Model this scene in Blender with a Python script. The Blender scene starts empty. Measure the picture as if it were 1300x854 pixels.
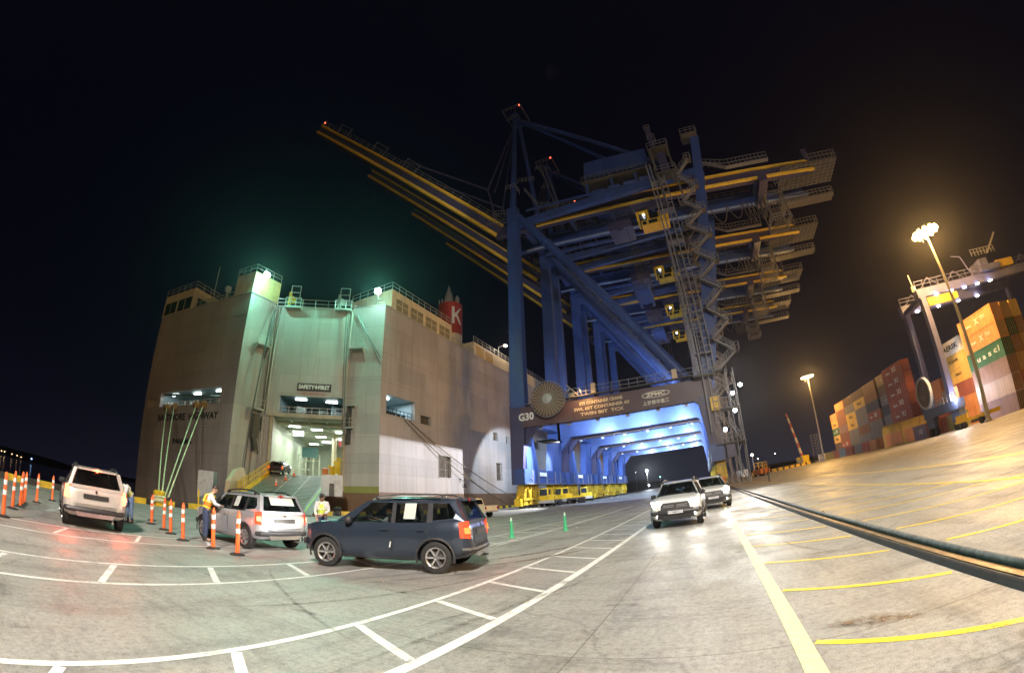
import bpy, bmesh, math, random
from mathutils import Vector, Matrix
R = math.radians
random.seed(7)
S = bpy.context.scene
COL = S.collection

# ------------------------------------------------------------------ camera
cam_d = bpy.data.cameras.new('camera')
cam = bpy.data.objects.new('camera', cam_d)
COL.objects.link(cam)
S.camera = cam
H = 1.53
PIT, ROL, YAW = .3773, -.0581, .4217
cam.matrix_world = (Matrix.Translation((0, 0, H)) @ Matrix.Rotation(YAW, 4, 'Z') @ Matrix.Rotation(PIT, 4, 'X')
                    @ Matrix.Rotation(math.pi / 2, 4, 'X') @ Matrix.Rotation(ROL, 4, 'Z'))
cam_d.type = 'PANO'
cam_d.sensor_width = 36
cam_d.sensor_fit = 'HORIZONTAL'
cam_d.clip_start = .05
cam_d.clip_end = 6000
cy = cam_d if hasattr(cam_d, 'panorama_type') else cam_d.cycles
cy.panorama_type = 'FISHEYE_LENS_POLYNOMIAL'
cy.fisheye_fov = R(179)
cy.fisheye_polynomial_k0 = 0
cy.fisheye_polynomial_k1 = -6.65144278e-02
cy.fisheye_polynomial_k2 = -2.55498265e-05
cy.fisheye_polynomial_k3 = 1.79481233e-05
cy.fisheye_polynomial_k4 = -4.67943791e-07

# ------------------------------------------------------------------ world (night) and exposure
W = bpy.data.worlds.new('World')
S.world = W
W.use_nodes = True
wn = W.node_tree
bg = wn.nodes['Background']
sky = wn.nodes.new('ShaderNodeTexSky')
sky.sky_type = 'NISHITA'
sky.sun_disc = False
sky.sun_elevation = R(-9)
sky.sun_rotation = R(120)
glow = wn.nodes.new('ShaderNodeMixRGB')
glow.blend_type = 'ADD'
glow.inputs[0].default_value = 1
glow.inputs[2].default_value = (.008, .008, .03, 1)     # night air glow over a lit harbour
wn.links.new(sky.outputs[0], glow.inputs[1])
# faint town glow low over the land beyond the quay, fading upward and round the compass
gtc = wn.nodes.new('ShaderNodeTexCoord'); gsp = wn.nodes.new('ShaderNodeSeparateXYZ'); wn.links.new(gtc.outputs['Generated'], gsp.inputs[0])
def gmath(op, a, b):
    n = wn.nodes.new('ShaderNodeMath'); n.operation = op
    for i, v in enumerate((a, b)):
        if isinstance(v, (int, float)): n.inputs[i].default_value = v
        else: wn.links.new(v, n.inputs[i])
    return n.outputs[0]
gel = gmath('POWER', 2.718, gmath('MULTIPLY', gmath('ABSOLUTE', gsp.outputs[2], 0), -7.5))
gaz = gmath('ADD', gmath('MULTIPLY', gsp.outputs[1], .42), gmath('ADD', gmath('MULTIPLY', gsp.outputs[0], .2), .45))
gcl = wn.nodes.new('ShaderNodeMixRGB'); gcl.blend_type = 'ADD'; gcl.inputs[0].default_value = 1
gmu = wn.nodes.new('ShaderNodeMixRGB'); gmu.blend_type = 'MULTIPLY'; gmu.inputs[0].default_value = 1; gmu.inputs[1].default_value = (.17, .19, .33, 1)
wn.links.new(gmath('MULTIPLY', gel, gmath('MAXIMUM', gaz, .05)), gmu.inputs[2])
wn.links.new(glow.outputs[0], gcl.inputs[1]); wn.links.new(gmu.outputs[0], gcl.inputs[2]); wn.links.new(gcl.outputs[0], bg.inputs[0])
bg.inputs[1].default_value = .1
S.view_settings.view_transform = 'Standard'
S.view_settings.look = 'None'
S.view_settings.exposure = .22
S.view_settings.gamma = 1
S.render.engine = 'CYCLES'
try:
    S.cycles.use_denoising = True
    S.cycles.denoiser = 'OPENIMAGEDENOISE'
    S.cycles.use_light_tree = True
    S.cycles.sample_clamp_indirect = 3
    S.cycles.sample_clamp_direct = 40
    S.cycles.max_bounces = 6
    S.cycles.volume_bounces = 0
    S.cycles.transparent_max_bounces = 12
    S.cycles.caustics_reflective = False
    S.cycles.caustics_refractive = False
except Exception:
    pass

SODIUM = (1, .56, .17)
WHITE = (.86, .93, 1)
GREEN = (.22, 1, .68)

# ------------------------------------------------------------------ materials
MATS = {}
def mat(name, col, rough=.5, metal=0, var=.12, scale=3., bump=0., coat=0., spec=.5, stretch=None, dirt=None, dirt_amt=.5):
    if name in MATS: return MATS[name]
    m = bpy.data.materials.new(name); m.use_nodes = True
    nt = m.node_tree; n = nt.nodes; L = nt.links
    b = n['Principled BSDF']
    b.inputs['Roughness'].default_value = rough
    b.inputs['Metallic'].default_value = metal
    b.inputs['Specular IOR Level'].default_value = spec
    b.inputs['Coat Weight'].default_value = coat
    b.inputs['Coat Roughness'].default_value = .08
    tc = n.new('ShaderNodeTexCoord')
    src = tc.outputs['Object']
    if stretch:
        mp = n.new('ShaderNodeMapping'); mp.inputs['Scale'].default_value = stretch
        L.new(src, mp.inputs[0]); src = mp.outputs[0]
    nz = n.new('ShaderNodeTexNoise'); nz.inputs['Scale'].default_value = scale
    nz.inputs['Detail'].default_value = 6; nz.inputs['Roughness'].default_value = .65
    L.new(src, nz.inputs[0])
    rp = n.new('ShaderNodeValToRGB')
    rp.color_ramp.elements[0].position = .3; rp.color_ramp.elements[1].position = .72
    lo = [c * (1 - var * 1.6) for c in col]; hi = [min(1, c * (1 + var)) for c in col]
    rp.color_ramp.elements[0].color = (*lo, 1); rp.color_ramp.elements[1].color = (*hi, 1)
    L.new(nz.outputs[0], rp.inputs[0])
    out = rp.outputs[0]
    if dirt:
        n2 = n.new('ShaderNodeTexNoise'); n2.inputs['Scale'].default_value = scale * .37
        n2.inputs['Detail'].default_value = 8; n2.inputs['Roughness'].default_value = .7
        L.new(src, n2.inputs[0])
        r2 = n.new('ShaderNodeValToRGB'); r2.color_ramp.elements[0].position = .5; r2.color_ramp.elements[1].position = .75
        r2.color_ramp.elements[1].color = (dirt_amt,) * 3 + (1,)
        L.new(n2.outputs[0], r2.inputs[0])
        mx = n.new('ShaderNodeMixRGB'); mx.inputs[2].default_value = (*dirt, 1)
        L.new(r2.outputs[0], mx.inputs[0]); L.new(out, mx.inputs[1]); out = mx.outputs[0]
    L.new(out, b.inputs['Base Color'])
    if bump:
        bp = n.new('ShaderNodeBump'); bp.inputs['Strength'].default_value = bump; bp.inputs['Distance'].default_value = .02
        L.new(nz.outputs[0], bp.inputs['Height']); L.new(bp.outputs[0], b.inputs['Normal'])
    MATS[name] = m
    return m

def emit(name, col, strength):
    if name in MATS: return MATS[name]
    m = bpy.data.materials.new(name); m.use_nodes = True
    b = m.node_tree.nodes['Principled BSDF']
    b.inputs['Base Color'].default_value = (*[k * .35 for k in col], 1)
    b.inputs['Emission Color'].default_value = (*col, 1)
    b.inputs['Emission Strength'].default_value = strength
    try: m.cycles.emission_sampling = 'NONE'
    except Exception: pass
    MATS[name] = m
    return m

def glass(name, tint, alpha):
    if name in MATS: return MATS[name]
    m = bpy.data.materials.new(name); m.use_nodes = True
    nt = m.node_tree; n = nt.nodes; L = nt.links
    b = n['Principled BSDF']; b.inputs['Base Color'].default_value = (.01, .012, .014, 1); b.inputs['Roughness'].default_value = .04
    tr = n.new('ShaderNodeBsdfTransparent'); tr.inputs[0].default_value = (*tint, 1)
    mx = n.new('ShaderNodeMixShader'); mx.inputs[0].default_value = alpha
    L.new(tr.outputs[0], mx.inputs[1]); L.new(b.outputs[0], mx.inputs[2]); L.new(mx.outputs[0], n['Material Output'].inputs[0])
    MATS[name] = m
    return m

# ------------------------------------------------------------------ mesh helpers
SPLIT = set('bogie_wheel shell_door winch hose_coupling deck_beam hydraulic_gear guide_rail stiffener equaliser_beam tower_floor walkway_floor walkway_cabinet hoist_house forestay festoon_cable stair_landing rear_platform rear_cross_beam portal_floodlight light_bracket lens house_undergear house_leg lamp_housing sodium_lens exhaust_pipe door_hinge_gear sill_frame_bar cab_frame cab_glass power_cabinet yellow_sign_plate reel_spoke hoist_rope bumper landing_leg window mast winch_cabinet anti_slip_bar top_platform aerial deck_rim cab_window bogie_arm bumper_bar spreader electric_cabinet'.split())
FINE = ('railing', 'stair', 'ladder', 'mast', 'seam', 'grid', 'tower', 'frame', 'emblem', 'step', 'guide', 'cage', 'wire', 'catwalk', 'gear')
class MB:
    def __init__(s): s.v = []; s.f = []; s.pc = []
    def add(s, vs, fs):
        o = len(s.v); s.pc.append((o, len(s.f))); s.v += [tuple(v) for v in vs]; s.f += [tuple(i + o for i in f) for f in fs]; return s
    def box(s, c, d, rot=None):
        x, y, z = (k / 2 for k in d)
        vs = [Vector(p) for p in ((-x, -y, -z), (x, -y, -z), (x, y, -z), (-x, y, -z), (-x, -y, z), (x, -y, z), (x, y, z), (-x, y, z))]
        if rot is not None: vs = [rot @ v for v in vs]
        return s.add([v + Vector(c) for v in vs], [(0, 3, 2, 1), (4, 5, 6, 7), (0, 1, 5, 4), (1, 2, 6, 5), (2, 3, 7, 6), (3, 0, 4, 7)])
    def bx(s, x0, x1, y0, y1, z0, z1):
        return s.box(((x0 + x1) / 2, (y0 + y1) / 2, (z0 + z1) / 2), (abs(x1 - x0), abs(y1 - y0), abs(z1 - z0)))
    def frame(s, a, b):
        a = Vector(a); b = Vector(b); d = (b - a).normalized()
        u = Vector((0, 0, 1)) if abs(d.z) < .97 else Vector((1, 0, 0))
        sx = d.cross(u).normalized(); sy = sx.cross(d).normalized()
        return a, b, sx, sy
    def beam(s, a, b, w, h, w2=None, h2=None):
        a, b, sx, sy = s.frame(a, b)
        w2 = w if w2 is None else w2; h2 = h if h2 is None else h2
        vs = []
        for p, ww, hh in ((a, w, h), (b, w2, h2)):
            vs += [p - sx * ww / 2 - sy * hh / 2, p + sx * ww / 2 - sy * hh / 2, p + sx * ww / 2 + sy * hh / 2, p - sx * ww / 2 + sy * hh / 2]
        return s.add(vs, [(0, 3, 2, 1), (4, 5, 6, 7), (0, 1, 5, 4), (1, 2, 6, 5), (2, 3, 7, 6), (3, 0, 4, 7)])
    def tube(s, a, b, r, n=8, r2=None):
        a, b, sx, sy = s.frame(a, b); r2 = r if r2 is None else r2
        vs = []
        for p, rr in ((a, r), (b, r2)):
            for i in range(n):
                t = 2 * math.pi * i / n; vs.append(p + sx * rr * math.cos(t) + sy * rr * math.sin(t))
        fs = [(i, (i + 1) % n, n + (i + 1) % n, n + i) for i in range(n)]
        fs += [tuple(range(n - 1, -1, -1)), tuple(range(n, 2 * n))]
        return s.add(vs, fs)
    def path(s, pts, r, n=6):
        pts = [Vector(p) for p in pts]
        rings = []
        for i, p in enumerate(pts):
            d = (pts[min(i + 1, len(pts) - 1)] - pts[max(i - 1, 0)]).normalized()
            u = Vector((0, 0, 1)) if abs(d.z) < .97 else Vector((1, 0, 0))
            sx = d.cross(u).normalized(); sy = sx.cross(d).normalized()
            rings.append([p + sx * r * math.cos(2 * math.pi * k / n) + sy * r * math.sin(2 * math.pi * k / n) for k in range(n)])
        vs = [q for rg in rings for q in rg]; fs = []
        for i in range(len(pts) - 1):
            fs += [(i * n + k, i * n + (k + 1) % n, (i + 1) * n + (k + 1) % n, (i + 1) * n + k) for k in range(n)]
        fs += [tuple(range(n - 1, -1, -1)), tuple(range((len(pts) - 1) * n, len(pts) * n))]
        return s.add(vs, fs)
    def lathe(s, prof, n=16, c=(0, 0, 0), axis='Z', close=False):
        vs = []
        for r, z in prof:
            for i in range(n):
                t = 2 * math.pi * i / n; x, y = r * math.cos(t), r * math.sin(t)
                p = {'Z': (x, y, z), 'Y': (x, z, y), 'X': (z, x, y)}[axis]
                vs.append(Vector(p) + Vector(c))
        k = len(prof); fs = []
        for j in range(k - 1 + (1 if close else 0)):
            a = j * n; b = ((j + 1) % k) * n
            for i in range(n):
                f = (a + i, a + (i + 1) % n, b + (i + 1) % n, b + i)
                fs.append(f if axis != 'Y' else f[::-1])
        if not close:
            fs.append(tuple(range(n - 1, -1, -1)) if axis != 'Y' else tuple(range(n)))
            e = tuple(range((k - 1) * n, k * n)); fs.append(e if axis != 'Y' else e[::-1])
        return s.add(vs, fs)
    def prism(s, poly, vec):
        n = len(poly); poly = [Vector(p) for p in poly]; vec = Vector(vec)
        vs = poly + [p + vec for p in poly]
        fs = [tuple(range(n - 1, -1, -1)), tuple(range(n, 2 * n))] + [(i, (i + 1) % n, n + (i + 1) % n, n + i) for i in range(n)]
        return s.add(vs, fs)
    def rail(s, pts, h=1.1, step=2., w=.07, mid=True):
        pts = [Vector(p) for p in pts]
        for a, b in zip(pts, pts[1:]):
            L = (b - a).length; k = max(1, int(L / step))
            for z in ((h, h * .5) if mid else (h,)):
                s.beam(a + Vector((0, 0, z)), b + Vector((0, 0, z)), w, w)
            for i in range(k + 1):
                p = a.lerp(b, i / k); s.beam(p, p + Vector((0, 0, h)), w, w)
        return s
    def mesh(s, name, m=None, smooth=False):
        me = bpy.data.meshes.new(name); me.from_pydata(s.v, [], s.f); me.validate()
        bm = bmesh.new(); bm.from_mesh(me); bmesh.ops.recalc_face_normals(bm, faces=bm.faces[:]); bm.to_mesh(me); bm.free()
        if m: me.materials.append(m)
        if smooth: shade(me)
        me.update(); return me
    def build(s, name, m, parent=None, loc=(0, 0, 0), rz=0, smooth=False):
        if name in SPLIT and len(s.pc) > 1:      # each separate piece is a part of its own
            first = None
            for i, (v0, f0) in enumerate(s.pc):
                v1, f1 = s.pc[i + 1] if i + 1 < len(s.pc) else (len(s.v), len(s.f))
                q = MB(); q.add(s.v[v0:v1], [tuple(k - v0 for k in f) for f in s.f[f0:f1]])
                o = link(name, q.mesh(name, m, smooth), parent, loc, rz); first = first or o
            return first
        o = link(name, s.mesh(name, m, smooth), parent, loc, rz)
        if parent is not None and len(s.pc) > 6 and any(k in name for k in FINE): o['kind'] = 'stuff'   # bars too thin to pick apart
        return o

def shade(me, ang=40):
    me.polygons.foreach_set('use_smooth', [True] * len(me.polygons))
    try: me.set_sharp_from_angle(angle=R(ang))
    except Exception: pass

def link(name, me, parent=None, loc=(0, 0, 0), rz=0):
    o = bpy.data.objects.new(name, me); COL.objects.link(o)
    o.location = loc; o.rotation_euler = (0, 0, rz)
    if parent: o.parent = parent
    return o

def thing(name, label, cat, loc=(0, 0, 0), rz=0, group=None):
    o = link(name, None, None, loc, rz); o.empty_display_size = .3
    return tag(o, label, cat, group)
def tag(o, label, cat, group=None):
    o['label'] = label; o['category'] = cat
    if group: o['group'] = group
    return o
def kind(o, k): o['kind'] = k; return o
KIDS = {}
def kids(o): return [c for c in bpy.data.objects if c.parent == o]
def copy_tree(o, parent=None):
    c = o.copy(); COL.objects.link(c)
    if parent: c.parent = parent
    for ch in list(o.children): copy_tree(ch, c)
    return c
def swap(o, m):
    o.material_slots[0].link = 'OBJECT'; o.material_slots[0].material = m; return o

TXT = {}
def text_mesh(t, size, ext=.01, bold=0, align='CENTER', shear=0):
    key = (t, size, ext, bold, align, shear)
    if key in TXT: return TXT[key]
    cu = bpy.data.curves.new('lettering', 'FONT'); cu.body = t; cu.size = size; cu.extrude = ext; cu.align_x = align; cu.align_y = 'CENTER'
    cu.offset = bold; cu.resolution_u = 2; cu.shear = shear
    o = bpy.data.objects.new('lettering', cu); COL.objects.link(o)
    bpy.context.view_layer.update()
    me = bpy.data.meshes.new_from_object(o.evaluated_get(bpy.context.evaluated_depsgraph_get()))
    bpy.data.objects.remove(o); bpy.data.curves.remove(cu)
    me.name = 'lettering'; TXT[key] = me
    return me
def lettering(t, size, m, parent, pos, xdir, up=(0, 0, 1), ext=.01, bold=0, align='CENTER', width=None, shear=0):
    me = text_mesh(t, size, ext, bold, align, shear).copy(); me.materials.clear(); me.materials.append(m)
    x = Vector(xdir).normalized(); y = Vector(up).normalized(); z = x.cross(y)
    o = link('lettering', me, parent)
    sc = 1
    if width:
        xs = [v.co.x for v in me.vertices]; sc = width / max(1e-3, max(xs) - min(xs))
    M = Matrix((x, y, z)).transposed().to_4x4() @ Matrix.Diagonal((sc, 1, 1, 1)); M.translation = Vector(pos)
    o.matrix_local = M
    return o

def lamp(name, kind_, loc, power, col, size=.3, target=None, angle=100, blend=.5, parent=None):
    d = bpy.data.lights.new(name, kind_); d.energy = power; d.color = col
    if kind_ in ('POINT', 'SPOT'): d.shadow_soft_size = size
    if kind_ == 'AREA': d.size = size if not isinstance(size, tuple) else size[0]
    if kind_ == 'AREA' and isinstance(size, tuple): d.shape = 'RECTANGLE'; d.size_y = size[1]
    if kind_ == 'SPOT': d.spot_size = R(angle); d.spot_blend = blend
    o = bpy.data.objects.new(name, d); COL.objects.link(o); o.location = loc
    if target is not None:
        o.rotation_euler = (Vector(target) - Vector(loc)).to_track_quat('-Z', 'Y').to_euler()
    if parent: o.parent = parent
    return o

def wall(mb, A, B, z0, z1, holes=(), depth=.4, inward=None):
    "vertical wall in plan from A to B with rectangular holes (s0,s1,z0,z1) and reveals of the given depth"
    A = Vector((A[0], A[1], 0)); B = Vector((B[0], B[1], 0)); L = (B - A).length; d = (B - A) / L
    n = Vector(inward) if inward else Vector((-d.y, d.x, 0))
    ss = sorted({0, L, *[h[0] for h in holes], *[h[1] for h in holes]}); zs = sorted({z0, z1, *[h[2] for h in holes], *[h[3] for h in holes]})
    P = lambda s_, z_, k=0: A + d * s_ + n * k + Vector((0, 0, z_))
    for a, b in zip(ss, ss[1:]):
        for c, e in zip(zs, zs[1:]):
            m_ = ((a + b) / 2, (c + e) / 2)
            if any(h[0] < m_[0] < h[1] and h[2] < m_[1] < h[3] for h in holes): continue
            mb.add([P(a, c), P(b, c), P(b, e), P(a, e)], [(0, 1, 2, 3)])
    for h in holes:
        q = [P(h[0], h[2]), P(h[1], h[2]), P(h[1], h[3]), P(h[0], h[3])]; r = [v + n * depth for v in q]
        mb.add(q + r, [(0, 1, 5, 4), (1, 2, 6, 5), (2, 3, 7, 6), (3, 0, 4, 7)])
    return mb
# ------------------------------------------------------------------ ground, water, markings
def ground_mat(name, c0, c1, rough0=.46, rough1=.75):
    m = bpy.data.materials.new(name); m.use_nodes = True
    nt = m.node_tree; n = nt.nodes; L = nt.links; b = n['Principled BSDF']
    tc = n.new('ShaderNodeTexCoord'); P = tc.outputs['Object']
    def noise(scale, det=6, ro=.6, st=None, rot=0):
        src = P
        if st:
            mp = n.new('ShaderNodeMapping'); mp.inputs['Scale'].default_value = st; mp.inputs['Rotation'].default_value = (0, 0, rot); L.new(P, mp.inputs[0]); src = mp.outputs[0]
        z = n.new('ShaderNodeTexNoise'); z.inputs['Scale'].default_value = scale; z.inputs['Detail'].default_value = det; z.inputs['Roughness'].default_value = ro
        L.new(src, z.inputs[0]); return z.outputs[0]
    def ramp(x, stops):
        r = n.new('ShaderNodeValToRGB'); L.new(x, r.inputs[0]); e = r.color_ramp.elements
        while len(e) < len(stops): e.new(.5)
        for k, (p, c) in zip(e, stops): k.position = p; k.color = (*(c if isinstance(c, tuple) else (c,) * 3), 1)
        return r.outputs[0]
    def mul(a, c, f=1):
        x = n.new('ShaderNodeMixRGB'); x.blend_type = 'MULTIPLY'; x.inputs[0].default_value = f; L.new(a, x.inputs[1]); L.new(c, x.inputs[2]); return x.outputs[0]
    base = ramp(noise(.22, 9, .7), [(.3, c0), (.7, c1)])
    base = mul(base, ramp(noise(14, 9, .8), [(.3, .42), (.5, .9), (.66, 1.08)]))           # aggregate
    base = mul(base, ramp(noise(90, 2, .5), [(.32, .5), (.45, 1.0)]))                      # grit
    base = mul(base, ramp(noise(1.1, 8, .75, (1, .22, 1), -.5), [(.33, .6), (.5, .96), (.8, 1.0)]))  # tyre-dark streaks
    base = mul(base, ramp(noise(2.6, 6, .72, (1, .3, 1), .3), [(.27, .5), (.35, 1.0)]))    # oil spots
    base = mul(base, ramp(noise(1.7, 6, .8, (.25, 1, 1), -.35), [(.34, .66), (.5, 1.0)]))
    vo = n.new('ShaderNodeTexVoronoi'); vo.feature = 'DISTANCE_TO_EDGE'; vo.inputs['Scale'].default_value = .16
    wv = n.new('ShaderNodeVectorMath'); wv.operation = 'ADD'; nv = n.new('ShaderNodeTexNoise'); nv.inputs['Scale'].default_value = .7; nv.inputs['Detail'].default_value = 6
    sc_ = n.new('ShaderNodeVectorMath'); sc_.operation = 'SCALE'; sc_.inputs['Scale'].default_value = 2.2
    L.new(P, nv.inputs[0]); L.new(nv.outputs[1], sc_.inputs[0]); L.new(P, wv.inputs[0]); L.new(sc_.outputs[0], wv.inputs[1]); L.new(wv.outputs[0], vo.inputs[0])
    base = mul(base, ramp(vo.outputs[0], [(.0, .35), (.0035, .6), (.007, 1.0)]), .4)       # hairline cracks
    # slab joints
    br = n.new('ShaderNodeTexBrick'); br.offset = 0; br.inputs['Scale'].default_value = 1; br.inputs['Brick Width'].default_value = 6; br.inputs['Row Height'].default_value = 6
    br.inputs['Mortar Size'].default_value = .012; br.inputs['Mortar Smooth'].default_value = .6
    br.inputs['Color1'].default_value = (1, 1, 1, 1); br.inputs['Color2'].default_value = (.9, .9, .9, 1); br.inputs['Mortar'].default_value = (.45, .43, .4, 1)
    mp = n.new('ShaderNodeMapping'); mp.inputs['Location'].default_value = (1.3, 2.2, 0); L.new(P, mp.inputs[0]); L.new(mp.outputs[0], br.inputs[0])
    base = mul(base, br.outputs[0], .8)
    L.new(base, b.inputs['Base Color'])
    ro = ramp(noise(.6, 7, .7, (1, .5, 1)), [(.34, rough0 - .07), (.46, rough0), (.65, rough1)])
    L.new(ro, b.inputs['Roughness']); b.inputs['Specular IOR Level'].default_value = .35
    bp = n.new('ShaderNodeBump'); bp.inputs['Strength'].default_value = .5; bp.inputs['Distance'].default_value = .012
    L.new(noise(30, 8, .75), bp.inputs['Height']); L.new(bp.outputs[0], b.inputs['Normal'])
    return m
M_CONC = ground_mat('concrete_apron', (.30, .29, .272), (.41, .40, .378))
QX = -35.1
def sheet(name, x0, x1, y0, y1, z, m, k='structure'):
    mb = MB(); mb.add([(x0, y0, z), (x1, y0, z), (x1, y1, z), (x0, y1, z)], [(0, 1, 2, 3)])
    return kind(mb.build(name, m), k)
sheet('ground', QX, 2500, -900, 3000, 0, M_CONC)
mb = MB(); mb.add([(QX, -900, 0), (QX, 3000, 0), (QX, 3000, -6), (QX, -900, -6)], [(0, 1, 2, 3)])
kind(mb.build('quay_wall', mat('quay_wall', (.2, .19, .18), .8, bump=.3)), 'structure')
M_SEA = mat('sea_water', (.004, .006, .008), .12, var=.3, scale=.6, bump=.8, stretch=(1, .4, 1))
sheet('sea', -3500, QX, -900, 3000, -2.4, M_SEA)

# distant hills along the bay
mb = MB(); pts = []
random.seed(3)
k = 90
for i in range(k + 1):
    a = R(-95 + 205 * i / k)          # bearing from +Y towards +X
    r = 1900 + 200 * math.sin(i * .3)
    h = 22 + 14 * math.sin(i * .21 + 1) + 9 * math.sin(i * .57) + 4 * math.sin(i * 1.7)
    x, y = math.sin(a) * r, math.cos(a) * r
    if x < -900: h *= .7
    pts.append((x, y, h))
vs = []
for (x, y, h) in pts: vs += [(x, y, -3), (x * 1.0, y * 1.0, h * .5), (x * 1.06, y * 1.06, h), (x * 1.3, y * 1.3, -3)]
fs = []
for i in range(k):
    for j in range(3): fs.append((i * 4 + j, (i + 1) * 4 + j, (i + 1) * 4 + j + 1, i * 4 + j + 1))
mb.add(vs, fs)
kind(mb.build('hills', mat('dark_hillside', (.05, .055, .045), .9, scale=.02, var=.4), smooth=True), 'structure')

# painted markings: sheets 4 mm above the concrete
def paint(name, c, worn):
    m = mat(name, c, .55, var=.12, scale=9, dirt=(.33, .325, .3), dirt_amt=worn, bump=.25)
    nt = m.node_tree; n = nt.nodes; L = nt.links; tc = n.new('ShaderNodeTexCoord')          # chipped away in flakes
    a1 = n.new('ShaderNodeTexNoise'); a1.inputs['Scale'].default_value = 26; a1.inputs['Detail'].default_value = 9; a1.inputs['Roughness'].default_value = .8
    a2 = n.new('ShaderNodeTexNoise'); a2.inputs['Scale'].default_value = 1.3; a2.inputs['Detail'].default_value = 4
    for a in (a1, a2): L.new(tc.outputs['Object'], a.inputs[0])
    ad = n.new('ShaderNodeMath'); ad.operation = 'ADD'; L.new(a1.outputs[0], ad.inputs[0]); L.new(a2.outputs[0], ad.inputs[1])
    rp = n.new('ShaderNodeValToRGB'); rp.color_ramp.elements[0].position = .36; rp.color_ramp.elements[1].position = .43
    hv = n.new('ShaderNodeMath'); hv.operation = 'MULTIPLY'; hv.inputs[1].default_value = .5; L.new(ad.outputs[0], hv.inputs[0]); L.new(hv.outputs[0], rp.inputs[0])
    L.new(rp.outputs[0], n['Principled BSDF'].inputs['Alpha'])
    return m
M_WHITE = paint('white_road_paint', (.74, .74, .72), .95)
M_YEL = paint('yellow_road_paint', (.78, .56, .04), .55)
M_PALE = paint('worn_cream_paint', (.62, .6, .36), .85)
def stripe(name, a, b, w, m, z=.004):
    a = Vector((*a, z)); b = Vector((*b, z)); d = (b - a).normalized(); n = Vector((-d.y, d.x, 0)) * w / 2
    L = (b - a).length; k = max(2, int(L / .8)); mb = MB(); vs = []
    for i in range(k + 1):
        p = a.lerp(b, i / k); j1 = random.uniform(-.006, .006); j2 = random.uniform(-.006, .006)
        vs += [p + n * (1 + j1 / w), p - n * (1 + j2 / w)]
    mb.add(vs, [(2 * i, 2 * i + 1, 2 * i + 3, 2 * i + 2) for i in range(k)])
    return kind(mb.build(name, m), 'structure')
stripe('white_line', (-2.55, -12), (-2.55, 120), .15, M_WHITE)
stripe('white_line', (-3.97, -12), (-3.97, 120), .11, M_WHITE)
for i in range(-8, 34):
    y = 2.16 + i * 1.665
    stripe('white_rung', (-3.9, y - .02), (-2.64, y - .62), .11, M_WHITE)
stripe('white_line', (.69, -6), (.69, 110), .17, M_PALE)
stripe('white_line', (-7.1, -8), (-7.0, 40), .1, M_WHITE)
stripe('white_line', (-8.8, -8), (-8.45, 40), .1, M_WHITE)
for i in range(-5, 14):
    stripe('white_rung', (-8.6, 2.22 + i * 2.0), (-7.16, 1.64 + i * 2.0), .12, M_WHITE)
stripe('white_line', (-12.0, -8), (-11.8, 30), .1, M_WHITE)
stripe('white_line', (-13.65, -8), (-13.4, 30), .1, M_WHITE)
for i in range(-3, 10):
    stripe('white_rung', (-13.6, 2.13 + i * 2.2), (-12.1, 1.53 + i * 2.2), .1, M_WHITE)
for i in range(-3, 16):
    y = 3.76 + i * 1.87
    stripe('yellow_line', (.8, y), (2.56, y - 1.0), .095, M_YEL)
    stripe('yellow_line', (3.3, y - 1.42), (6.7, y - 3.4), .095, M_YEL)
stripe('yellow_line', (6.72, -10), (6.72, 90), .12, M_YEL)
stripe('yellow_line', (6.8, 9.0), (9.4, 6.4), .12, M_YEL)
stripe('white_line', (10.9, 15.73), (14.5, 15.3), .12, M_WHITE)
stripe('worn_yellow_band', (9.9, 40), (9.9, 8), .5, mat('faint_yellow_paint', (.5, .4, .16), .5, dirt=(.28, .25, .2), dirt_amt=.9, scale=5))
stripe('green_line', (-14, 25.9), (-5.5, 28.6), .22, mat('faded_green_paint', (.24, .36, .22), .6, dirt=(.25, .24, .2), dirt_amt=.9, scale=6))
stripe('white_line', (-6.8, 13), (-6.86, 40), .1, M_WHITE, .0085)

# tyre marks and rust stains: thin dark films on the concrete
def stain_mat(name, c, dens, st):
    m = bpy.data.materials.new(name); m.use_nodes = True; nt = m.node_tree; n = nt.nodes; L = nt.links; b = n['Principled BSDF']
    b.inputs['Base Color'].default_value = (*c, 1); b.inputs['Roughness'].default_value = .6
    at_ = n.new('ShaderNodeAttribute'); at_.attribute_name = 'cover'
    tc = n.new('ShaderNodeTexCoord'); nz = n.new('ShaderNodeTexNoise'); nz.inputs['Scale'].default_value = st; nz.inputs['Detail'].default_value = 8; nz.inputs['Roughness'].default_value = .75
    L.new(tc.outputs['Object'], nz.inputs[0])
    rp = n.new('ShaderNodeValToRGB'); rp.color_ramp.elements[0].position = .36; rp.color_ramp.elements[1].position = .62; L.new(nz.outputs[0], rp.inputs[0])
    mu = n.new('ShaderNodeMath'); mu.operation = 'MULTIPLY'; L.new(rp.outputs[0], mu.inputs[0]); L.new(at_.outputs['Fac'], mu.inputs[1])
    m2 = n.new('ShaderNodeMath'); m2.operation = 'MULTIPLY'; m2.inputs[1].default_value = dens; L.new(mu.outputs[0], m2.inputs[0]); L.new(m2.outputs[0], b.inputs['Alpha'])
    return m
M_SKID = stain_mat('tyre_rubber_film', (.07, .062, .052), .5, 7)
M_RUST = stain_mat('rust_stain', (.22, .12, .05), .95, 5)
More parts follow.
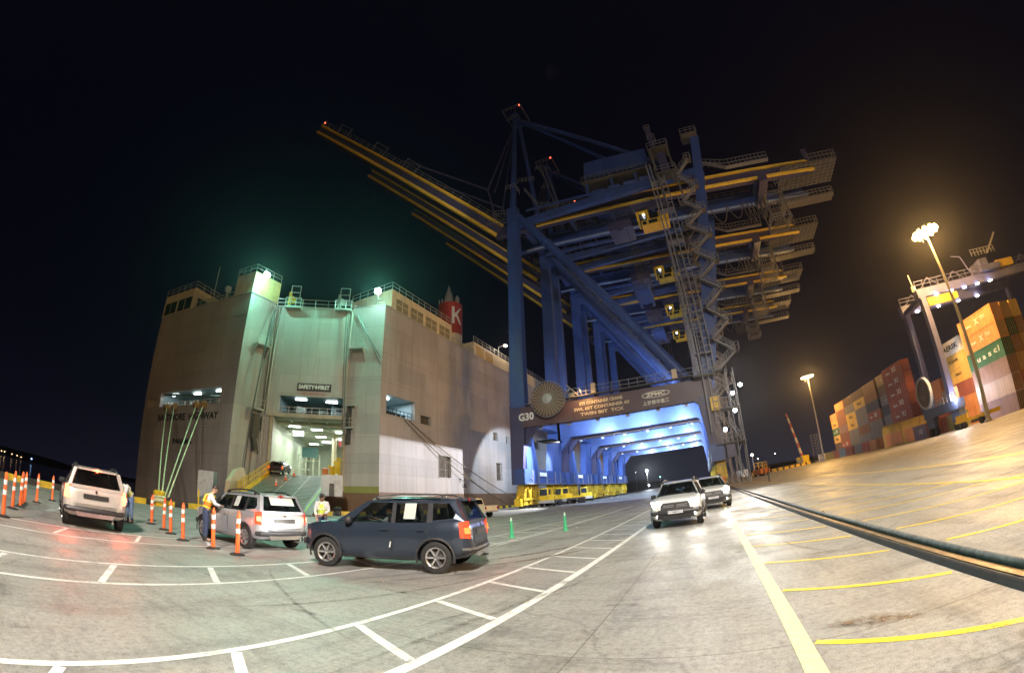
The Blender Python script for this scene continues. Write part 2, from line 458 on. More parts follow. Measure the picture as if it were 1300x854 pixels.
def film(name, pts, w, m, z=.0065, taper=True):
    pts = [Vector((*p, z)) for p in pts]; mb = MB(); vs = []; k = len(pts)
    for i, p in enumerate(pts):
        d = (pts[min(i + 1, k - 1)] - pts[max(i - 1, 0)]).normalized(); n = Vector((-d.y, d.x, 0))
        ww = w * (min(1, .15 + 2.5 * min(i, k - 1 - i) / (k - 1)) if taper else 1) * random.uniform(.7, 1.15) / 2
        vs += [p + n * ww, p + n * ww * random.uniform(-.25, .25), p - n * ww]
    mb.add(vs, [(3 * i + j, 3 * i + j + 1, 3 * i + 4 + j, 3 * i + 3 + j) for i in range(k - 1) for j in (0, 1)])
    o = mb.build(name, m); a = o.data.attributes.new('cover', 'FLOAT', 'POINT')
    a.data.foreach_set('value', [(1. if j == 1 else 0.) * min(1, .1 + 4 * min(i, k - 1 - i) / k) for i in range(k) for j in range(3)])
    return kind(o, 'structure')
def arc(a, b, sag, k=18):
    a = Vector(a); b = Vector(b); d = b - a; n = Vector((-d.y, d.x)).normalized()
    return [tuple(a.lerp(b, i / k) + n * sag * 4 * (i / k) * (1 - i / k)) for i in range(k + 1)]
film('tyre_mark', arc((-6.0, 5.6), (-4.2, 8.6), .15), .16, M_SKID)
film('tyre_mark', arc((-6.4, 6.0), (-4.6, 9.2), .15), .12, M_SKID)
film('tyre_mark', arc((-5.4, 8.4), (-3.2, 12.2), -.2), .35, M_RUST)
film('tyre_mark', arc((-5.9, 9.0), (-3.8, 13.2), -.2), .3, M_RUST)
film('tyre_mark', arc((-16, 3.0), (-11.9, 3.6), .3), .2, M_SKID)
film('tyre_mark', arc((-15.6, 1.9), (-12.4, 2.6), .3), .16, M_SKID)
film('tyre_mark', arc((-3.3, 4.0), (-2.9, 5.4), .1), .1, M_SKID)
random.seed(21)
for i in range(24):
    x, y = random.uniform(-13, 2.4), random.uniform(1.0, 30); a_ = random.choice((1.57, 1.4, 1.75, 2.6, .5, 3.0)) + random.uniform(-.15, .15); ln = random.uniform(2, 8)
    film('tyre_mark', arc((x, y), (x + math.cos(a_) * ln, y + math.sin(a_) * ln), random.uniform(-.5, .5)), random.uniform(.1, .22), M_SKID, .0066 + i * .00002)
for i in range(9):
    x, y = random.uniform(-11, 2.2), random.uniform(2.0, 16); film('oil_stain', arc((x, y), (x + random.uniform(.3, .9), y + random.uniform(-.3, .3)), .05), random.uniform(.15, .4), M_SKID, .0076 + i * .00002)
film('rust_stain', arc((.95, 4.12), (1.85, 3.72), .03), .42, M_RUST)
film('tyre_mark', arc((.8, 4.08), (1.5, 3.84), .02), .16, M_SKID)
film('tyre_mark', arc((1.5, 7.52), (2.05, 7.38), .02), .2, M_SKID)
film('tyre_mark', arc((1.05, 4.75), (1.25, 4.68), .01), .06, M_SKID)

# cable belt and crane rail that run along the landside of the lane
M_RUB = mat('black_rubber_belt', (.016, .017, .02), .8, scale=6, var=.3, bump=.2)
M_STEEL = mat('rolled_steel_rail', (.34, .26, .19), .5, .6, scale=4, var=.3)
M_HOSE = mat('grey_blue_hose', (.13, .15, .16), .55, scale=8, var=.4, dirt=(.05, .05, .05), dirt_amt=.7)
t = thing('crane_rail', 'long black rubber edged crane rail with bright steel head sunk along the apron', 'rail', (2.75, 0, 0))
mb = MB(); mb.prism([(-.13, -12, .002), (-.07, -12, .05), (-.04, -12, .06), (-.04, -12, .002)], (0, 215, 0)); mb.build('rubber_edge', M_RUB, t)
mb = MB(); mb.bx(-.036, .10, -12, 203, .002, .055); mb.bx(-.01, .06, -12, 203, .055, .07); mb.build('rail_head', M_STEEL, t)
mb = MB(); mb.bx(.104, .15, -12, 203, .002, .03); mb.build('rail_clip_strip', M_RUB, t)
hp = []
for i in range(120):
    y = -10 + i * 1.7
    hp.append((2.985 + .012 * math.sin(i * 1.3) + .01 * math.sin(i * .41), y, .065))
h = MB().path(hp, .054, 10).build('power_hose', M_HOSE, None, smooth=True)
tag(h, 'grey blue power hose lying on the ground beside the crane rail', 'hose')
mb = MB()
for i in range(3, 110, 5):
    y = -10 + i * 1.7; mb.tube((2.985, y, .08), (2.985, y + .12, .08), .064, 10)
mb.build('hose_coupling', M_STEEL, h)

# quay kerb of yellow and black blocks
M_KY = mat('yellow_kerb_paint', (.72, .5, .03), .6, scale=4, dirt=(.12, .1, .06), dirt_amt=.55)
M_KB = mat('black_kerb_paint', (.03, .03, .03), .6, scale=4)
kb = thing('quay_kerb', 'yellow and black painted concrete kerb along the edge of the quay', 'kerb', (QX, 0, 0))
my = MB().bx(0, .45, -.6, .6, 0, .42).mesh('kerb_block', M_KY); mk = MB().bx(0, .44, -.6, .6, 0, .415).mesh('kerb_block', M_KB)
for i in range(-8, 68): link('kerb_block', my if i % 2 else mk, kb, (0, i * 1.2, 0))
# ------------------------------------------------------------------ the car carrier
def hull_mat(name, c, dirt):
    fresh = name not in MATS
    m = mat(name, c, .5, var=.12, scale=.25, stretch=(1, 1, .22), dirt=dirt, dirt_amt=.6, bump=.05)
    if fresh:      # welded plates about 6 m by 2.4 m, rust runs and scuffs
        nt = m.node_tree; n = nt.nodes; L = nt.links; b = n['Principled BSDF']; src = b.inputs['Base Color'].links[0].from_socket
        tc = n.new('ShaderNodeTexCoord'); sp = n.new('ShaderNodeSeparateXYZ'); L.new(tc.outputs['Object'], sp.inputs[0])
        ad = n.new('ShaderNodeMath'); ad.operation = 'ADD'; L.new(sp.outputs[0], ad.inputs[0]); L.new(sp.outputs[1], ad.inputs[1])
        cb = n.new('ShaderNodeCombineXYZ'); L.new(ad.outputs[0], cb.inputs[0]); L.new(sp.outputs[2], cb.inputs[1])
        br = n.new('ShaderNodeTexBrick'); br.inputs['Scale'].default_value = 1; br.inputs['Brick Width'].default_value = 6.3; br.inputs['Row Height'].default_value = 2.45; br.inputs['Mortar Size'].default_value = .035; br.inputs['Mortar Smooth'].default_value = .8
        br.inputs['Color1'].default_value = (1, 1, 1, 1); br.inputs['Color2'].default_value = (.76, .76, .77, 1); br.inputs['Mortar'].default_value = (.7, .68, .66, 1); L.new(cb.outputs[0], br.inputs[0])
        mx = n.new('ShaderNodeMixRGB'); mx.blend_type = 'MULTIPLY'; mx.inputs[0].default_value = .8; L.new(src, mx.inputs[1]); L.new(br.outputs[0], mx.inputs[2])
        mp = n.new('ShaderNodeMapping'); mp.inputs['Scale'].default_value = (1.1, 1.1, .05); L.new(tc.outputs['Object'], mp.inputs[0])
        nz = n.new('ShaderNodeTexNoise'); nz.inputs['Scale'].default_value = 1.6; nz.inputs['Detail'].default_value = 7; nz.inputs['Roughness'].default_value = .7; L.new(mp.outputs[0], nz.inputs[0])
        rp = n.new('ShaderNodeValToRGB'); rp.color_ramp.elements[0].position = .52; rp.color_ramp.elements[1].position = .74; rp.color_ramp.elements[1].color = (.75, .75, .75, 1); L.new(nz.outputs[0], rp.inputs[0])
        m2 = n.new('ShaderNodeMixRGB'); m2.inputs[2].default_value = (c[0] * .62, c[1] * .5, c[2] * .38, 1); L.new(rp.outputs[0], m2.inputs[0]); L.new(mx.outputs[0], m2.inputs[1])
        L.new(m2.outputs[0], b.inputs['Base Color'])
        bp = n.new('ShaderNodeBump'); bp.inputs['Strength'].default_value = .35; bp.inputs['Distance'].default_value = .05
        n3 = n.new('ShaderNodeTexNoise'); n3.inputs['Scale'].default_value = .9; n3.inputs['Detail'].default_value = 2; L.new(tc.outputs['Object'], n3.inputs[0])
        L.new(n3.outputs[0], bp.inputs['Height']); L.new(bp.outputs[0], b.inputs['Normal'])
    return m
M_HULL = hull_mat('grey_hull_paint', (.50, .465, .455), (.36, .29, .25))
M_HULL2 = hull_mat('pale_ramp_door_paint', (.50, .49, .46), (.38, .32, .26))
M_BOOT = hull_mat('brown_boot_topping', (.22, .13, .08), (.12, .08, .05))
M_CREAM = mat('cream_deckhouse_paint', (.72, .62, .4), .5, scale=1.2, dirt=(.45, .33, .2), dirt_amt=.5, stretch=(1, 1, .3))
M_DECKG = mat('green_deck_paint', (.13, .155, .12), .5, scale=2, var=.3, dirt=(.2, .19, .16), dirt_amt=.7)
M_INW = mat('pale_green_bulkhead', (.5, .52, .40), .5, scale=1, var=.08)
M_BLK = mat('black_paint', (.02, .02, .02), .5)
M_WHT = mat('white_paint', (.8, .8, .78), .45, var=.05)
M_GALV = mat('galvanised_steel', (.5, .49, .46), .45, .4, scale=5)
M_YELP = mat('yellow_machine_paint', (.75, .5, .02), .45, scale=3, dirt=(.25, .16, .05), dirt_amt=.5)
M_RED = mat('red_funnel_paint', (.42, .04, .03), .45, scale=1)
M_TUBE = emit('deck_tube_light', (.9, 1, .97), 14)
M_ORG = mat('orange_paint', (.75, .2, .03), .5, scale=3)
M_GREYB = mat('light_grey_cabinet_paint', (.55, .58, .6), .5, scale=3, dirt=(.3, .28, .25), dirt_amt=.6)
M_PANE = glass('dark_pane', (.3, .33, .33), .75)

A_, B_, C_, D_, E_ = (-69.8, 21.06), (-48.39, 25.71), (-48.5, 29.9), (-40.1, 37.15), (-35.87, 38.98)
DK = 27.0
def lerp2(a, b, s):
    v = Vector(b) - Vector(a); return Vector(a) + v.normalized() * s
def on(a, b, s, z, off=0):
    "point at distance s along plan line ab, height z, off metres in front of the plate"
    d = (Vector(b) - Vector(a)).normalized(); n = Vector((d.y, -d.x)); p = Vector(a) + d * s + n * off
    return Vector((p.x, p.y, z))
ship = thing('car_carrier', 'huge grey car carrier moored stern first with its cargo ramp lowered on the quay', 'ship', (0, 0, 0))
ab_holes = [(4.6, 19.1, 12.45, 14.55), (.75, 3.6, 12.5, 13.85)]
cd_holes = [(1.75, 10.75, 4.45, 11.5), (2.3, 10.7, 12.1, 14.35)]
cd_len = (Vector(D_) - Vector(C_)).length
hull = MB(); wall(hull, A_, B_, 2.7, DK, ab_holes, .5); p_stern = hull.build('stern_plate', M_HULL, ship)
mb = MB(); wall(mb, A_, B_, -3, 2.7); mb.build('lower_stern_plate', M_HULL, ship)
mb = MB(); wall(mb, D_, E_, -3, 2.55); wall(mb, E_, (E_[0], 168), -3, 2.7); wall(mb, C_, D_, -3, 2.7); wall(mb, B_, C_, -3, 2.7); wall(mb, (A_[0], 168), A_, -3, 2.7)
mb.build('boot_topping', M_BOOT, ship)
mb = MB(); wall(mb, B_, C_, 2.7, DK); mb.build('recess_side_plate', M_HULL2, ship)
mb = MB(); wall(mb, C_, D_, 2.7, DK - .4, cd_holes, .5); mb.build('recess_back_plate', M_HULL2, ship)
mb = MB(); wall(mb, D_, E_, 3.35, DK); mb.build('quarter_plate', M_HULL2, ship)
mb = MB(); wall(mb, D_, E_, 2.55, 3.35); mb.build('green_boot_band', mat('green_band_paint', (.28, .30, .08), .5), ship)
sd = [(40.1 - E_[1], 46 - E_[1], 12.5, 15.05), (47.15 - E_[1], 49.7 - E_[1], 12.25, 13.55), (51.5 - E_[1], 54.8 - E_[1], 5.0, 8.3), (69.6 - E_[1], 72 - E_[1], 5.0, 8.3), (69 - E_[1], 70.8 - E_[1], 12.3, 13.9), (74 - E_[1], 75.6 - E_[1], 12.2, 13.7),
      (88 - E_[1], 92 - E_[1], 12.3, 14), (110 - E_[1], 113 - E_[1], 5, 8.3), (130 - E_[1], 134 - E_[1], 12.3, 14)]
mb = MB(); wall(mb, E_, (E_[0], 168), 2.7, DK, sd, .45); mb.build('side_plate', M_HULL, ship)
mb = MB(); wall(mb, (A_[0], 168), A_, 2.7, DK); wall(mb, (E_[0], 168), (A_[0], 168), -3, DK); mb.build('port_plate', M_HULL, ship)
mb = MB(); mb.add([(*p, DK - .02) for p in (A_, B_, C_, D_, E_, (E_[0], 168), (A_[0], 168))], [tuple(range(7))]); mb.build('weather_deck', M_DECKG, ship)
# weld seams: proud thin strakes and frames
M_SEAM = mat('hull_seam', (.33, .30, .28), .55)
mb = MB()
for z in (6.2, 9.4, 16.6, 20.4, 24.0):
    for a, b in ((A_, B_), (D_, E_)):
        L = (Vector(b) - Vector(a)).length; mb.beam(on(a, b, .05, z, .0), on(a, b, L - .05, z, .0), .02, .05)
    mb.beam((E_[0] + .0, E_[1] + .1, z), (E_[0] + .0, 167, z), .02, .05)
for s_ in range(46, 168, 7): mb.beam((E_[0], s_ + .3, 2.9), (E_[0], s_ + .3, DK), .05, .02)
mb.build('weld_seam', M_SEAM, ship)
# bulwark rim
mb = MB()
for a, b in ((A_, B_), (B_, C_), (D_, E_), (E_, (E_[0], 168))):
    mb.beam((*a, DK + .06), (*b, DK + .06), .2, .16)
mb.beam((*C_, DK - .34), (*D_, DK - .34), .25, .16); mb.build('deck_rim', M_HULL2, ship)

# rooms behind the openings
def room(a, b, s0, s1, z0, z1, depth, wallm, floorm, tubes, beams, nm):
    d = (Vector(b) - Vector(a)).normalized(); n = Vector((-d.y, d.x))
    P = lambda s_, k, z: Vector((*(Vector(a) + d * s_ + n * k), z))
    mb = MB()
    q = [P(s0, .5, z0), P(s1, .5, z0), P(s1, depth, z0), P(s0, depth, z0), P(s0, .5, z1), P(s1, .5, z1), P(s1, depth, z1), P(s0, depth, z1)]
    mb.add(q, [(0, 4, 7, 3), (3, 7, 6, 2), (2, 6, 5, 1), (4, 5, 6, 7)]); mb.build(nm + '_bulkhead', wallm, ship)
    mb = MB(); mb.add(q[:4], [(0, 1, 2, 3)]); mb.build(nm + '_floor', floorm, ship)
    if beams:
        mb = MB()
        for k in range(1, int(depth / 2.2)): mb.beam(P(s0, k * 2.2, z1 - .25), P(s1, k * 2.2, z1 - .25), .25, .5)
        for j in range(1, 4):
            sj = s0 + (s1 - s0) * j / 4; mb.beam(P(sj, .6, z1 - .12), P(sj, depth, z1 - .12), .15, .24)
        mb.build('deck_beam', wallm, ship)
    for (fs, k) in tubes:
        sj = s0 + (s1 - s0) * fs; mb = MB(); mb.beam(P(sj - .75, k, z1 - .62 if beams else z1 - .15), P(sj + .75, k, z1 - .62 if beams else z1 - .15), .22, .12); mb.build('tube_light', M_TUBE, ship)
    return P
P = room(C_, D_, 1.75, 10.75, 4.4, 11.45, 26, M_INW, M_DECKG, [(.25, 2.6), (.55, 4.4), (.2, 7), (.9, 6), (.12, 10.5), (.5, 11), (.85, 13), (.5, 17), (.2, 20)], True, 'car_deck')
LD = (Vector(D_) - Vector(C_)).normalized(); LN = Vector((-LD.y, LD.x, 0)); LD = Vector((LD.x, LD.y, 0))
for k, pw in ((3.5, 420), (9.5, 600), (17, 560)):
    lamp('deck_light', 'AREA', P(6.2, k, 10.4), pw, (.85, 1, .9), (6.5, 1.2), target=P(6.2, k + .01, 4))
# ship interior: pillars, door frames, dark gear
mb = MB()
for sj in (2.0, 3.2, 4.4, 5.4): mb.beam(P(sj, 15.5, 4.4), P(sj, 15.5, 8.5), .16, .16)
for z in (6.2, 7.6, 8.5): mb.beam(P(1.9, 15.5, z), P(5.5, 15.5, z), .12, .12)
mb.build('inner_railing', M_INW, ship)
mb = MB(); mb.beam(P(8.6, 9, 4.4), P(8.6, 9, 11), .5, .5); mb.build('deck_pillar', mat('beige_pillar', (.6, .52, .36), .5), ship)
mb = MB(); mb.beam(P(2.6, 15.2, 8.9), P(5.2, 15.2, 8.9), .1, 1.6); mb.build('signal_panel', mat('dark_teal_board', (.04, .14, .13), .5), ship)
mb = MB(); mb.beam(P(9.3, 8, 9.6), P(10.6, 8, 9.6), .12, .9); mb.build('red_notice_board', mat('red_notice', (.5, .05, .06), .5), ship)
mb = MB()
for sj, k, h in ((9.9, 3, 2.2), (9.3, 2.4, 1.5), (10.3, 2.5, 2.6)):
    mb.beam(P(sj, k, 4.4), P(sj, k, 4.4 + h), .45, .5)
    mb.beam(P(sj - .5, k, 4.4 + h), P(sj + .4, k + .3, 4.4 + h * .75), .3, .3)
mb.build('hydraulic_gear', M_YELP, ship)
mb = MB(); mb.lathe([(.05, 0), (.55, .05), (.6, 1.2), (.35, 1.5), (.03, 1.55)], 14, P(2.3, .9, 4.4)); mb.build('red_cover', mat('red_canvas', (.6, .05, .03), .6), ship, smooth=True)
mb = MB(); mb.lathe([(.4, 0), (.42, 1.1), (.1, 1.2)], 12, P(8.5, 1.8, 4.4)); mb.build('orange_drum', M_ORG, ship)
# mooring decks
Pw = room(C_, D_, 2.3, 10.7, 12.05, 14.4, 8, mat('dark_teal_bulkhead', (.1, .16, .18), .5), M_DECKG, [(.3, 1.6), (.78, 2.4)], False, 'upper_deck')
lamp('deck_light', 'AREA', Pw(6, 2.4, 14.2), 160, (.8, .95, 1), (5, .4), target=Pw(6, 2.41, 12))
mb = MB(); mb.rail([Pw(2.4, 1, 12.05), Pw(10.6, 1, 12.05)], 1.05, 1., .05); mb.build('deck_railing', M_WHT, ship)
mb = MB(); mb.beam(Pw(4.5, 3, 12.05), Pw(4.5, 3, 13.5), 1.6, .8); mb.beam(Pw(7.6, 3.5, 12.05), Pw(7.6, 3.5, 13.2), 1, 1); mb.build('winch', mat('dark_green_gear', (.08, .11, .09), .5), ship)
mb = MB(); mb.beam(Pw(9.4, 5, 12.05), Pw(9.4, 5, 14.2), 2.2, .2); mb.build('pale_blue_locker', mat('pale_blue_bulkhead', (.35, .5, .58), .5), ship)
Pa = room(A_, B_, 4.6, 19.1, 12.4, 14.6, 7, mat('grey_blue_bulkhead', (.2, .26, .28), .5), M_DECKG, [(.12, 1.5), (.48, 1.8), (.86, 1.5)], False, 'mooring_deck')
lamp('deck_light', 'AREA', Pa(11.5, 2, 14.4), 240, (.8, .97, 1), (9, .4), target=Pa(11.5, 2.01, 12))
mb = MB(); mb.beam(Pa(4.7, .7, 14.45), Pa(18.9, 2.6, 13.9), .3, .25); mb.beam(Pa(9, 4, 12.4), Pa(9, 4, 13.8), 2.5, 1); mb.build('winch', mat('dark_green_gear', (.08, .11, .09), .5), ship)
mb = MB()
for s_ in (4.9, 5.8, 6.7, 10.2, 11.4, 12.4, 13.2, 18): mb.beam(Pa(s_, .8, 12.4), Pa(s_, .8, 13.3), .2, .2)
mb.rail([Pa(4.7, .6, 12.4), Pa(18.9, .6, 12.4)], .8, 1.2, .05); mb.build('deck_railing', M_WHT, ship)
M_FAIR = mat('rusty_orange_fairlead', (.4, .17, .05), .55, scale=3, var=.4)
for s_ in (7.3, 9.3, 14.6, 16.2):
    mb = MB(); mb.lathe([(.25, -.35), (.5, -.3), (.5, .3), (.25, .35)], 12, on(A_, B_, s_, 12.25, .25), 'X');
    mb.build('fairlead_roller', M_FAIR, ship, smooth=True)
Ps = room(E_, (E_[0], 168), 40.1 - E_[1], 46 - E_[1], 12.45, 15.1, 6, mat('blue_grey_bulkhead', (.35, .46, .52), .5), M_DECKG, [(.22, 1.5)], False, 'quarter_deck')
lamp('deck_light', 'AREA', Ps(4, 2, 14.9), 170, (.75, .93, 1), (3.5, .4), target=Ps(4, 2.01, 12))
mb = MB(); mb.rail([Ps(1.3, .5, 12.45), Ps(6.9, .5, 12.45)], 1.0, .8, .06)
for s_ in (1.6, 2.3, 3, 3.6, 4.5, 5.6): mb.beam(Ps(s_, .9, 12.45), Ps(s_, .9, 13.1), .45, .3)
mb.build('deck_railing', M_BLK, ship)
mb = MB()
for (s0, s1, z0, z1) in sd[1:]:
    mb.add([(E_[0] - .42, E_[1] + s0, z0), (E_[0] - .42, E_[1] + s1, z0), (E_[0] - .42, E_[1] + s1, z1), (E_[0] - .42, E_[1] + s0, z1)], [(0, 1, 2, 3)])
mb.build('shell_door', mat('dark_brown_shell_door', (.1, .075, .05), .5, scale=2, var=.4), ship)
mb = MB(); a, b = on(A_, B_, .75, 12.5, -.45), on(A_, B_, 3.6, 12.5, -.45); mb.add([a, b, b + Vector((0, 0, 1.35)), a + Vector((0, 0, 1.35))], [(0, 1, 2, 3)]); mb.build('shell_door', M_HULL, ship)
for k, (s0, s1, z0, z1) in enumerate(sd[1:]):
    mb = MB(); y0, y1 = E_[1] + s0, E_[1] + s1; x = E_[0] + .02
    for p, q in (((x, y0, z0), (x, y1, z0)), ((x, y1, z0), (x, y1, z1)), ((x, y1, z1), (x, y0, z1)), ((x, y0, z1), (x, y0, z0))): mb.beam(p, q, .1, .1)
    mb.build('door_frame', M_HULL2, ship)

# writing on the stern
dAB = Vector((*(Vector(B_) - Vector(A_)), 0)); dCD = Vector((*(Vector(D_) - Vector(C_)), 0))
lettering('BALTIMORE  HIGHWAY', 1.25, M_BLK, ship, on(A_, B_, 11.9, 10.85, .03), dAB, bold=.035, width=14.4)
lettering('PANAMA', 1.0, M_BLK, ship, on(A_, B_, 11.75, 7.55, .03), dAB, bold=.03, width=4.6)
mb = MB(); mb.beam(on(C_, D_, 4.5, 15.55, .05), on(C_, D_, 9.0, 15.55, .05), .08, 1.0); sg = mb.build('safety_board', M_BLK, ship)
lettering('SAFETY✛FIRST', .72, M_WHT, ship, on(C_, D_, 6.75, 15.55, .11), dCD, bold=.03, width=4.1)
lettering('NO SMOKING', .4, mat('faded_red_lettering', (.4, .2, .14), .6), ship, on(C_, D_, 6.75, 14.72, .03), dCD, bold=.015, width=3.0)
# tug push marks on the side
lettering('T', .9, M_BLK, ship, (E_[0] + .03, 57.2, 4.6), (0, 1, 0), bold=.03); lettering('UG', .8, M_BLK, ship, (E_[0] + .03, 58.5, 3.9), (0, 1, 0), bold=.03)

# deck houses, railings, funnel
def house(x0, x1, y0, y1, z0, z1, pts_win, name='deck_house'):
    mb = MB(); mb.bx(x0, x1, y0, y1, z0, z1); h = mb.build(name, M_CREAM, ship)
    return h
def window_row(par, a, b, s_list, w, z0, z1, off):
    for s_ in s_list:
        p0, p1 = on(a, b, s_, z0, off), on(a, b, s_ + w, z0, off)
        mb = MB(); mb.beam(p0 + Vector((0, 0, (z1 - z0) / 2)), p1 + Vector((0, 0, (z1 - z0) / 2)), .06, z1 - z0); o = mb.build('louvre_opening', mat('shaded_louvre', (.3, .25, .15), .6, scale=4, var=.3), par)
# wing house on the port quarter, parallel to the stern
dA = dAB.normalized(); nA = Vector((dA.y, -dA.x, 0))
def obox(mb, a, b, s0, s1, k0, k1, z0, z1):
    p = [on(a, b, s0, z0, k0), on(a, b, s1, z0, k0), on(a, b, s1, z0, k1), on(a, b, s0, z0, k1)]
    return mb.prism(p, (0, 0, z1 - z0))
mb = MB(); obox(mb, A_, B_, -.2, 8.2, .02, -9, DK, 30.7); h = mb.build('wing_house', M_CREAM, ship)
for s_, w in ((.4, 3.2), (4.2, 3.6)):
    mb = MB(); obox(mb, A_, B_, s_, s_ + w, .06, -.1, 27.35, 29.3); mb.build('window', M_PANE, h)
    mb = MB(); obox(mb, A_, B_, s_ + w / 2 - .06, s_ + w / 2 + .06, .08, .06, 27.35, 29.3); mb.build('mullion', M_CREAM, h)
mb = MB(); obox(mb, A_, B_, 8.18, 8.24, -.8, -4, 27.35, 29.3); mb.build('window', M_PANE, h)
mb = MB(); mb.rail([on(A_, B_, -.2, 30.7, 0), on(A_, B_, 8.2, 30.7, 0), on(A_, B_, 8.2, 30.7, -9)], 1.1, 1.4, .07); mb.build('railing', M_GALV, ship)
mb = MB(); mb.rail([on(A_, B_, 8.4, DK, -.3), on(A_, B_, 18.4, DK, -.3)], 1.1, 1.5, .07); mb.build('railing', M_GALV, ship)
mb = MB(); mb.tube(on(A_, B_, 12.6, DK, -.6), on(A_, B_, 12.3, 33.5, -.6), .12, 6, .05); mb.build('aerial', M_GALV, ship)
mb = MB(); mb.tube(on(A_, B_, 15.5, DK, -.8), on(A_, B_, 15.5, 29.6, -.8), .18, 8); mb.bx(*[v for k in range(3) for v in (on(A_, B_, 15.5, 29.2, -.8)[k] - .35, on(A_, B_, 15.5, 29.2, -.8)[k] + .35)]); mb.build('vent_head', M_WHT, ship)
mb = MB(); obox(mb, A_, B_, 18.2, 21.9, .02, -1.5, DK, 30.2);
mb.build('corner_house', M_CREAM, ship)
mb = MB(); mb.prism([(*B_, DK), (B_[0] - .02, B_[1] + 4.4, DK), (B_[0] - 3, B_[1] + 4.4, DK), (B_[0] - 3, B_[1] + .2, DK)], (0, 0, 3.2)); mb.build('corner_house', mat('yellow_green_house', (.66, .66, .28), .5, scale=1.5), ship)
mb = MB(); mb.rail([on(A_, B_, 18.2, 30.2, 0), on(A_, B_, 21.9, 30.2, 0), (B_[0], B_[1] + 4.3, 30.2)], 1.1, 1.2, .07); mb.build('railing', M_GALV, ship)
# ramp head with lifting gear
mb = MB(); mb.rail([(*(Vector(C_) + Vector(LD[:2]) * .2), DK - .3), (*D_, DK - .3)], 1.15, 1.7, .07); mb.build('railing', M_GALV, ship)
def on3(s_, z, k): return on(C_, D_, s_, z, k)
for s0 in (1.6, 8.6):
    mb = MB(); mb.beam(on3(s0, DK - .7, .5), on3(s0 + 2.2, DK - .7, .5), 1.1, .25); g_ = mb.build('sheave_platform', M_HULL2, ship)
    mb = MB(); mb.rail([on3(s0, DK - .6, 1.0), on3(s0 + 2.2, DK - .6, 1.0)], 1.2, .7, .07); mb.rail([on3(s0 + .5, DK + .6, .6), on3(s0 + 1.8, DK + .6, .6)], 2.0, .8, .07); mb.build('railing', M_GALV, ship)
    mb = MB(); mb.lathe([(.5, -.15), (.55, 0), (.5, .15)], 12, on3(s0 + .8, DK + .5, .5), 'X'); mb.beam(on3(s0 + .4, DK - .5, .4), on3(s0 + .4, DK + 1.7, .4), .3, .3); mb.build('sheave', M_YELP if s0 < 3 else M_GALV, ship)
mb = MB(); mb.rail([on(D_, E_, .3, DK, -.2), on(D_, E_, 4.5, DK, -.2)], 1.15, 1.2, .07); mb.build('railing', M_GALV, ship)
# vertical guides, hoist wires, stowed struts and small platforms in the recess
mb = MB()
for s_ in (.35, .75, 10.95): mb.beam(on3(s_, 2.7, .12), on3(s_, DK - .6, .12), .22, .2)
mb.build('guide_rail', M_HULL2, ship)
M_WIRE = mat('hoist_wire', (.12, .12, .11), .5, .5)
mb = MB()
for s_, t_ in ((1.1, .3), (.5, .2), (10.5, 11.0), (10.2, 10.8)):
    mb.tube(on3(s_, DK - .6, .7), on3(t_, 9.5, .5), .05, 5)
mb.tube(on(B_, C_, 3.6, 26, .6), on(B_, C_, .3, 3.6, 3.2), .09, 6); mb.tube(on(B_, C_, 3.6, 25, .8), on(B_, C_, -.6, 3.6, 4.2), .05, 6)
mb.tube(on(D_, E_, .6, 26, .3), on(D_, E_, 4.4, 19.5, .2), .06, 6); mb.tube(on(D_, E_, .9, 26, .3), on(D_, E_, 4.5, 18.5, .2), .05, 6)
mb.build('hoist_wire', M_WIRE, ship)
M_DARKM = mat('dark_machinery', (.07, .07, .065), .5, scale=3, var=.3)
def bracket(a, b, s_, z, w, out):
    mb = MB(); mb.prism([on(a, b, s_, z, .02), on(a, b, s_ + w, z, .02), on(a, b, s_ + w, z, out), on(a, b, s_, z, out)], (0, 0, .18))
    mb.prism([on(a, b, s_, z, .02), on(a, b, s_, z, out), on(a, b, s_, z - 1.4, .02)], (Vector((b[0] - a[0], b[1] - a[1], 0)).normalized() * .15))
    mb.prism([on(a, b, s_ + w - .15, z, .02), on(a, b, s_ + w - .15, z, out), on(a, b, s_ + w - .15, z - 1.4, .02)], (Vector((b[0] - a[0], b[1] - a[1], 0)).normalized() * .15))
    p_ = mb.build('bracket_platform', M_HULL2, ship)
    mb = MB(); mb.rail([on(a, b, s_, z + .18, out), on(a, b, s_ + w, z + .18, out)], 1.1, .6, .05); mb.build('railing', M_GALV, ship)
bracket(B_, C_, 1.6, 20.2, 2.2, 1.2); bracket(B_, C_, 2.0, 12.0, 2.0, 1.0); bracket(D_, E_, .3, 20.6, 2.0, 1.2); bracket(D_, E_, .2, 13.2, 1.4, .8); bracket(D_, E_, .2, 10.4, 1.2, .7)
mb = MB(); mb.beam(on(B_, C_, 3.2, 11.5, .3), on(B_, C_, 3.2, 8.5, .3), .9, .6); mb.beam(on(B_, C_, 3.0, 8.5, .5), on(B_, C_, 3.4, 7, .5), .7, .5); mb.beam(on(D_, E_, .5, 13, .2), on(D_, E_, .5, 8.5, .2), .5, .5); mb.build('door_hinge_gear', M_DARKM, ship)
mb = MB(); mb.beam(on3(1.0, 11.75, .25), on3(11.0, 11.75, .25), .5, .45); mb.beam(on3(1.45, 4.5, .2), on3(1.45, 11.6, .2), .35, .35); mb.beam(on3(10.95, 4.5, .25), on3(10.95, 11.6, .25), .3, .35); mb.build('door_frame', mat('weathered_beige_frame', (.42, .36, .26), .55, scale=2, dirt=(.2, .14, .08), dirt_amt=.6), ship)
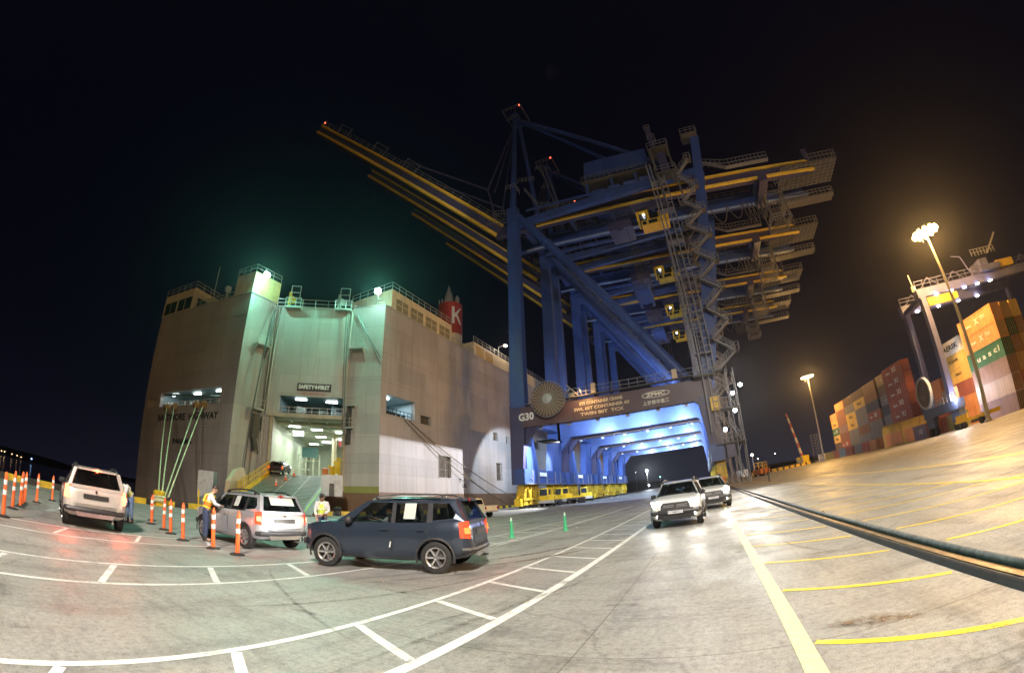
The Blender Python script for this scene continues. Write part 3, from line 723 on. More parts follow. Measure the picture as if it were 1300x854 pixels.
# starboard houses
mb = MB(); mb.bx(E_[0] - 8, E_[0] - .05, 40.2, 55.6, DK, 30.1); h = mb.build('side_house', M_CREAM, ship)
for y, w in ((41.2, 2.6), (44.6, 2.9), (48.3, 2.9), (52.0, 2.9)):
    mb = MB(); mb.bx(E_[0] - .5, E_[0] + .02, y, y + w, 27.3, 29.0); mb.build('louvre_opening', mat('shaded_louvre', (.3, .25, .15), .6, scale=4, var=.3), h)
    mb = MB(); mb.bx(E_[0] + .02, E_[0] + .06, y + w / 2 - .05, y + w / 2 + .05, 27.3, 29.0); mb.bx(E_[0] + .02, E_[0] + .06, y, y + w, 28.1, 28.2); mb.build('louvre_bar', M_CREAM, h)
mb = MB(); mb.rail([(E_[0] - 8, 40.2, 30.1), (E_[0] - .05, 40.2, 30.1), (E_[0] - .05, 55.6, 30.1)], 1.1, 1.4, .07); mb.build('railing', M_GALV, ship)
mb = MB(); mb.rail([(E_[0] - .1, 55.8, DK), (E_[0] - .1, 63, DK)], 1.1, 1.4, .07); mb.build('railing', M_GALV, ship)
mb = MB(); mb.bx(E_[0] - 8, E_[0] - .06, 63, 150, DK, 29.6); h = mb.build('side_house', M_CREAM, ship)
for y in (64, 67.6):
    mb = MB(); mb.bx(E_[0] - .4, E_[0] + .01, y, y + 2.6, 27.3, 29.1); mb.build('louvre_opening', mat('ochre_panel', (.5, .33, .08), .6), h)
mb = MB(); mb.rail([(E_[0] - .1, 63, 29.6), (E_[0] - .1, 130, 29.6)], 1.1, 1.6, .07); mb.build('railing', M_GALV, ship)
mb = MB(); mb.tube((E_[0] - 1, 75, 29.6), (E_[0] - 1, 75, 32.4), .09, 6); mb.tube((E_[0] - 1, 75, 32.4), (E_[0] + .6, 75, 32.6), .07, 6); mb.build('lamp_post', M_GALV, ship)
mb = MB(); mb.lathe([(.02, -.25), (.3, -.1), (.3, .1), (.02, .2)], 10, (E_[0] + .6, 75, 32.4)); mb.build('lamp_globe', emit('warm_white_globe', (1, .85, .7), 40), ship)
lamp('deck_globe_light', 'POINT', (E_[0] + .9, 75, 32.3), 900, (1, .85, .7), .2)
# funnel
fx, fy = E_[0] - 3.2, 60.0
mb = MB(); mb.lathe([(2.15, DK), (2.15, 30.2)], 28, (fx, fy, 0)); mb.build('funnel_base', M_CREAM, ship, smooth=True)
mb = MB(); mb.lathe([(2.2, 30.2), (2.25, 36.2), (1.9, 36.4), (.1, 36.4)], 32, (fx, fy, 0)); f_ = mb.build('funnel', M_RED, ship, smooth=True)
mb = MB(); mb.lathe([(.9, 36.3), (.75, 38.2), (.35, 39.4), (.05, 40.6)], 12, (fx - .2, fy - .2, 0)); mb.lathe([(.4, 36.3), (.45, 38), (.1, 38.6)], 10, (fx + .9, fy + .9, 0))
for k in range(4): mb.tube((fx - 1.5 + .5 * k, fy - 1.4 + .2 * k, 36.3), (fx - 1.5 + .5 * k, fy - 1.4 + .2 * k, 37.3 + .2 * (k % 2)), .13, 6)
mb.build('exhaust_pipe', M_GALV, f_, smooth=True)
# the letter on the funnel, bent round its curve
def bent(mbx, quad):
    out = []
    for (u, z) in quad: a = u / 2.27; out.append((fx + 2.29 * math.sin(a + 1.12), fy - 2.29 * math.cos(a + 1.12), z))
    return out
mb = MB()
def strip(u0, z0, u1, z1, u2, z2, u3, z3, k=5):
    for i in range(k):
        f0, f1 = i / k, (i + 1) / k; L_ = lambda a, b, f: a + (b - a) * f
        q = [(L_(u0, u3, f0), L_(z0, z3, f0)), (L_(u1, u2, f0), L_(z1, z2, f0)), (L_(u1, u2, f1), L_(z1, z2, f1)), (L_(u0, u3, f1), L_(z0, z3, f1))]
        mb.add(bent(mb, q), [(0, 1, 2, 3)])
strip(-.95, 31.9, -.45, 31.9, -.45, 35.2, -.95, 35.2)
strip(-.45, 33.0, -.45, 33.8, .75, 35.2, 1.1, 35.2)
strip(.6, 31.9, 1.1, 31.9, -.02, 34.1, -.3, 33.5)
mb.build('lettering', M_WHT, f_)

# the lowered stern ramp
ramp = MB()
hL, hR = Vector((-46.95, 30.95, 4.4)), Vector((-40.6, 36.45, 4.4))
od = Vector((.63, -.777, 0)); LR = 14.2
fL, fR = hL + od * LR, hR + od * LR; fL.z = fR.z = .12
ramp.add([hL, hR, fR, fL, hL - Vector((0, 0, .8)), hR - Vector((0, 0, .8)), fR - Vector((0, 0, .1)), fL - Vector((0, 0, .1))], [(0, 3, 2, 1), (4, 5, 6, 7), (0, 4, 7, 3), (1, 2, 6, 5), (2, 3, 7, 6), (0, 1, 5, 4)])
rp_ = ramp.build('stern_ramp', M_DECKG, ship)
def rpt(u, v, up=0): # u across 0..1 left->right, v 0 hinge .. 1 foot
    return hL.lerp(hR, u).lerp(fL.lerp(fR, u), v) + Vector((0, 0, up))
mb = MB(); mb.beam(rpt(.0, 0, .2), rpt(.0, .82, .2), .25, .4); mb.build('ramp_kerb', M_YELP, rp_)
mb = MB(); mb.rail([rpt(.0, .02, .4), rpt(.0, .75, .4)], 1.2, .55, .06); mb.build('ramp_railing', M_YELP, rp_)
mb = MB(); mb.beam(rpt(1, 0, .2), rpt(1, .7, .2), .25, .4); mb.build('ramp_kerb', M_GREYB, rp_)
M_GLINE = mat('bright_green_line', (.25, .6, .08), .5)
for u, w in ((.9, .14), (.62, .08), (.36, .08)):
    mb = MB(); mb.beam(rpt(u, .02, .012), rpt(u, .97, .012), w, .01); mb.build('ramp_line', M_GLINE if u > .8 else M_WHITE, rp_)
mb = MB()
for i in range(26): mb.beam(rpt(.06, .03 + i * .036, .018), rpt(.86, .03 + i * .036, .018), .05, .03)
mb.build('anti_slip_bar', M_DECKG, rp_)
# gear at the ramp sides
c0 = rpt(-.16, .78); c0.z = 1.2
mb = MB(); mb.box(c0 + Vector((-1.7, -1.0, 1.0)), (2.0, 1.6, 2.6), Matrix.Rotation(-.68, 3, 'Z')); mb.beam(c0 + Vector((-1.2, -1.6, -1.2)), c0 + Vector((-1.2, -1.6, 0)), .5, .7); mb.build('winch_cabinet', M_GREYB, rp_)
mb = MB(); mb.prism([rpt(-.03, .50, .2), rpt(-.03, .88, .2), rpt(-.03, .86, 2.0), rpt(-.03, .74, 2.7), rpt(-.03, .60, 2.5)], (-.3, -.3, 0)); mb.build('side_guard', mat('beige_guard_plate', (.55, .43, .27), .55, scale=2), rp_)
mb = MB(); mb.prism([rpt(-.05, .62, -.2), rpt(-.05, 1.02, .02), rpt(-.05, .8, .75)], (-.5, -.4, 0)); mb.build('torn_fender', M_RUB, rp_)
c1 = rpt(1.06, .52)
mb = MB(); mb.box(c1 + Vector((.1, .1, .9)), (1.5, 2.2, 2.2), Matrix.Rotation(-.68, 3, 'Z')); mb.build('winch_cabinet', M_GREYB, rp_)
mb = MB(); mb.box(c1 + Vector((.9, -.6, .5)), (.3, .5, 1.2), Matrix.Rotation(-.68, 3, 'Z')); mb.build('cabinet_door', M_DARKM, rp_)
# mooring lines down to the bollards, and floodlights
BOL = (-34.0, 12.2)
M_ROPE = mat('pale_mooring_rope', (.62, .66, .42), .8, scale=20, bump=.3)
for i, (s_, dx) in enumerate(((7.3, -.15), (9.3, .1), (14.6, .25), (16.2, .45))):
    a = on(A_, B_, s_, 12.1, .4); b = Vector((BOL[0] + dx, BOL[1] + .2 * i, .75)); pts = []
    for k in range(13):
        f = k / 12; p = a.lerp(b, f); p.z -= .9 * 4 * f * (1 - f) * .35; pts.append(p)
    o = MB().path(pts, .065, 6).build('mooring_rope', M_ROPE, None, smooth=True)
    tag(o, ['first pale rope from the left of the four mooring ropes under the stern name', 'second pale rope from the left of the four mooring ropes under the stern name', 'third pale rope from the left of the four mooring ropes under the stern name', 'fourth and rightmost pale rope of the four under the stern name'][i], 'rope', 'ropes from the stern to the quay bollard')
for i, (y0, z0, y1) in enumerate(((43.5, 12.3, 70), (44.5, 12.3, 78))):
    a = Vector((E_[0] + .15, y0, z0)); b = Vector((-34.2, y1, .8)); pts = []
    for k in range(15):
        f = k / 14; p = a.lerp(b, f); p.z -= 1.0 * 4 * f * (1 - f); pts.append(p)
    o = MB().path(pts, .07, 6).build('mooring_rope', mat('dark_mooring_rope', (.2, .17, .12), .8), None, smooth=True)
    tag(o, ['dark spring rope across the hull side, the lower of two', 'dark spring rope across the hull side, the upper of two'][i], 'rope', 'ropes along the hull side')
def flood(loc, tgt, parent=ship):
    loc = Vector(loc); mb = MB(); mb.tube(loc - Vector((0, 0, 1.5)), loc, .06, 6); mb.lathe([(.12, -.25), (.34, .0), (.3, .06)], 12, loc); mb.build('floodlight_housing', M_GALV, parent)
    mb = MB(); mb.lathe([(.02, -.3), (.42, -.22), (.42, .2), (.02, .3)], 12, loc + (Vector(tgt) - loc).normalized() * .42); mb.build('floodlight_lens', emit('mercury_lens', (.5, 1, .86), 600), parent)
LF1, LF2 = Vector((B_[0] + 1.7, B_[1] + .7, 29.7)), Vector(on(D_, E_, 4.1, 28.6, 1.8))
flood(LF1, (-38, 26, 0)); flood(LF2, (-36, 24, 0))
# ------------------------------------------------------------------ ship-to-shore gantry cranes
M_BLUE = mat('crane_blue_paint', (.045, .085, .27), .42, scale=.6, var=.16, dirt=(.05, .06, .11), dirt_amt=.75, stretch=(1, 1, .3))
M_BLUED = mat('crane_dark_shaded_blue', (.06, .055, .12), .45, scale=.6, var=.12)  # darkened blue: shade of unlit fronts and boom put into the colour
M_BEAM = mat('crane_front_beam_shade', (.105, .066, .078), .45, scale=.5, var=.1)  # dark brown front face, its shade and lamp tint put into the colour
M_CY = mat('crane_yellow_rail_paint', (.9, .58, .07), .5, scale=2, dirt=(.3, .2, .06), dirt_amt=.6)
M_LAT = mat('pale_lattice_paint', (.21, .205, .22), .5, scale=3)
M_GRAT = mat('grey_grating', (.11, .10, .095), .6, scale=8, var=.35)
M_LET = mat('cream_lettering', (.8, .74, .62), .5)
M_CABG = mat('cab_glass', (.03, .035, .04), .1)
M_FLOODL = emit('floodlight_lens', (.88, .94, 1), 45)
Y0 = 58.9
M_BOG = mat('greasy_yellow_paint', (.62, .42, .03), .5, scale=2.2, var=.3, dirt=(.05, .04, .03), dirt_amt=.85)
M_CAB = mat('cab_yellow_paint', (.8, .52, .05), .5, scale=2, dirt=(.25, .17, .05), dirt_amt=.5)
FW = 17.6          # distance between the near and the far frame

def make_crane():
    t = thing('gantry_crane', 'nearest tall blue quay crane, marked G30 on its brown front beam', 'crane', (0, Y0, 0), 0, 'quay cranes parked in a row')
    P = lambda n, m, mb, par=None, sm=False: mb.build(n, m, par or t, smooth=sm)
    for f, y in ((0, 0.), (1, FW)):
        s = 1 if f == 0 else -1
        # portal beam
        bm_ = MB(); bm_.prism([(-25.6, y, 12.1), (-.2, y, 12.1), (.9, y, 11.0), (1.75, y, 10.2), (2.0, y, 14.9), (-25.6, y, 15.3)], (0, 1.5 * s, 0))
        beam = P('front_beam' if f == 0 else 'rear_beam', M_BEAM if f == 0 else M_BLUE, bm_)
        if f == 0:
            mb = MB(); mb.bx(-25.4, -.3, 1.502, 1.52, 12.12, 14.9); mb.build('beam_back_plate', M_BLUE, beam)
            mb = MB()
            for x in range(-24, 0, 3): mb.bx(x - .05, x + .05, 1.5, 1.62, 12.1, 15.0)
            mb.build('stiffener', M_BLUE, beam)
        # waterside leg, lower and upper
        mb = MB(); mb.beam((-26.95, y + .76 * s, 3.6), (-26.3, y + .76 * s, 15.3), 1.5, 1.8, 1.5, 2.5)
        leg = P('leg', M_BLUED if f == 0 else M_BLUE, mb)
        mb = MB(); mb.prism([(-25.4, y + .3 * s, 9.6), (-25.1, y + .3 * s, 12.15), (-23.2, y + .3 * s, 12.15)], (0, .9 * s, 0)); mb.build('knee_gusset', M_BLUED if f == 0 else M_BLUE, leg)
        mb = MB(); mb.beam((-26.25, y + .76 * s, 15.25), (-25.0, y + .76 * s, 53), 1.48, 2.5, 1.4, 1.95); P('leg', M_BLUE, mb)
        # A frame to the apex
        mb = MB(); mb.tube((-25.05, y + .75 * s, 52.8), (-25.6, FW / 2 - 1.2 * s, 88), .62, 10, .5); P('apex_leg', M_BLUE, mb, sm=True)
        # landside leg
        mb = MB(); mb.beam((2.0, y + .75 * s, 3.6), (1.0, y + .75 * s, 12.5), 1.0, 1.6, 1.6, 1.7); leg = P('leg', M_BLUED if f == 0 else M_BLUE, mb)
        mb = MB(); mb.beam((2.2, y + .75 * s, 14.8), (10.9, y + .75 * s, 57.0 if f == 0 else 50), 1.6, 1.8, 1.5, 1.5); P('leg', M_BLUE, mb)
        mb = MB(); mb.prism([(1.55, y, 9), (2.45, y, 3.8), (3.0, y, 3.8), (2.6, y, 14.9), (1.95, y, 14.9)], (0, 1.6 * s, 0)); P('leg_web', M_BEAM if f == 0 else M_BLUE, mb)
        # main diagonal
        mb = MB(); mb.tube((-24.3, y + .8 * s, 51.2), (-.6, y + .8 * s, 15.2), .75, 12); P('diagonal_brace', M_BLUE, mb, sm=True)
        mb = MB(); mb.beam((-25, y + .8 * s, 49.0), (9.6, y + .8 * s, 49.5), 1.0, 1.3); P('upper_tie', M_BLUE, mb)
        for z, x, dx in ((15.6, -26.22, 1.38), (28, -25.85, 1.25), (40.5, -25.45, 1.14)):
            mb = MB(); mb.bx(x - dx, x + dx, y - .04 if s > 0 else y - 1.56, y + 1.56 if s > 0 else y + .04, z - .12, z + .12); P('leg_flange', M_BLUE, mb)
        for f_ in (.22, .5, .78):
            a_, b_ = Vector((-24.3, y + .8 * s, 51.2)), Vector((-.6, y + .8 * s, 15.2)); q_ = a_.lerp(b_, f_); d_ = (b_ - a_).normalized() * .12
            mb = MB(); mb.tube(q_ - d_, q_ + d_, .92, 12); P('brace_flange', M_BLUE, mb)
    # longitudinal members
    for x, z in ((-25.0, 52.2), (9.6, 49.6)):
        mb = MB(); mb.bx(x - .6, x + .6, .8, FW - .8, z - .8, z + .8); P('cross_girder', M_BLUE, mb)
    mb = MB(); mb.bx(-26.5, -25, 1.5, FW - 1.5, 13, 15); P('cross_girder', M_BLUE, mb)
    mb = MB(); mb.bx(.6, 1.6, 1.5, FW - 1.5, 13, 15); P('cross_girder', M_BLUE, mb)
    # tapered lower leg panels of the sill frame (seen inside the portal)
    for x0, sg in ((-26.9, 1), (2.4, -1)):
        for ya, yb, yc, yd in ((0.9, 3.6, 5.6, 1.7), (FW - .9, FW - 3.6, FW - 5.6, FW - 1.7)):
            mb = MB(); mb.prism([(x0, ya, 5.8), (x0, yc, 5.8), (x0, yb, 12.1), (x0, ya, 12.1)], (1.3 * sg, 0, 0)); P('lower_leg_panel', M_BLUE, mb)
        mb = MB(); mb.bx(x0 - .3 * sg, x0 + 1.5 * sg, -.6, FW + .8, 3.6, 5.9); sl = P('sill_beam', M_BLUE, mb)
        xs = x0 + 1.62 * sg
        mb = MB()
        for y in (2.2, 4.6, 8.2, 12.4, 15): mb.bx(xs - .05, xs + .05, y - .06, y + .06, 3.7, 5.8)
        mb.bx(xs - .05, xs + .05, -.4, FW + .6, 3.62, 3.74)
        for y in (1.4, 9.2, 16): mb.bx(xs - .05, xs + .05, y, y + .9, 4.4, 4.5)
        mb.build('sill_frame_bar', M_LAT, sl)
        mb = MB(); mb.bx(xs - .06, xs + .06, 5.2, 8.0, 4.9, 5.5); mb.build('number_plate', M_WHT, sl)
        # bogies
        for k in range(6):
            yb = -.3 + k * 2.1 if k < 3 else FW - 6.0 + (k - 3) * 2.1
            bg_ = MB(); xx = x0 + .4 * sg
            bg_.prism([(xx - .55, yb, .5), (xx - .55, yb + 1.7, .5), (xx - .55, yb + 1.55, .95), (xx - .55, yb + 1.15, 1.3), (xx - .55, yb + 1.0, 3.6), (xx - .55, yb + .6, 3.6), (xx - .55, yb + .5, 1.3), (xx - .55, yb + .15, .95)], (1.1, 0, 0))
            bo = P('bogie', M_BOG, bg_)
            mb = MB()
            for yy in (yb + .4, yb + 1.5): mb.lathe([(.05, -.32), (.42, -.3), (.42, .3), (.05, .32)], 12, (xx, yy, .5), 'X')
            mb.build('bogie_wheel', M_DARKM, bo)
        mb = MB()
        for yb in (.4, FW - 5.2):
            xx = x0 + .4 * sg
            for q in (0, 1):
                for j in range(3): mb.beam((xx - .6 + 1.2 * q, yb - .6 + j * 1.9, 1.2), (xx - .6 + 1.2 * q, yb + .5 + j * 1.9, 3.6), .2, .34); mb.beam((xx - .6 + 1.2 * q, yb + 1.5 + j * 1.9, 1.2), (xx - .6 + 1.2 * q, yb + .9 + j * 1.9, 3.6), .2, .26)
            mb.bx(xx - .7, xx + .7, yb - .8, yb + 5.0, 1.2, 1.6)
        P('equaliser_beam', M_BOG, mb)
        mb = MB(); mb.bx(x0 - .1, x0 + .9 * sg, -1.3, -.6, .4, 1.5); P('buffer', M_ORG if sg < 0 else M_YELP, mb)
    # landside lower walkways on the near leg
    mb = MB(); lat = mb
    mb.rail([(2.6, -.9, 5.8), (5.6, -.9, 5.8), (5.6, 1.6, 5.8), (2.6, 1.6, 5.8)], 1.2, .8, .07)
    mb.rail([(3.2, -.9, 10.3), (5.6, -.9, 10.3), (5.6, 1.6, 10.3)], 1.3, .8, .07)
    mb.rail([(5.2, -.8, 7.0), (5.4, -.8, 10.3)], 1.0, .7, .06)
    for a, b in (((5.3, -.8, .2), (4.2, -.8, 3.2)), ((4.2, .4, 3.2), (5.3, .4, 5.8)), ((5.2, -.4, 5.8), (4.0, -.4, 8.2)), ((4.0, .8, 8.2), (5.2, .8, 10.3)), ((5.2, 0, 10.3), (4.2, 0, 13)), ((4.2, .8, 13), (5, .8, 15.4))):
        mb.rail([a, b], 1.0, .6, .06, False)
        mb.beam(Vector(a), Vector(b), .8, .1)
    for x, y in ((4.6, -.9), (5.6, -.9), (5.6, 1.6), (4.6, 1.6)): mb.beam((x, y, .1), (x, y, 15.4), .12, .12)
    P('leg_stair_tower', M_LAT, mb)
    mb = MB(); mb.bx(1.8, 5.8, -1, 1.7, 5.6, 5.75); mb.bx(3, 5.8, -1, 1.7, 10.15, 10.3); P('tower_floor', M_GRAT, mb)
    mb = MB(); mb.bx(1.9, 3.1, -1.0, -.1, 10.2, 12.0); P('electric_cabinet', M_CY, mb)
    mb = MB(); mb.bx(3.0, 4.2, -.8, 1.4, 3.8, 5.5); P('electric_cabinet', M_BLUED, mb)
    # elevator mast with rails
    mb = MB()
    for x in (.9, 1.5): mb.bx(x - .1, x + .1, -1.4, -1.2, 15.6, 52)
    for x in (2.5, 3.3): mb.bx(x - .07, x + .07, -1.4, -1.26, 15.6, 50)
    z = 15.8
    while z < 50: mb.bx(2.5, 3.3, -1.4, -1.3, z, z + .1); z += 1.05
    for z in (18, 24, 30, 36, 42, 48): mb.bx(.9, 3.3, -1.4, -.2, z, z + .12)
    P('elevator_mast', M_LAT, mb)
    mb = MB(); mb.bx(.45, .75, -1.5, -1.2, 15.2, 3 + 12.3); mb.bx(1.4, 1.55, -1.3, -1.15, 7.4, 15.6); mb.bx(2.2, 2.3, -1.3, -1.2, 8.4, 15.6); mb.bx(2.9, 3.0, -1.3, -1.2, 8.4, 15.6)
    z = 8.4
    while z < 15.4: mb.bx(2.2, 3.0, -1.3, -1.22, z, z + .09); z += .95
    P('lower_mast', M_LAT, mb)
    mb = MB(); mb.bx(.2, 3.3, -1.5, .5, 14.92, 15.1); mb.bx(-24.5, .2, -.9, .0, 15.35, 15.45); fl = P('walkway_floor', M_GRAT, mb)
    mb = MB(); mb.rail([(-20, -.85, 15.4), (-1.2, -.85, 15.2), (3.4, -1.4, 15.1), (3.4, .6, 15.1)], 1.25, 1.25, .07); P('walkway_railing', M_LAT, mb)
    mb = MB(); mb.bx(-2.6, -1.9, -1.0, -.4, 15.4, 16.7); mb.bx(-14.2, -13.6, -1.0, -.5, 15.5, 16.9); P('walkway_cabinet', mat('tan_cabinet', (.6, .45, .28), .5), mb)
    # top platforms on the elevator
    for z, w in ((49.0, 3.6), (54.8, 3.6)):
        mb = MB(); mb.bx(2.0, 2.0 + w, -2.2, 1, z - .15, z); mb.bx(2.1, 2.5, -2.0, -1.6, z - 5, z) ; mb.bx(5.1, 5.4, -2, -1.6, z - 5, z); P('top_platform', M_GRAT, mb)
        mb = MB(); mb.rail([(2, 1, z), (2, -2.2, z), (2 + w, -2.2, z), (2 + w, 1, z)], 1.25, .9, .07); P('platform_railing', M_LAT, mb)
    mb = MB(); mb.bx(3.2, 4.6, -1.8, 0, 49.2, 53.5); mb.bx(2.7, 3.6, -1.8, -.6, 55, 60); P('hoist_house', M_BLUED, mb)
    mb = MB(); mb.rail([(2.6, -2, 57), (3.9, -2, 57), (3.9, -.4, 57)], 1.2, .7, .07); mb.rail([(2.6, -2, 59.5), (3.6, -2, 59.5)], 1.2, .5, .07); P('platform_railing', M_LAT, mb)
    mb = MB(); mb.bx(8.6, 11.4, -1.2, 1.6, 56.9, 57.1); P('top_platform', M_GRAT, mb)
    mb = MB(); mb.rail([(8.6, 1.6, 57.1), (8.6, -1.2, 57.1), (11.4, -1.2, 57.1), (11.4, 1.6, 57.1)], 1.2, .7, .07); P('platform_railing', M_LAT, mb)
    # zig-zag stair up the landside leg
    zs = [15.3, 17.5, 19.7, 21.9, 24.3, 26.7, 28.9, 31.2, 33.5, 35.8, 38.1, 40.4, 42.7, 45.2, 48.0, 51.0]
    pts = []
    for i, z in enumerate(zs):
        L = i % 2 == 0
        x = (3.75 + (z - 15.4) * (.028 if z < 40 else .045)) if L else (6.6 + max(0, (z - 22)) * .05)
        pts.append((x, -1.1, z))
    st = MB(); ld = MB()
    for i, (a, b) in enumerate(zip(pts, pts[1:])):
        st.beam((a[0], a[1] - .35, a[2]), (b[0], b[1] - .35, b[2]), .08, .25); st.beam((a[0], a[1] + .35, a[2]), (b[0], b[1] + .35, b[2]), .08, .25)
        st.rail([(a[0], a[1] - .38, a[2]), (b[0], b[1] - .38, b[2])], 1.05, .7, .06)
        st.rail([(a[0], a[1] + .38, a[2]), (b[0], b[1] + .38, b[2])], 1.05, .9, .06, False)
        for k in range(1, 8):
            q = Vector(a).lerp(Vector(b), k / 8); st.bx(q.x - .13, q.x + .13, q.y - .35, q.y + .35, q.z - .02, q.z + .02)
    for i, p in enumerate(pts):
        ld.bx(p[0] - .55, p[0] + .55, p[1] - .5, p[1] + .9, p[2] - .1, p[2])
        st.rail([(p[0] - .55, p[1] - .5, p[2]), (p[0] + .55, p[1] - .5, p[2])], 1.1, .5, .06)
        e = .55 if i % 2 else -.55
        st.rail([(p[0] + e, p[1] - .5, p[2]), (p[0] + e, p[1] + .9, p[2])], 1.1, .6, .06)
    P('zigzag_stair', M_LAT, st); P('stair_landing', M_GRAT, ld)
    # main girders
    def gz(x): return 50.3 - (x + 21) * .06
    for gi, y in ((0, 4.6), (1, 11.9)):
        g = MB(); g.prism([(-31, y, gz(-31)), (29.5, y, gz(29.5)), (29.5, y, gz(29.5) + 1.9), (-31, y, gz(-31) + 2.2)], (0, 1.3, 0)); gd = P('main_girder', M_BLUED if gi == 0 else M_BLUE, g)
        mb = MB(); mb.beam((-22, y - .15, gz(-22) + .1), (30.4, y - .15, gz(30.4) + .1), .5, .42); mb.build('trolley_rail', M_CY if gi == 0 else M_BLUE, gd)
        mb = MB(); mb.beam((-22, y - .15, gz(-22) + 2.35), (29.8, y - .15, gz(29.8) + 2.0), .5, .42); mb.build('upper_rail', M_CY if gi == 0 else M_BLUE, gd)
        if gi == 0:
            mb = MB(); mb.rail([(-21, y - .3, gz(-21) + 2.6), (6, y - .3, gz(6) + 2.3)], 1.1, 1.2, .06); mb.build('girder_railing', M_LAT, gd)
        else:
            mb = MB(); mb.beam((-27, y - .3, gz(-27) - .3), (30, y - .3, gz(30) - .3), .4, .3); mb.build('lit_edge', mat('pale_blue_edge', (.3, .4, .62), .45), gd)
            mb = MB(); mb.rail([(-20, y - .4, gz(-20) + 2.4), (24, y - .4, gz(24) + 2.2)], 1.1, 1.6, .06); mb.build('girder_railing', M_LAT, gd)
    # catwalk beam in front of the machinery house
    mb = MB(); mb.beam((-23, 2.4, 53.1), (4, 2.4, 51.4), .35, .3); P('catwalk_beam', M_BLUE, mb)
    mb = MB(); mb.beam((-24, 14.6, 50), (2, 14.6, 48.8), .7, .5); P('catwalk_beam', M_BLUE, mb)
    for x in (-24, -16, -8, 0, 9, 20, 29):
        mb = MB(); mb.bx(x - .35, x + .35, 5, 12.4, gz(x) + 1.9, gz(x) + 2.6); P('girder_tie', M_BLUE, mb)
    # machinery house
    mb = MB(); mb.prism([(-11.1, 3.6, 57.4), (1.3, 3.6, 56.5), (1.6, 3.6, 60.6), (-10.5, 3.6, 61.4)], (0, 11, 0)); mh = P('machinery_house', M_BLUE, mb)
    mb = MB(); mb.prism([(-11.6, 2.9, 56.0), (1.9, 2.9, 55.2), (1.9, 2.9, 55.4), (-11.6, 2.9, 56.2)], (0, 12, 0)); mb.build('house_floor', M_GRAT, mh)
    mb = MB(); mb.rail([(-11.6, 2.9, 56.2), (1.9, 2.9, 55.4)], 1.15, .9, .07); mb.build('house_railing', M_LAT, mh)
    mb = MB()
    for x in (-10, -7, -4, -1): mb.tube((x, 4.2, 53.6), (x + 2.4, 4.2, 53.4), .75, 10)
    mb.bx(-11, 1.5, 4, 13, 52.8, 53.4); mb.build('house_undergear', M_BLUE, mh)
    mb = MB()
    for x in (-10.8, -6, -1.5, 1.2): mb.bx(x - .25, x + .25, 3.6, 4.2, 51.5, 57)
    mb.build('house_leg', M_BLUE, mh)
    # apex, backstays, forestays
    mb = MB(); mb.bx(-26.6, -24.6, FW / 2 - 2.2, FW / 2 + 2.2, 87.4, 88.6); P('apex_head', M_BLUE, mb)
    mb = MB(); mb.rail([(-28, 5.6, 88.8), (-28, 12, 88.8), (-23.2, 12, 88.8), (-23.2, 5.6, 88.8), (-28, 5.6, 88.8)], 1.4, 1.1, .1); mb.rail([(-27, 6, 85.5), (-24, 6, 85.5)], 1.2, .8, .08); mb.tube((-25.6, 8, 88.5), (-25.6, 8, 92), .08, 5); P('apex_railing', M_LAT, mb)
    mb = MB(); mb.lathe([(.02, -.2), (.22, -.1), (.22, .1), (.02, .2)], 8, (-23.6, 6.2, 90.4)); P('obstruction_lamp', emit('red_beacon', (1, .1, .05), 6), mb)
    for y, x, z in ((4.9, 4.5, 56), (12.6, 1.0, 59.5)):
        mb = MB(); mb.tube((-25.2, FW / 2, 87.8), (x, y, z), .5, 8); P('backstay', M_BLUE, mb, sm=True)
    for y in (5.2, 12.5):
        mb = MB(); mb.tube((-26, FW / 2, 87.4), (-32.2, y - .6, 64), .22, 6); mb.tube((-26, FW / 2, 86.8), (-30.6, y - .6, 62.5), .16, 6)
        mb.tube((-32.2, y - .6, 64), (-50, y - 8.6, 75.4), .22, 6); mb.tube((-32.2, y - .6, 64), (-30.4, y - .4, 54), .2, 6); P('forestay', M_BLUED, mb, sm=True)
    # ladders on the A frame
    mb = MB(); q = [(-20.6, FW - 3.5, 54), (-21.2, FW - 3.5, 60), (-20.4, FW - 3.5, 61), (-22.4, FW - 4.5, 73), (-23.4, FW - 4.5, 73.5)]
    for a, b in zip(q, q[1:]): mb.rail([a, b], 1.1, 1.0, .07); mb.rail([(a[0] + .9, a[1], a[2]), (b[0] + .9, b[1], b[2])], 1.1, 1.0, .07)
    for z, x in ((60, -21.4), (66.5, -22), (54.5, -20.6), (73, -23)): mb.rail([(x - .8, FW - 4.5, z), (x + 1.4, FW - 4.5, z), (x + 1.4, FW - 3, z)], 1.2, .7, .07)
    P('apex_ladder', M_LAT, mb)
    mb = MB()
    mb.rail([(-25.8, -.4, 57), (-23.8, -.4, 57), (-23.8, 1.6, 57)], 1.3, .7, .09); mb.rail([(-24, 1.8, 60), (-20.8, 2.6, 60)], 1.2, .7, .07)
    mb.rail([(-23, 2.5, 58), (-21, 3.2, 54)], 1.1, .7, .07); mb.rail([(-21, 3.2, 53.4), (-18.8, 3.6, 53.2)], 1.3, .7, .07); P('leg_platform_railing', M_LAT, mb)
    # boom, raised
    hx = Vector((-30.6, 4.6, 51.2)); tip = Vector((-72.5, -14.5, 90.2)); bd = (tip - hx); bu = bd.normalized()
    up = Vector((bu.z, 0, -bu.x)).normalized()
    side = Vector((0, 1, 0))
    if up.z < 0: up = -up
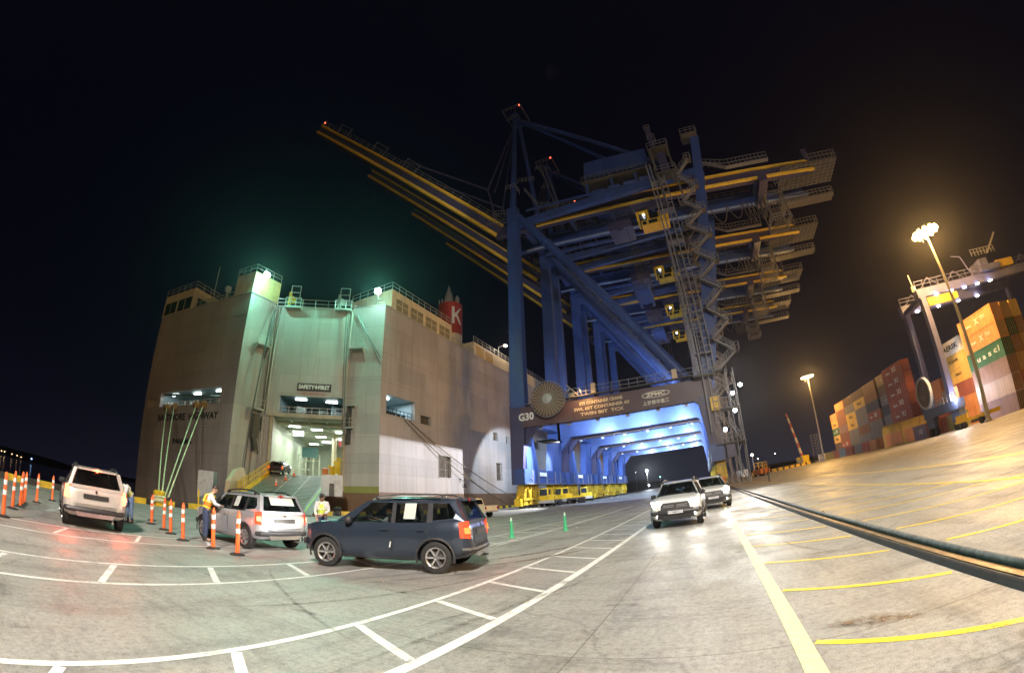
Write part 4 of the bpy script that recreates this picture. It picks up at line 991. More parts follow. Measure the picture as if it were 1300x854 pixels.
    for gi, off in ((0, 0.), (1, 7.3)):
        a, b = hx + side * off, tip + side * off
        g = MB(); vs = []
        for p, hgt in ((a, 2.0), (b, 1.7)):
            for dy in (0, 1.1):
                vs += [p + side * dy, p + side * dy + up * hgt]
        g.add(vs, [(0, 1, 3, 2), (4, 6, 7, 5), (0, 4, 5, 1), (2, 3, 7, 6), (1, 5, 7, 3), (0, 2, 6, 4)])
        bo = P('boom_girder', M_BLUED, g)
        if gi == 0:
            mb = MB(); mb.beam(a - side * .1, b - side * .1, .65, .65); mb.build('boom_rail', M_CY, bo)
            mb = MB(); mb.beam(a - side * .1 + up * 2.3, b - side * .1 + up * 2.0, .6, .6); mb.build('boom_rail', M_CY, bo)
            mb = MB(); k = 26
            for i in range(k + 1):
                p = a.lerp(b, i / k) + up * 2.5 - side * .2; mb.beam(p, p + up * 1.2, .07, .07)
            mb.beam(a + up * 3.7 - side * .2, b + up * 3.7 - side * .2, .07, .07); mb.beam(a + up * 3.1 - side * .2, b + up * 3.1 - side * .2, .06, .06)
            for f in (.42, .6, .83):
                p = a.lerp(b, f) + up * 2.5; mb.beam(p, p + up * 2.6, .1, .1); mb.beam(p + up * 2.4, p + up * 2.4 + bu * 4, .08, .08); mb.beam(p + bu * 4, p + bu * 4 + up * 2.6, .1, .1)
            mb.build('boom_railing', M_LAT, bo)
            mb = MB(); p = b; mb.beam(p + up * 2.2, p + up * 2.2 - bu * 3, .8, .5); mb.build('boom_head', M_CY, bo)
            mb = MB(); mb.beam(b - up * .6 - bu * 1, b - up * 1.2 - bu * 9, .12, .1); mb.beam(b - up * .6 - bu * 1 + side, b - up * 1.2 - bu * 9 + side, .12, .1); mb.build('boom_catwalk', M_GRAT, bo)
    for f in (.05, .25, .45, .65, .85, .99):
        p = hx.lerp(tip, f) + up * 1.2 + side; mb = MB(); mb.beam(p, p + side * 6.4, .5, .5); P('boom_tie', M_BLUED, mb)
    mb = MB(); p = tip + up * 3.2; mb.lathe([(.02, -.2), (.2, -.1), (.2, .1), (.02, .2)], 8, p); P('obstruction_lamp', emit('red_beacon', (1, .1, .05), 6), mb)
    mb = MB(); mb.rail([hx + Vector((-1.5, -1, 2)), hx + Vector((3.5, -1, .5)), hx + Vector((6.5, -1, 0))], 1.6, .6, .08); mb.rail([hx + Vector((0, -1, 4)), hx + Vector((3, -1, 3))], 1.6, .6, .08); P('hinge_railing', M_LAT, mb)
    # trolley with driver's cab, headblock
    mb = MB(); mb.bx(-3.6, 2.4, 3.8, 5.0, 47.2, 48.3); tr = P('trolley', M_BLUED, mb)
    mb = MB(); mb.bx(-3.2, -2.8, 3.8, 6.4, 44.5, 46.6); mb.bx(-1.5, -1.0, 3.8, 6.4, 44.5, 46.6); mb.bx(-3.2, -1.0, 3.8, 6.4, 46.2, 46.6); mb.bx(-2.6, 2.2, 3.8, 6.4, 43.4, 44.5); mb.bx(.6, 2.3, 3.8, 6.4, 44.5, 45.7); mb.build('cab_frame', M_CAB, tr)
    mb = MB(); mb.bx(-2.8, -1.6, 4.2, 6.2, 44.6, 46.2); mb.bx(-1, .6, 4.2, 6.2, 44.6, 46.0); mb.build('cab_glass', M_CABG, tr)
    mb = MB(); mb.bx(-2.4, -1.7, 3.76, 3.8, 43.6, 44.3); mb.bx(-1.3, .2, 3.76, 3.8, 43.6, 44.3); mb.bx(.8, 2.1, 3.76, 3.8, 44.7, 45.5); mb.build('cab_window', M_CABG, tr)
    mb = MB(); mb.lathe([(.02, 0), (.2, .03), (.2, .1), (.02, .12)], 8, (-1.9, 3.7, 45.6), 'Y'); mb.build('cab_lamp', emit('small_white_lamp', (.9, .95, 1), 18), tr)
    mb = MB(); mb.bx(-8.6, -4.4, 5, 10, 45, 46.6); mb.rail([(-8.6, 4.9, 46.6), (-4.4, 4.9, 46.6)], 1.2, .8, .07); mb.bx(-7, -6, 4.5, 5, 44.2, 45.4); mb.build('trolley_platform', M_BLUED, tr)
    mb = MB()
    for x, y in ((-5.4, 6), (-4.6, 6), (-5.4, 10), (-4.6, 10)): mb.tube((x, y, 45), (x, y, 33.5), .035, 4)
    mb.build('hoist_rope', M_WIRE, tr)
    mb = MB(); mb.bx(-6.3, -3.7, 5, 11, 32.3, 33.2); mb.bx(-6.3, -5.9, 4, 12, 32, 32.5); mb.bx(-4.1, -3.7, 4, 12, 32, 32.5); mb.build('spreader', M_BLUE, tr)
    # festoon loops under the landside girder
    mb = MB(); y = 10.6; x = 10.5
    for w, d in ((3.2, 3.6), (3.0, 3.2), (.9, 4.2), (.8, 4.4), (.8, 4.1), (.8, 4.3), (.8, 4), (.8, 3.8)):
        pts = [(x + w * k / 8, y, gz(x) - .4 - d * (1 - (2 * k / 8 - 1) ** 2)) for k in range(9)]; mb.path(pts, .09, 5); x += w
    P('festoon_cable', M_GRAT, mb)
    # rear platforms
    mb = MB()
    for k_ in range(9): mb.bx(20.8, 23.8, 8.8 + k_ * .5, 8.9 + k_ * .5, gz(22) - 6.5, gz(22) - 6.4); mb.bx(20.8, 23.8, 8.8 + k_ * .5, 8.9 + k_ * .5, gz(22) - 3.9, gz(22) - 3.8)
    for x, yy in ((20.5, 8.6), (24, 8.6), (20.5, 12.8), (24, 12.8)): mb.bx(x - .12, x + .12, yy - .12, yy + .12, gz(22) - 6.5, gz(22))
    P('service_tower', M_GRAT, mb)
    mb = MB()
    for dz in (-6.4, -3.8, -1.6): mb.rail([(20.4, 13, gz(22) + dz), (20.4, 8.5, gz(22) + dz), (24.2, 8.5, gz(22) + dz), (24.2, 13, gz(22) + dz)], 1.2, .5, .07)
    P('service_tower_railing', M_LAT, mb)
    mb = MB(); mb.bx(24, 35, 10.8, 13.4, gz(29) - 1.5, gz(29) - 1.2); mb.bx(24, 35.2, 3.5, 10.4, gz(29) + .9, gz(29) + 1.1); P('rear_platform', M_GRAT, mb)
    mb = MB()
    for x in range(24, 36): mb.bx(x, x + .12, 3.5, 10.4, gz(29) + .7, gz(29) + .9)
    for yy in range(4, 11): mb.bx(24, 35.2, yy, yy + .1, gz(29) + .6, gz(29) + .72)
    P('platform_grid', M_LAT, mb)
    mb = MB(); mb.rail([(24, 10.8, gz(29) - 1.2), (35, 10.8, gz(29) - 1.2), (35, 13.4, gz(29) - 1.2)], 1.2, .8, .08); mb.rail([(24, 10.8, gz(29) - 2.4), (34.6, 10.8, gz(29) - 2.4)], 1.0, .8, .06)
    mb.rail([(29.8, 3.4, gz(30) + 1.1), (35.2, 3.4, gz(30) + 1.1), (35.2, 10.4, gz(30) + 1.1)], 1.5, .7, .08); P('rear_railing', M_LAT, mb)
    mb = MB(); mb.rail([(10.8, 2.6, 52.0), (14.6, 2.6, 50.6), (22.4, 2.6, 50.3)], 1.5, .7, .08); mb.rail([(10.8, 3.2, 52), (14.6, 3.2, 50.6), (22.4, 3.2, 50.3)], 1.1, .9, .06); mb.beam((10.2, 2.9, 53.2), (14.6, 2.9, 50.5), .8, .15); mb.beam((14.6, 2.9, 50.5), (22.4, 2.9, 50.2), .9, .15); P('girder_stair', M_LAT, mb)
    mb = MB(); mb.rail([(22.6, 5.8, gz(23) - 1.4), (25.6, 5.8, gz(25) - .6)], 1.2, .6, .08); P('hanging_step', M_LAT, mb)
    mb = MB(); mb.bx(19.6, 21.2, 4, 12.6, gz(20) - 1, gz(20) + .4); mb.bx(29.4, 30.4, 4, 12, gz(30) + 2, gz(30) + 4.5); P('rear_cross_beam', M_BLUED, mb)
    # cable reel on the waterside of the front beam
    mb = MB(); n = 30; c = Vector((-20.9, -.75, 15.75))
    mb.lathe([(.5, -.12), (2.45, -.12), (2.45, .1), (.5, .1)], 32, c, 'Y'); rl = P('cable_reel', mat('brown_cable_coil', (.2, .13, .08), .6, scale=10, var=.4), mb)
    mb = MB()
    for i in range(n):
        a = 2 * math.pi * i / n; d = Vector((math.cos(a), 0, math.sin(a)))
        mb.beam(c + d * .75 + Vector((0, -.2, 0)), c + d * 2.65 + Vector((0, -.2, 0)), .09, .09)
    mb.build('reel_spoke', mat('pale_reel_spoke', (.36, .31, .26), .4), rl)
    mb = MB(); mb.lathe([(2.62, -.28), (2.72, -.28), (2.72, .16), (2.62, .16)], 36, c, 'Y', close=True); mb.build('reel_rim', M_LAT, rl)
    mb = MB(); mb.lathe([(.2, -.5), (.75, -.4), (.75, .1)], 16, c, 'Y'); mb.build('reel_hub', M_GALV, rl)
    mb = MB(); mb.beam(c + Vector((2.7, 0, .2)), c + Vector((3.6, 0, 1.1)), .25, .25); mb.beam(c + Vector((3.0, 0, 1.6)), c + Vector((4.6, 0, -.1)), .22, .22); mb.bx(-17.8, -16.8, -.7, 0, 15.4, 16.1); mb.build('reel_guide', M_LAT, rl)
    # portal floodlights under the front beam
    mb = MB()
    for x in (-23, -18.6, -14.2, -9.8, -5.4, -1.4): mb.bx(x - .25, x + .25, 1.0, 1.45, 11.75, 12.08)
    hd = P('portal_floodlight', M_GALV, mb)
    mb = MB()
    for x in (-23, -18.6, -14.2, -9.8, -5.4, -1.4): mb.bx(x - .22, x + .22, 1.452, 1.5, 11.78, 12.04)
    mb.build('lens', M_FLOODL, hd)
    mb = MB()
    for x in (-21, -16, -11, -6, -2.2): mb.bx(x - .14, x + .14, -.25, .05, 11.9, 12.1)
    P('light_bracket', M_DARKM, mb)
    mb = MB(); mb.beam((-15.6, -.9, 15.4), (-15.6, -2.2, 16.2), .08, .08); mb.lathe([(.05, 0), (.16, -.08), (.16, -.2), (.05, -.22)], 8, (-15.6, -2.2, 16.2)); P('beam_lamp', M_GALV, mb)
    # writing on the beam
    mb = MB(); nn = 28
    for i in range(nn):
        a0, a1 = 2 * math.pi * i / nn, 2 * math.pi * (i + 1) / nn
        mb.beam((-5.3 + 1.95 * math.cos(a0), -.03, 13.95 + .42 * math.sin(a0)), (-5.3 + 1.95 * math.cos(a1), -.03, 13.95 + .42 * math.sin(a1)), .05, .09)
    P('oval_emblem', M_LET, mb)
    lettering('ZPMC', .66, M_LET, t, (-5.3, -.03, 13.95), (1, 0, 0), bold=.03, width=2.7)
    lettering('上海振华重工', .62, M_LET, t, (-5.4, -.03, 12.85), (1, 0, 0), bold=.01, width=3.7)
    return t
crane = make_crane()
cr = [crane]
names = ['second blue quay crane from the camera, standing just behind the one marked G30', 'third blue quay crane from the camera in the row', 'farthest blue quay crane at the end of the row']
for i, dy in enumerate((21.3, 43.2, 63.8)):
    c = copy_tree(crane); c.location = (0, Y0 + dy, 0); c['label'] = names[i]; cr.append(c)
def tower_floods(t):
    P = lambda n, m, mb: mb.build(n, m, t)
    # floodlights hung on the tower
    for (x, z) in ((5.0, 11.9), (6.2, 12.8), (4.9, 9.6), (3.2, 7.4)):
        mb = MB(); mb.lathe([(.05, .1), (.28, .05), (.26, -.14)], 10, (x, -1.15, z), 'Y'); hd = P('tower_floodlight', M_GALV, mb)
        mb = MB(); mb.lathe([(.02, 0), (.24, .02), (.24, .1), (.02, .12)], 10, (x, -1.4, z), 'Y'); mb.build('lens', emit('tower_flood_lens', (.9, .96, 1), 60), hd)
tower_floods(crane)
def hull_light_cutoff(t):
    P = lambda n, m, mb: mb.build(n, m, t)
    # added black plate and post that cut the hull light off at one height
    mb = MB(); mb.bx(-20.15, -19.85, .2, .5, 9.5, 12.1); mb.bx(-22.2, -19.7, -3.4, 1.0, 9.325, 9.4); P('hull_cutoff_plate', mat('matt_black_cutoff', (.008, .008, .008), 1, spec=0), mb)
hull_light_cutoff(crane)
lettering('G30', 1.55, M_WHT, crane, (-24.85, -.06, 13.65), (1, 0, 0), bold=.05, width=2.5)
for i, (s_, w) in enumerate((('STS CONTAINER CRANE', 6.4), ('SWL 65T CONTAINER 60', 8.2), ('TWIN 80T  TCX', 6.4))):
    lettering(s_, .62, mat('faded_cream_lettering', (.62, .5, .34), .5), crane, (-13.2, -.03, 14.35 - i * .78), (1, 0, 0), bold=.025, width=w)
# ------------------------------------------------------------------ sport utility cars
def interp(tab, x):
    tab = sorted(tab)
    if x <= tab[0][0]: return tab[0][1]
    for (a, b), (c, d) in zip(tab, tab[1:]):
        if x <= c: return b + (d - b) * (x - a) / (c - a)
    return tab[-1][1]
TOP = [(2.16, .62), (2.145, .74), (2.11, .84), (2.05, .91), (1.95, .97), (1.8, 1.01), (1.6, 1.05), (1.2, 1.105), (1.02, 1.125)]
TAIL = [(-1.98, 1.11), (-2.05, 1.06), (-2.10, .99), (-2.14, .85), (-2.16, .60)]
WID = [(2.16, .50), (2.14, .60), (2.10, .69), (2.02, .78), (1.92, .835), (1.78, .875), (1.45, .905), (.9, .895), (0, .89), (-.9, .895), (-1.35, .915), (-1.75, .90), (-1.95, .868), (-2.06, .81), (-2.12, .74), (-2.16, .62)]
BOT = [(2.16, .42), (2.0, .30), (1.4, .24), (-1.5, .26), (-2.0, .34), (-2.16, .46)]
def belt(x): return 1.03 + .03 * (-x) / 2 if x < 1.02 else 1.02
def topz(x):
    if x >= 1.02: return interp(TOP, x)
    if x <= -1.98: return interp(TAIL, x)
    return belt(x) + .075
def ring(x):
    w = interp(WID, x); zb = interp(BOT, x); zt = topz(x); bz = min(belt(x), zt - .05)
    fl = .02 * (math.exp(-((x - 1.34) / .42) ** 2) + math.exp(-((x + 1.34) / .42) ** 2))
    zm = zb + (bz - zb) * .58
    return [(0, zb), (.8 * w, zb), (.955 * w, zb + .07), (w + fl * .6, zb + .2), (w + fl, zm), (w * .992 + fl * .4, zm + (bz - zm) * .55), (.965 * w, bz - .015), (.93 * w, bz + .03 * (zt - bz) / .06 if zt - bz < .08 else bz + .03), (.72 * w, zt - .008), (.4 * w, zt + .004), (0, zt + .01)]
def ghy(x, z):   # half width of the glasshouse side at height z
    return .93 * interp(WID, x) - (z - belt(x)) * .42
def boolcut(me, cutters):
    o = bpy.data.objects.new('tmp', me); COL.objects.link(o); cs = []
    for i, c in enumerate(cutters):
        k = bpy.data.objects.new('tmpc', c); COL.objects.link(k); cs.append(k)
        m_ = o.modifiers.new('b%d' % i, 'BOOLEAN'); m_.operation = 'DIFFERENCE'; m_.object = k; m_.solver = 'EXACT'
    bpy.context.view_layer.update()
    r = bpy.data.meshes.new_from_object(o.evaluated_get(bpy.context.evaluated_depsgraph_get()))
    bpy.data.objects.remove(o)
    for k in cs: bpy.data.objects.remove(k)
    return r
def loft(rings, close_ends=True):
    n = len(rings[0][1]); vs = []; fs = []
    for x, rg in rings:
        for y, z in rg: vs.append((x, y, z))
        for y, z in rg[::-1][1:-1]: vs.append((x, -y, z))
    m_ = 2 * n - 2
    for i in range(len(rings) - 1):
        for j in range(m_): fs.append((i * m_ + j, i * m_ + (j + 1) % m_, (i + 1) * m_ + (j + 1) % m_, (i + 1) * m_ + j))
    if close_ends:
        fs.append(tuple(range(m_))); fs.append(tuple(range((len(rings) - 1) * m_, len(rings) * m_))[::-1])
    return MB().add(vs, fs)
M_CLAD = mat('dark_plastic_cladding', (.025, .026, .03), .5, var=.2, scale=6)
M_TYRE = mat('tyre_rubber', (.018, .018, .018), .75, var=.3, scale=12, bump=.2)
M_RIM = mat('alloy_wheel', (.62, .62, .64), .28, .85, var=.08, dirt=(.2, .18, .16), dirt_amt=.7)
M_CHROME = mat('chrome_trim', (.75, .75, .77), .15, .95, var=.05)
M_GLS = glass('car_window', (.66, .70, .70), .16)
M_INT = mat('dark_car_interior', (.06, .06, .062), .7)
M_HL = emit('headlamp_on', (1, .95, .85), 120)
M_HLO = mat('headlamp_off', (.5, .52, .55), .12, .3)
M_FOG = emit('fog_lamp_on', (1, .97, .9), 14)
M_TLO = mat('tail_lamp_red', (.35, .015, .012), .15, coat=.5)
M_TL = emit('tail_lamp_lit', (1, .07, .02), 1.2)
M_TLB = emit('brake_lamp_lit', (1, .10, .04), 12)
M_IND = emit('indicator_lit', (1, .2, .04), 2.2)
M_PLATE = mat('dark_plate', (.03, .03, .03), .4); M_PLW = mat('pale_number_plate', (.5, .52, .56), .4)
M_PAPER = mat('white_paper', (.42, .46, .44), .6, var=.04)
CAR = {}
def car_parts():
    st = sorted({*[round(-2.16 + .09 * i, 3) for i in range(49)], *[a for a, b in WID], 1.02, -1.98, 1.0, -1.96})
    st = [x for x in st if -2.16 <= x <= 2.16]
    body = loft([(x, ring(x)) for x in st]).mesh('body')
    def cyl(x, y0, y1, r):
        mb = MB(); mb.lathe([(r, y0), (r, y1)], 28, (x, 0, .34), 'Y'); return mb.mesh('cut')
    cuts = [cyl(x, s * .52 if s > 0 else -1.2, 1.2 if s > 0 else -.52, .405) for x in (1.335, -1.335) for s in (1, -1)]
    body = boolcut(body, cuts); shade(body, 48)
    def cladring(x):
        w = interp(WID, x); zb = interp(BOT, x); zt = zb + .13 + .08 * (abs(x) / 2.16) ** 3
        return [(0, zb - .012), (.8 * w + .01, zb - .012), (.955 * w + .018, zb + .06), (w + .018, zb + .17), (w + .012, zt), (0, zt)]
    st2 = [x for x in st if abs(x) < 2.155]
    clad = loft([(x * 1.008, cladring(x)) for x in [-2.155] + st2 + [2.155]]).mesh('cl')
    cuts = [cyl(x, s * .45 if s > 0 else -1.3, 1.3 if s > 0 else -.45, .412) for x in (1.335, -1.335) for s in (1, -1)]
    clad = boolcut(clad, cuts); shade(clad, 32)
    parts = []
    def add(n, mb, m, smooth=False, par=None): parts.append((n, mb if not isinstance(mb, MB) else mb.mesh(n, None, smooth), m, par)); return len(parts) - 1
    add('body', body, 'paint'); add('lower_cladding', clad, M_CLAD)
    # wheel arch liners and lips
    for x in (1.335, -1.335):
        for s in (1, -1):
            mb = MB(); vs = []
            for i in range(15):
                a = math.pi * (-.08 + 1.16 * i / 14); 
                for rr, yy in ((.40, .895), (.445, .90), (.445, .915), (.40, .925)): vs.append((x + rr * math.cos(a), s * (yy + (.012 if abs(x) > 1 else 0)), .34 + rr * math.sin(a)))
            mb.add(vs, [(i * 4 + j, i * 4 + (j + 1) % 4, i * 4 + 4 + (j + 1) % 4, i * 4 + 4 + j) for i in range(14) for j in range(4)])
            add('wheel_arch', mb, M_CLAD)
    mb = MB(); mb.bx(-1.9, 1.9, -.5, .5, .3, .5); add('underbody', mb, M_INT)
    # glasshouse
    def side(poly, s, off, th, n):
        pts = [Vector((x, s * (ghy(x, z) + off), z)) for x, z in poly]
        mb = MB(); mb.prism(pts, (0, -s * th, 0)); return mb
    P_A = [(1.05, 1.09), (.36, 1.555), (.24, 1.53), (.72, 1.09)]
    P_T = [(.36, 1.555), (-1.76, 1.565), (-1.66, 1.49), (.24, 1.515)]
    P_B = [(-.30, 1.06), (-.28, 1.515), (-.37, 1.515), (-.40, 1.06)]
    P_C = [(-1.13, 1.07), (-1.13, 1.50), (-1.24, 1.50), (-1.27, 1.07)]
    P_D = [(-1.60, 1.50), (-1.76, 1.565), (-2.03, 1.07), (-1.27, 1.06), (-1.27, 1.13), (-1.72, 1.17), (-1.77, 1.27)]
    W_F = [(.74, 1.085), (.245, 1.515), (-.285, 1.515), (-.305, 1.075)]
    W_R = [(-.395, 1.075), (-.365, 1.515), (-1.13, 1.505), (-1.13, 1.085)]
    W_Q = [(-1.26, 1.12), (-1.24, 1.495), (-1.61, 1.48), (-1.755, 1.28), (-1.70, 1.17)]
    for s in (1, -1):
        for p in (P_A, P_T, P_D): add('roof_pillar', side(p, s, .0, .05, ''), 'paint')
        for p in (P_B, P_C): add('door_pillar', side(p, s, .002, .05, ''), M_CLAD)
        # doors: proud panels following the side
        def panel(x0, x1, cut=None):
            mb = MB(); xs = [x0 + (x1 - x0) * i / 8 for i in range(9)]; vs = []
            for x in xs:
                rg = ring(x)[3:8]
                zz = [.47, .6, .74, .88, belt(x) - .03, belt(x) + .03]
                for z in zz:
                    xx = x
                    if cut and z < .8: xx = max(x, cut(z)) if cut.__name__ == 'hi' else x
                    rg2 = ring(xx); pr = rg2[2:8]
                    y = interp([(b_, a_) for a_, b_ in pr], z)
                    vs.append((xx, s * (y + .006), z))
            n = 6; mb.add(vs, [(i * n + j, i * n + j + 1, (i + 1) * n + j + 1, (i + 1) * n + j) for i in range(8) for j in range(n - 1)])
            return mb
        def hi(z): return -1.335 + math.sqrt(max(0, .45 ** 2 - (z - .34) ** 2)) + .0
        d0 = add('door', panel(-.335, .86), 'paint', True)
        d1 = add('door', panel(-1.16, -.365, hi), 'paint', True)
        for x_ in (.868, -.35, -1.168):
            mb = MB(); zz = [.46, .6, .74, .88, belt(x_) - .02] if x_ > -1 else [.80, .88, belt(x_) - .02]; pr = [(b_, a_) for a_, b_ in ring(x_)[2:8]]
            q_ = [(x_, s * (interp(pr, z_) + .0075), z_) for z_ in zz]; mb.add([(a_ - .008, b_, c_) for a_, b_, c_ in q_] + [(a_ + .008, b_, c_) for a_, b_, c_ in q_], [(i_, i_ + 1, len(q_) + i_ + 1, len(q_) + i_) for i_ in range(len(q_) - 1)]); add('shut_line', mb, M_BLK)
        for d, hx_ in ((d0, -.18), (d1, -1.02)):
            y = interp(WID, hx_) * .985
            mb = MB(); mb.beam((hx_ - .09, s * (y + .03), .93), (hx_ + .09, s * (y + .03), .93), .035, .03); mb.beam((hx_ - .07, s * y, .93), (hx_ - .07, s * (y + .03), .93), .02, .03); add('handle', mb, 'paint', False, d)
        add('window', side(W_F, s, -.008, .008, ''), M_GLS); add('window', side(W_R, s, -.008, .008, ''), M_GLS); add('window', side(W_Q, s, -.008, .008, ''), M_GLS)
        # mirror
        mb = MB(); y = ghy(.75, 1.1); mb.lathe([(.02, -.1), (.085, -.08), (.095, .04), (.05, .1), (.01, .11)], 10, (.70, s * (y + .13), 1.11), 'Y'); mb.beam((.72, s * (y - .02), 1.07), (.72, s * (y + .1), 1.09), .05, .04); add('mirror', mb, M_CLAD, True)
        mb = MB(); mb.path([(.25, s * .60, 1.575), (.1, s * .60, 1.645), (-.6, s * .595, 1.70), (-1.3, s * .59, 1.68), (-1.62, s * .585, 1.585)], .024, 6)
        for x in (.12, -1.45): mb.beam((x, s * .60, 1.56), (x, s * .6, 1.65), .1, .05)
        add('roof_rail', mb, 'rail', True)
        # lamps
        y = .70
        mb = MB(); mb.prism([(2.04, s * .43, .80), (1.99, s * .80, .83), (1.93, s * .83, .97), (2.035, s * .46, .90)], (.055, s * .012, -.01)); add('headlight', mb, 'head')
        mb = MB(); mb.lathe([(.02, 0), (.06, .01), (.06, .05), (.02, .06)], 10, (2.10, s * .62, .44), 'X'); add('fog_lamp', mb, 'fog', True)
        mb = MB(); mb.prism([(-2.03, s * .80, .74), (-1.90, s * .895, .76), (-1.87, s * .885, 1.08), (-2.0, s * .80, 1.11)], (-.10, -s * .02, 0)); tl = add('taillight', mb, 'tail')
        mb = MB(); mb.prism([(-2.135, s * .80, .84), (-2.02, s * .885, .85), (-2.0, s * .88, .97), (-2.115, s * .80, .975)], (-.012, s * .014, 0)); add('lamp_segment', mb, 'seg', False, tl)
    # roof
    xs = [.37, .1, -.3, -.8, -1.3, -1.78]; zr = [1.555, 1.60, 1.635, 1.64, 1.625, 1.565]; rings_ = []
    mb = MB(); vs = []
    for x, z in zip(xs, zr):
        w = ghy(x, 1.56)
        for f in (-1, -.93, -.6, 0, .6, .93, 1): vs.append((x, f * w, z - (.035 if abs(f) == 1 else .012 * f * f) * (1 if True else 0)))
    m0 = len(vs); fs = [(i * 7 + j, i * 7 + j + 1, i * 7 + 8 + j, i * 7 + 7 + j) for i in range(5) for j in range(6)]
    mb.add(vs, fs); mb.add([(x, y, z - .03) for x, y, z in vs], [f[::-1] for f in fs]); add('roof', mb, 'roof', True)
    mb = MB(); mb.prism([(1.05, -.80, 1.10), (1.05, .80, 1.10), (.36, .60, 1.555), (.36, -.60, 1.555)], (-.02, 0, -.02))
    add('windscreen', mb, M_GLS)
    mb = MB(); mb.prism([(-1.80, -.58, 1.545), (-1.80, .58, 1.545), (-2.06, .70, 1.13), (-2.06, -.70, 1.13)], (.02, 0, -.015)); add('rear_window', mb, M_GLS)
    mb = MB(); mb.prism([(-1.74, -.60, 1.595), (-1.74, .60, 1.595), (-1.90, .56, 1.575), (-1.90, -.56, 1.575)], (0, 0, -.04)); add('spoiler', mb, 'roof')
    for s in (1, -1):
        mb = MB(); mb.beam((-1.80, s * .62, 1.55), (-2.07, s * .76, 1.09), .10, .06); add('tailgate_frame', mb, 'paint')
    mb = MB(); mb.bx(-2.085, -2.02, -.74, .74, 1.04, 1.13); add('tailgate_ledge', mb, 'paint')
    mb = MB(); mb.lathe([(.01, 0), (.05, .005), (.05, .03), (.01, .035)], 10, (-1.90, 0, 1.555), 'X'); mb.bx(-1.925, -1.895, -.12, .12, 1.545, 1.575); add('brake_lamp', mb, 'brake')
    # tailgate recess, plate, bumper, badge
    mb = MB(); mb.prism([(-2.155, -.56, .66), (-2.155, .56, .66), (-2.115, .52, .96), (-2.115, -.52, .96)], (-.012, 0, 0)); tg = add('tailgate', mb, 'paint')
    mb = MB(); mb.prism([(-2.15, -.36, .80), (-2.15, .36, .80), (-2.14, .36, .92), (-2.14, -.36, .92)], (-.03, 0, 0)); add('plate_recess', mb, M_PLATE, False, tg)
    mb = MB(); mb.prism([(-2.155, 0, .955), (-2.15, .045, 1.0), (-2.145, 0, 1.045), (-2.15, -.045, 1.0)], (-.02, 0, 0)); add('diamond_badge', mb, M_CHROME, False, tg)
    mb = MB(); mb.path([(-1.92, -.84, .50), (-2.08, -.78, .50), (-2.17, -.5, .50), (-2.185, 0, .50), (-2.17, .5, .50), (-2.08, .78, .50), (-1.92, .84, .50)], .075, 8); add('rear_bumper', mb, M_CLAD, True)
    mb = MB(); mb.prism([(-2.17, -.5, .33), (-2.17, .5, .33), (-2.20, .56, .45), (-2.20, -.56, .45)], (-.015, 0, 0)); add('skid_plate', mb, M_CHROME)
    mb = MB(); mb.tube((-1.9, -.5, .26), (-2.22, -.5, .25), .035, 8); add('exhaust', mb, M_CHROME)
    # front: grille, bumper and skid plate kept dark, carrying shade in their colour
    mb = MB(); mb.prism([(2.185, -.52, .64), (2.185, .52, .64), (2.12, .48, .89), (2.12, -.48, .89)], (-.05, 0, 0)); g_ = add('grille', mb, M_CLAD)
    for z, x in ((.745, 2.172), (.80, 2.15)):
        mb = MB(); mb.bx(x - .03, x, -.42, .42, z - .012, z + .012); add('grille_bar', mb, M_CHROME, False, g_)
    mb = MB(); mb.prism([(2.155, 0, .70), (2.155, .06, .775), (2.14, 0, .85), (2.155, -.06, .775)], (.025, 0, 0)); add('diamond_badge', mb, M_CHROME, False, g_)
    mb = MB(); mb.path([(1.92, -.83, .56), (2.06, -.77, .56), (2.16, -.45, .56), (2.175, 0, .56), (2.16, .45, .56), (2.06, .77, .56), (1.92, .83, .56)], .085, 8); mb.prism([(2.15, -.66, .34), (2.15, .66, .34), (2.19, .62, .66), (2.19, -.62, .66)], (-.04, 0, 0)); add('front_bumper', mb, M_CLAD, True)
    mb = MB(); mb.bx(2.2, 2.255, -.26, .26, .505, .615); add('number_plate', mb, M_PLW)
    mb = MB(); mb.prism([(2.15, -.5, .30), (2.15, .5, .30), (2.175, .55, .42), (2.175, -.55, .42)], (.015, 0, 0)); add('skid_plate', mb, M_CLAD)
    # interior
    for y in (.36, -.36):
        for x, w, hh in ((-.15, .42, .5), (-1.05, .5, .42)):
            mb = MB(); mb.box((x, y, 1.01), (.16, w, hh), Matrix.Rotation(-.2, 3, 'Y')); st_ = add('seat', mb, M_INT)
            mb = MB(); mb.box((x - .08, y, 1.36 if x > -.5 else 1.28), (.1, .24, .2)); add('headrest', mb, M_INT, False, st_)
    mb = MB(); mb.bx(.55, .95, -.7, .7, 1.05, 1.16); add('dashboard', mb, M_INT)
    mb = MB(); sw = Vector((.42, .36, 1.16)); mb.path([sw + Vector((.05 * math.sin(a), .17 * math.cos(a), .17 * math.sin(a))) for a in [2 * math.pi * i / 16 for i in range(17)]], .018, 6); add('steering_wheel', mb, M_INT)
    # wheels
    tyre = MB().lathe([(.20, -.10), (.30, -.115), (.335, -.10), (.342, -.05), (.342, .05), (.335, .10), (.30, .115), (.20, .10)], 32, (0, 0, 0), 'Y', close=True).mesh('tyre', M_TYRE, True)
    rm = MB(); rm.lathe([(.02, .05), (.06, .085), (.065, .06)], 12, (0, 0, 0), 'Y'); rm.lathe([(.195, .10), (.225, .112), (.225, .06), (.2, .02)], 28, (0, 0, 0), 'Y', close=True)
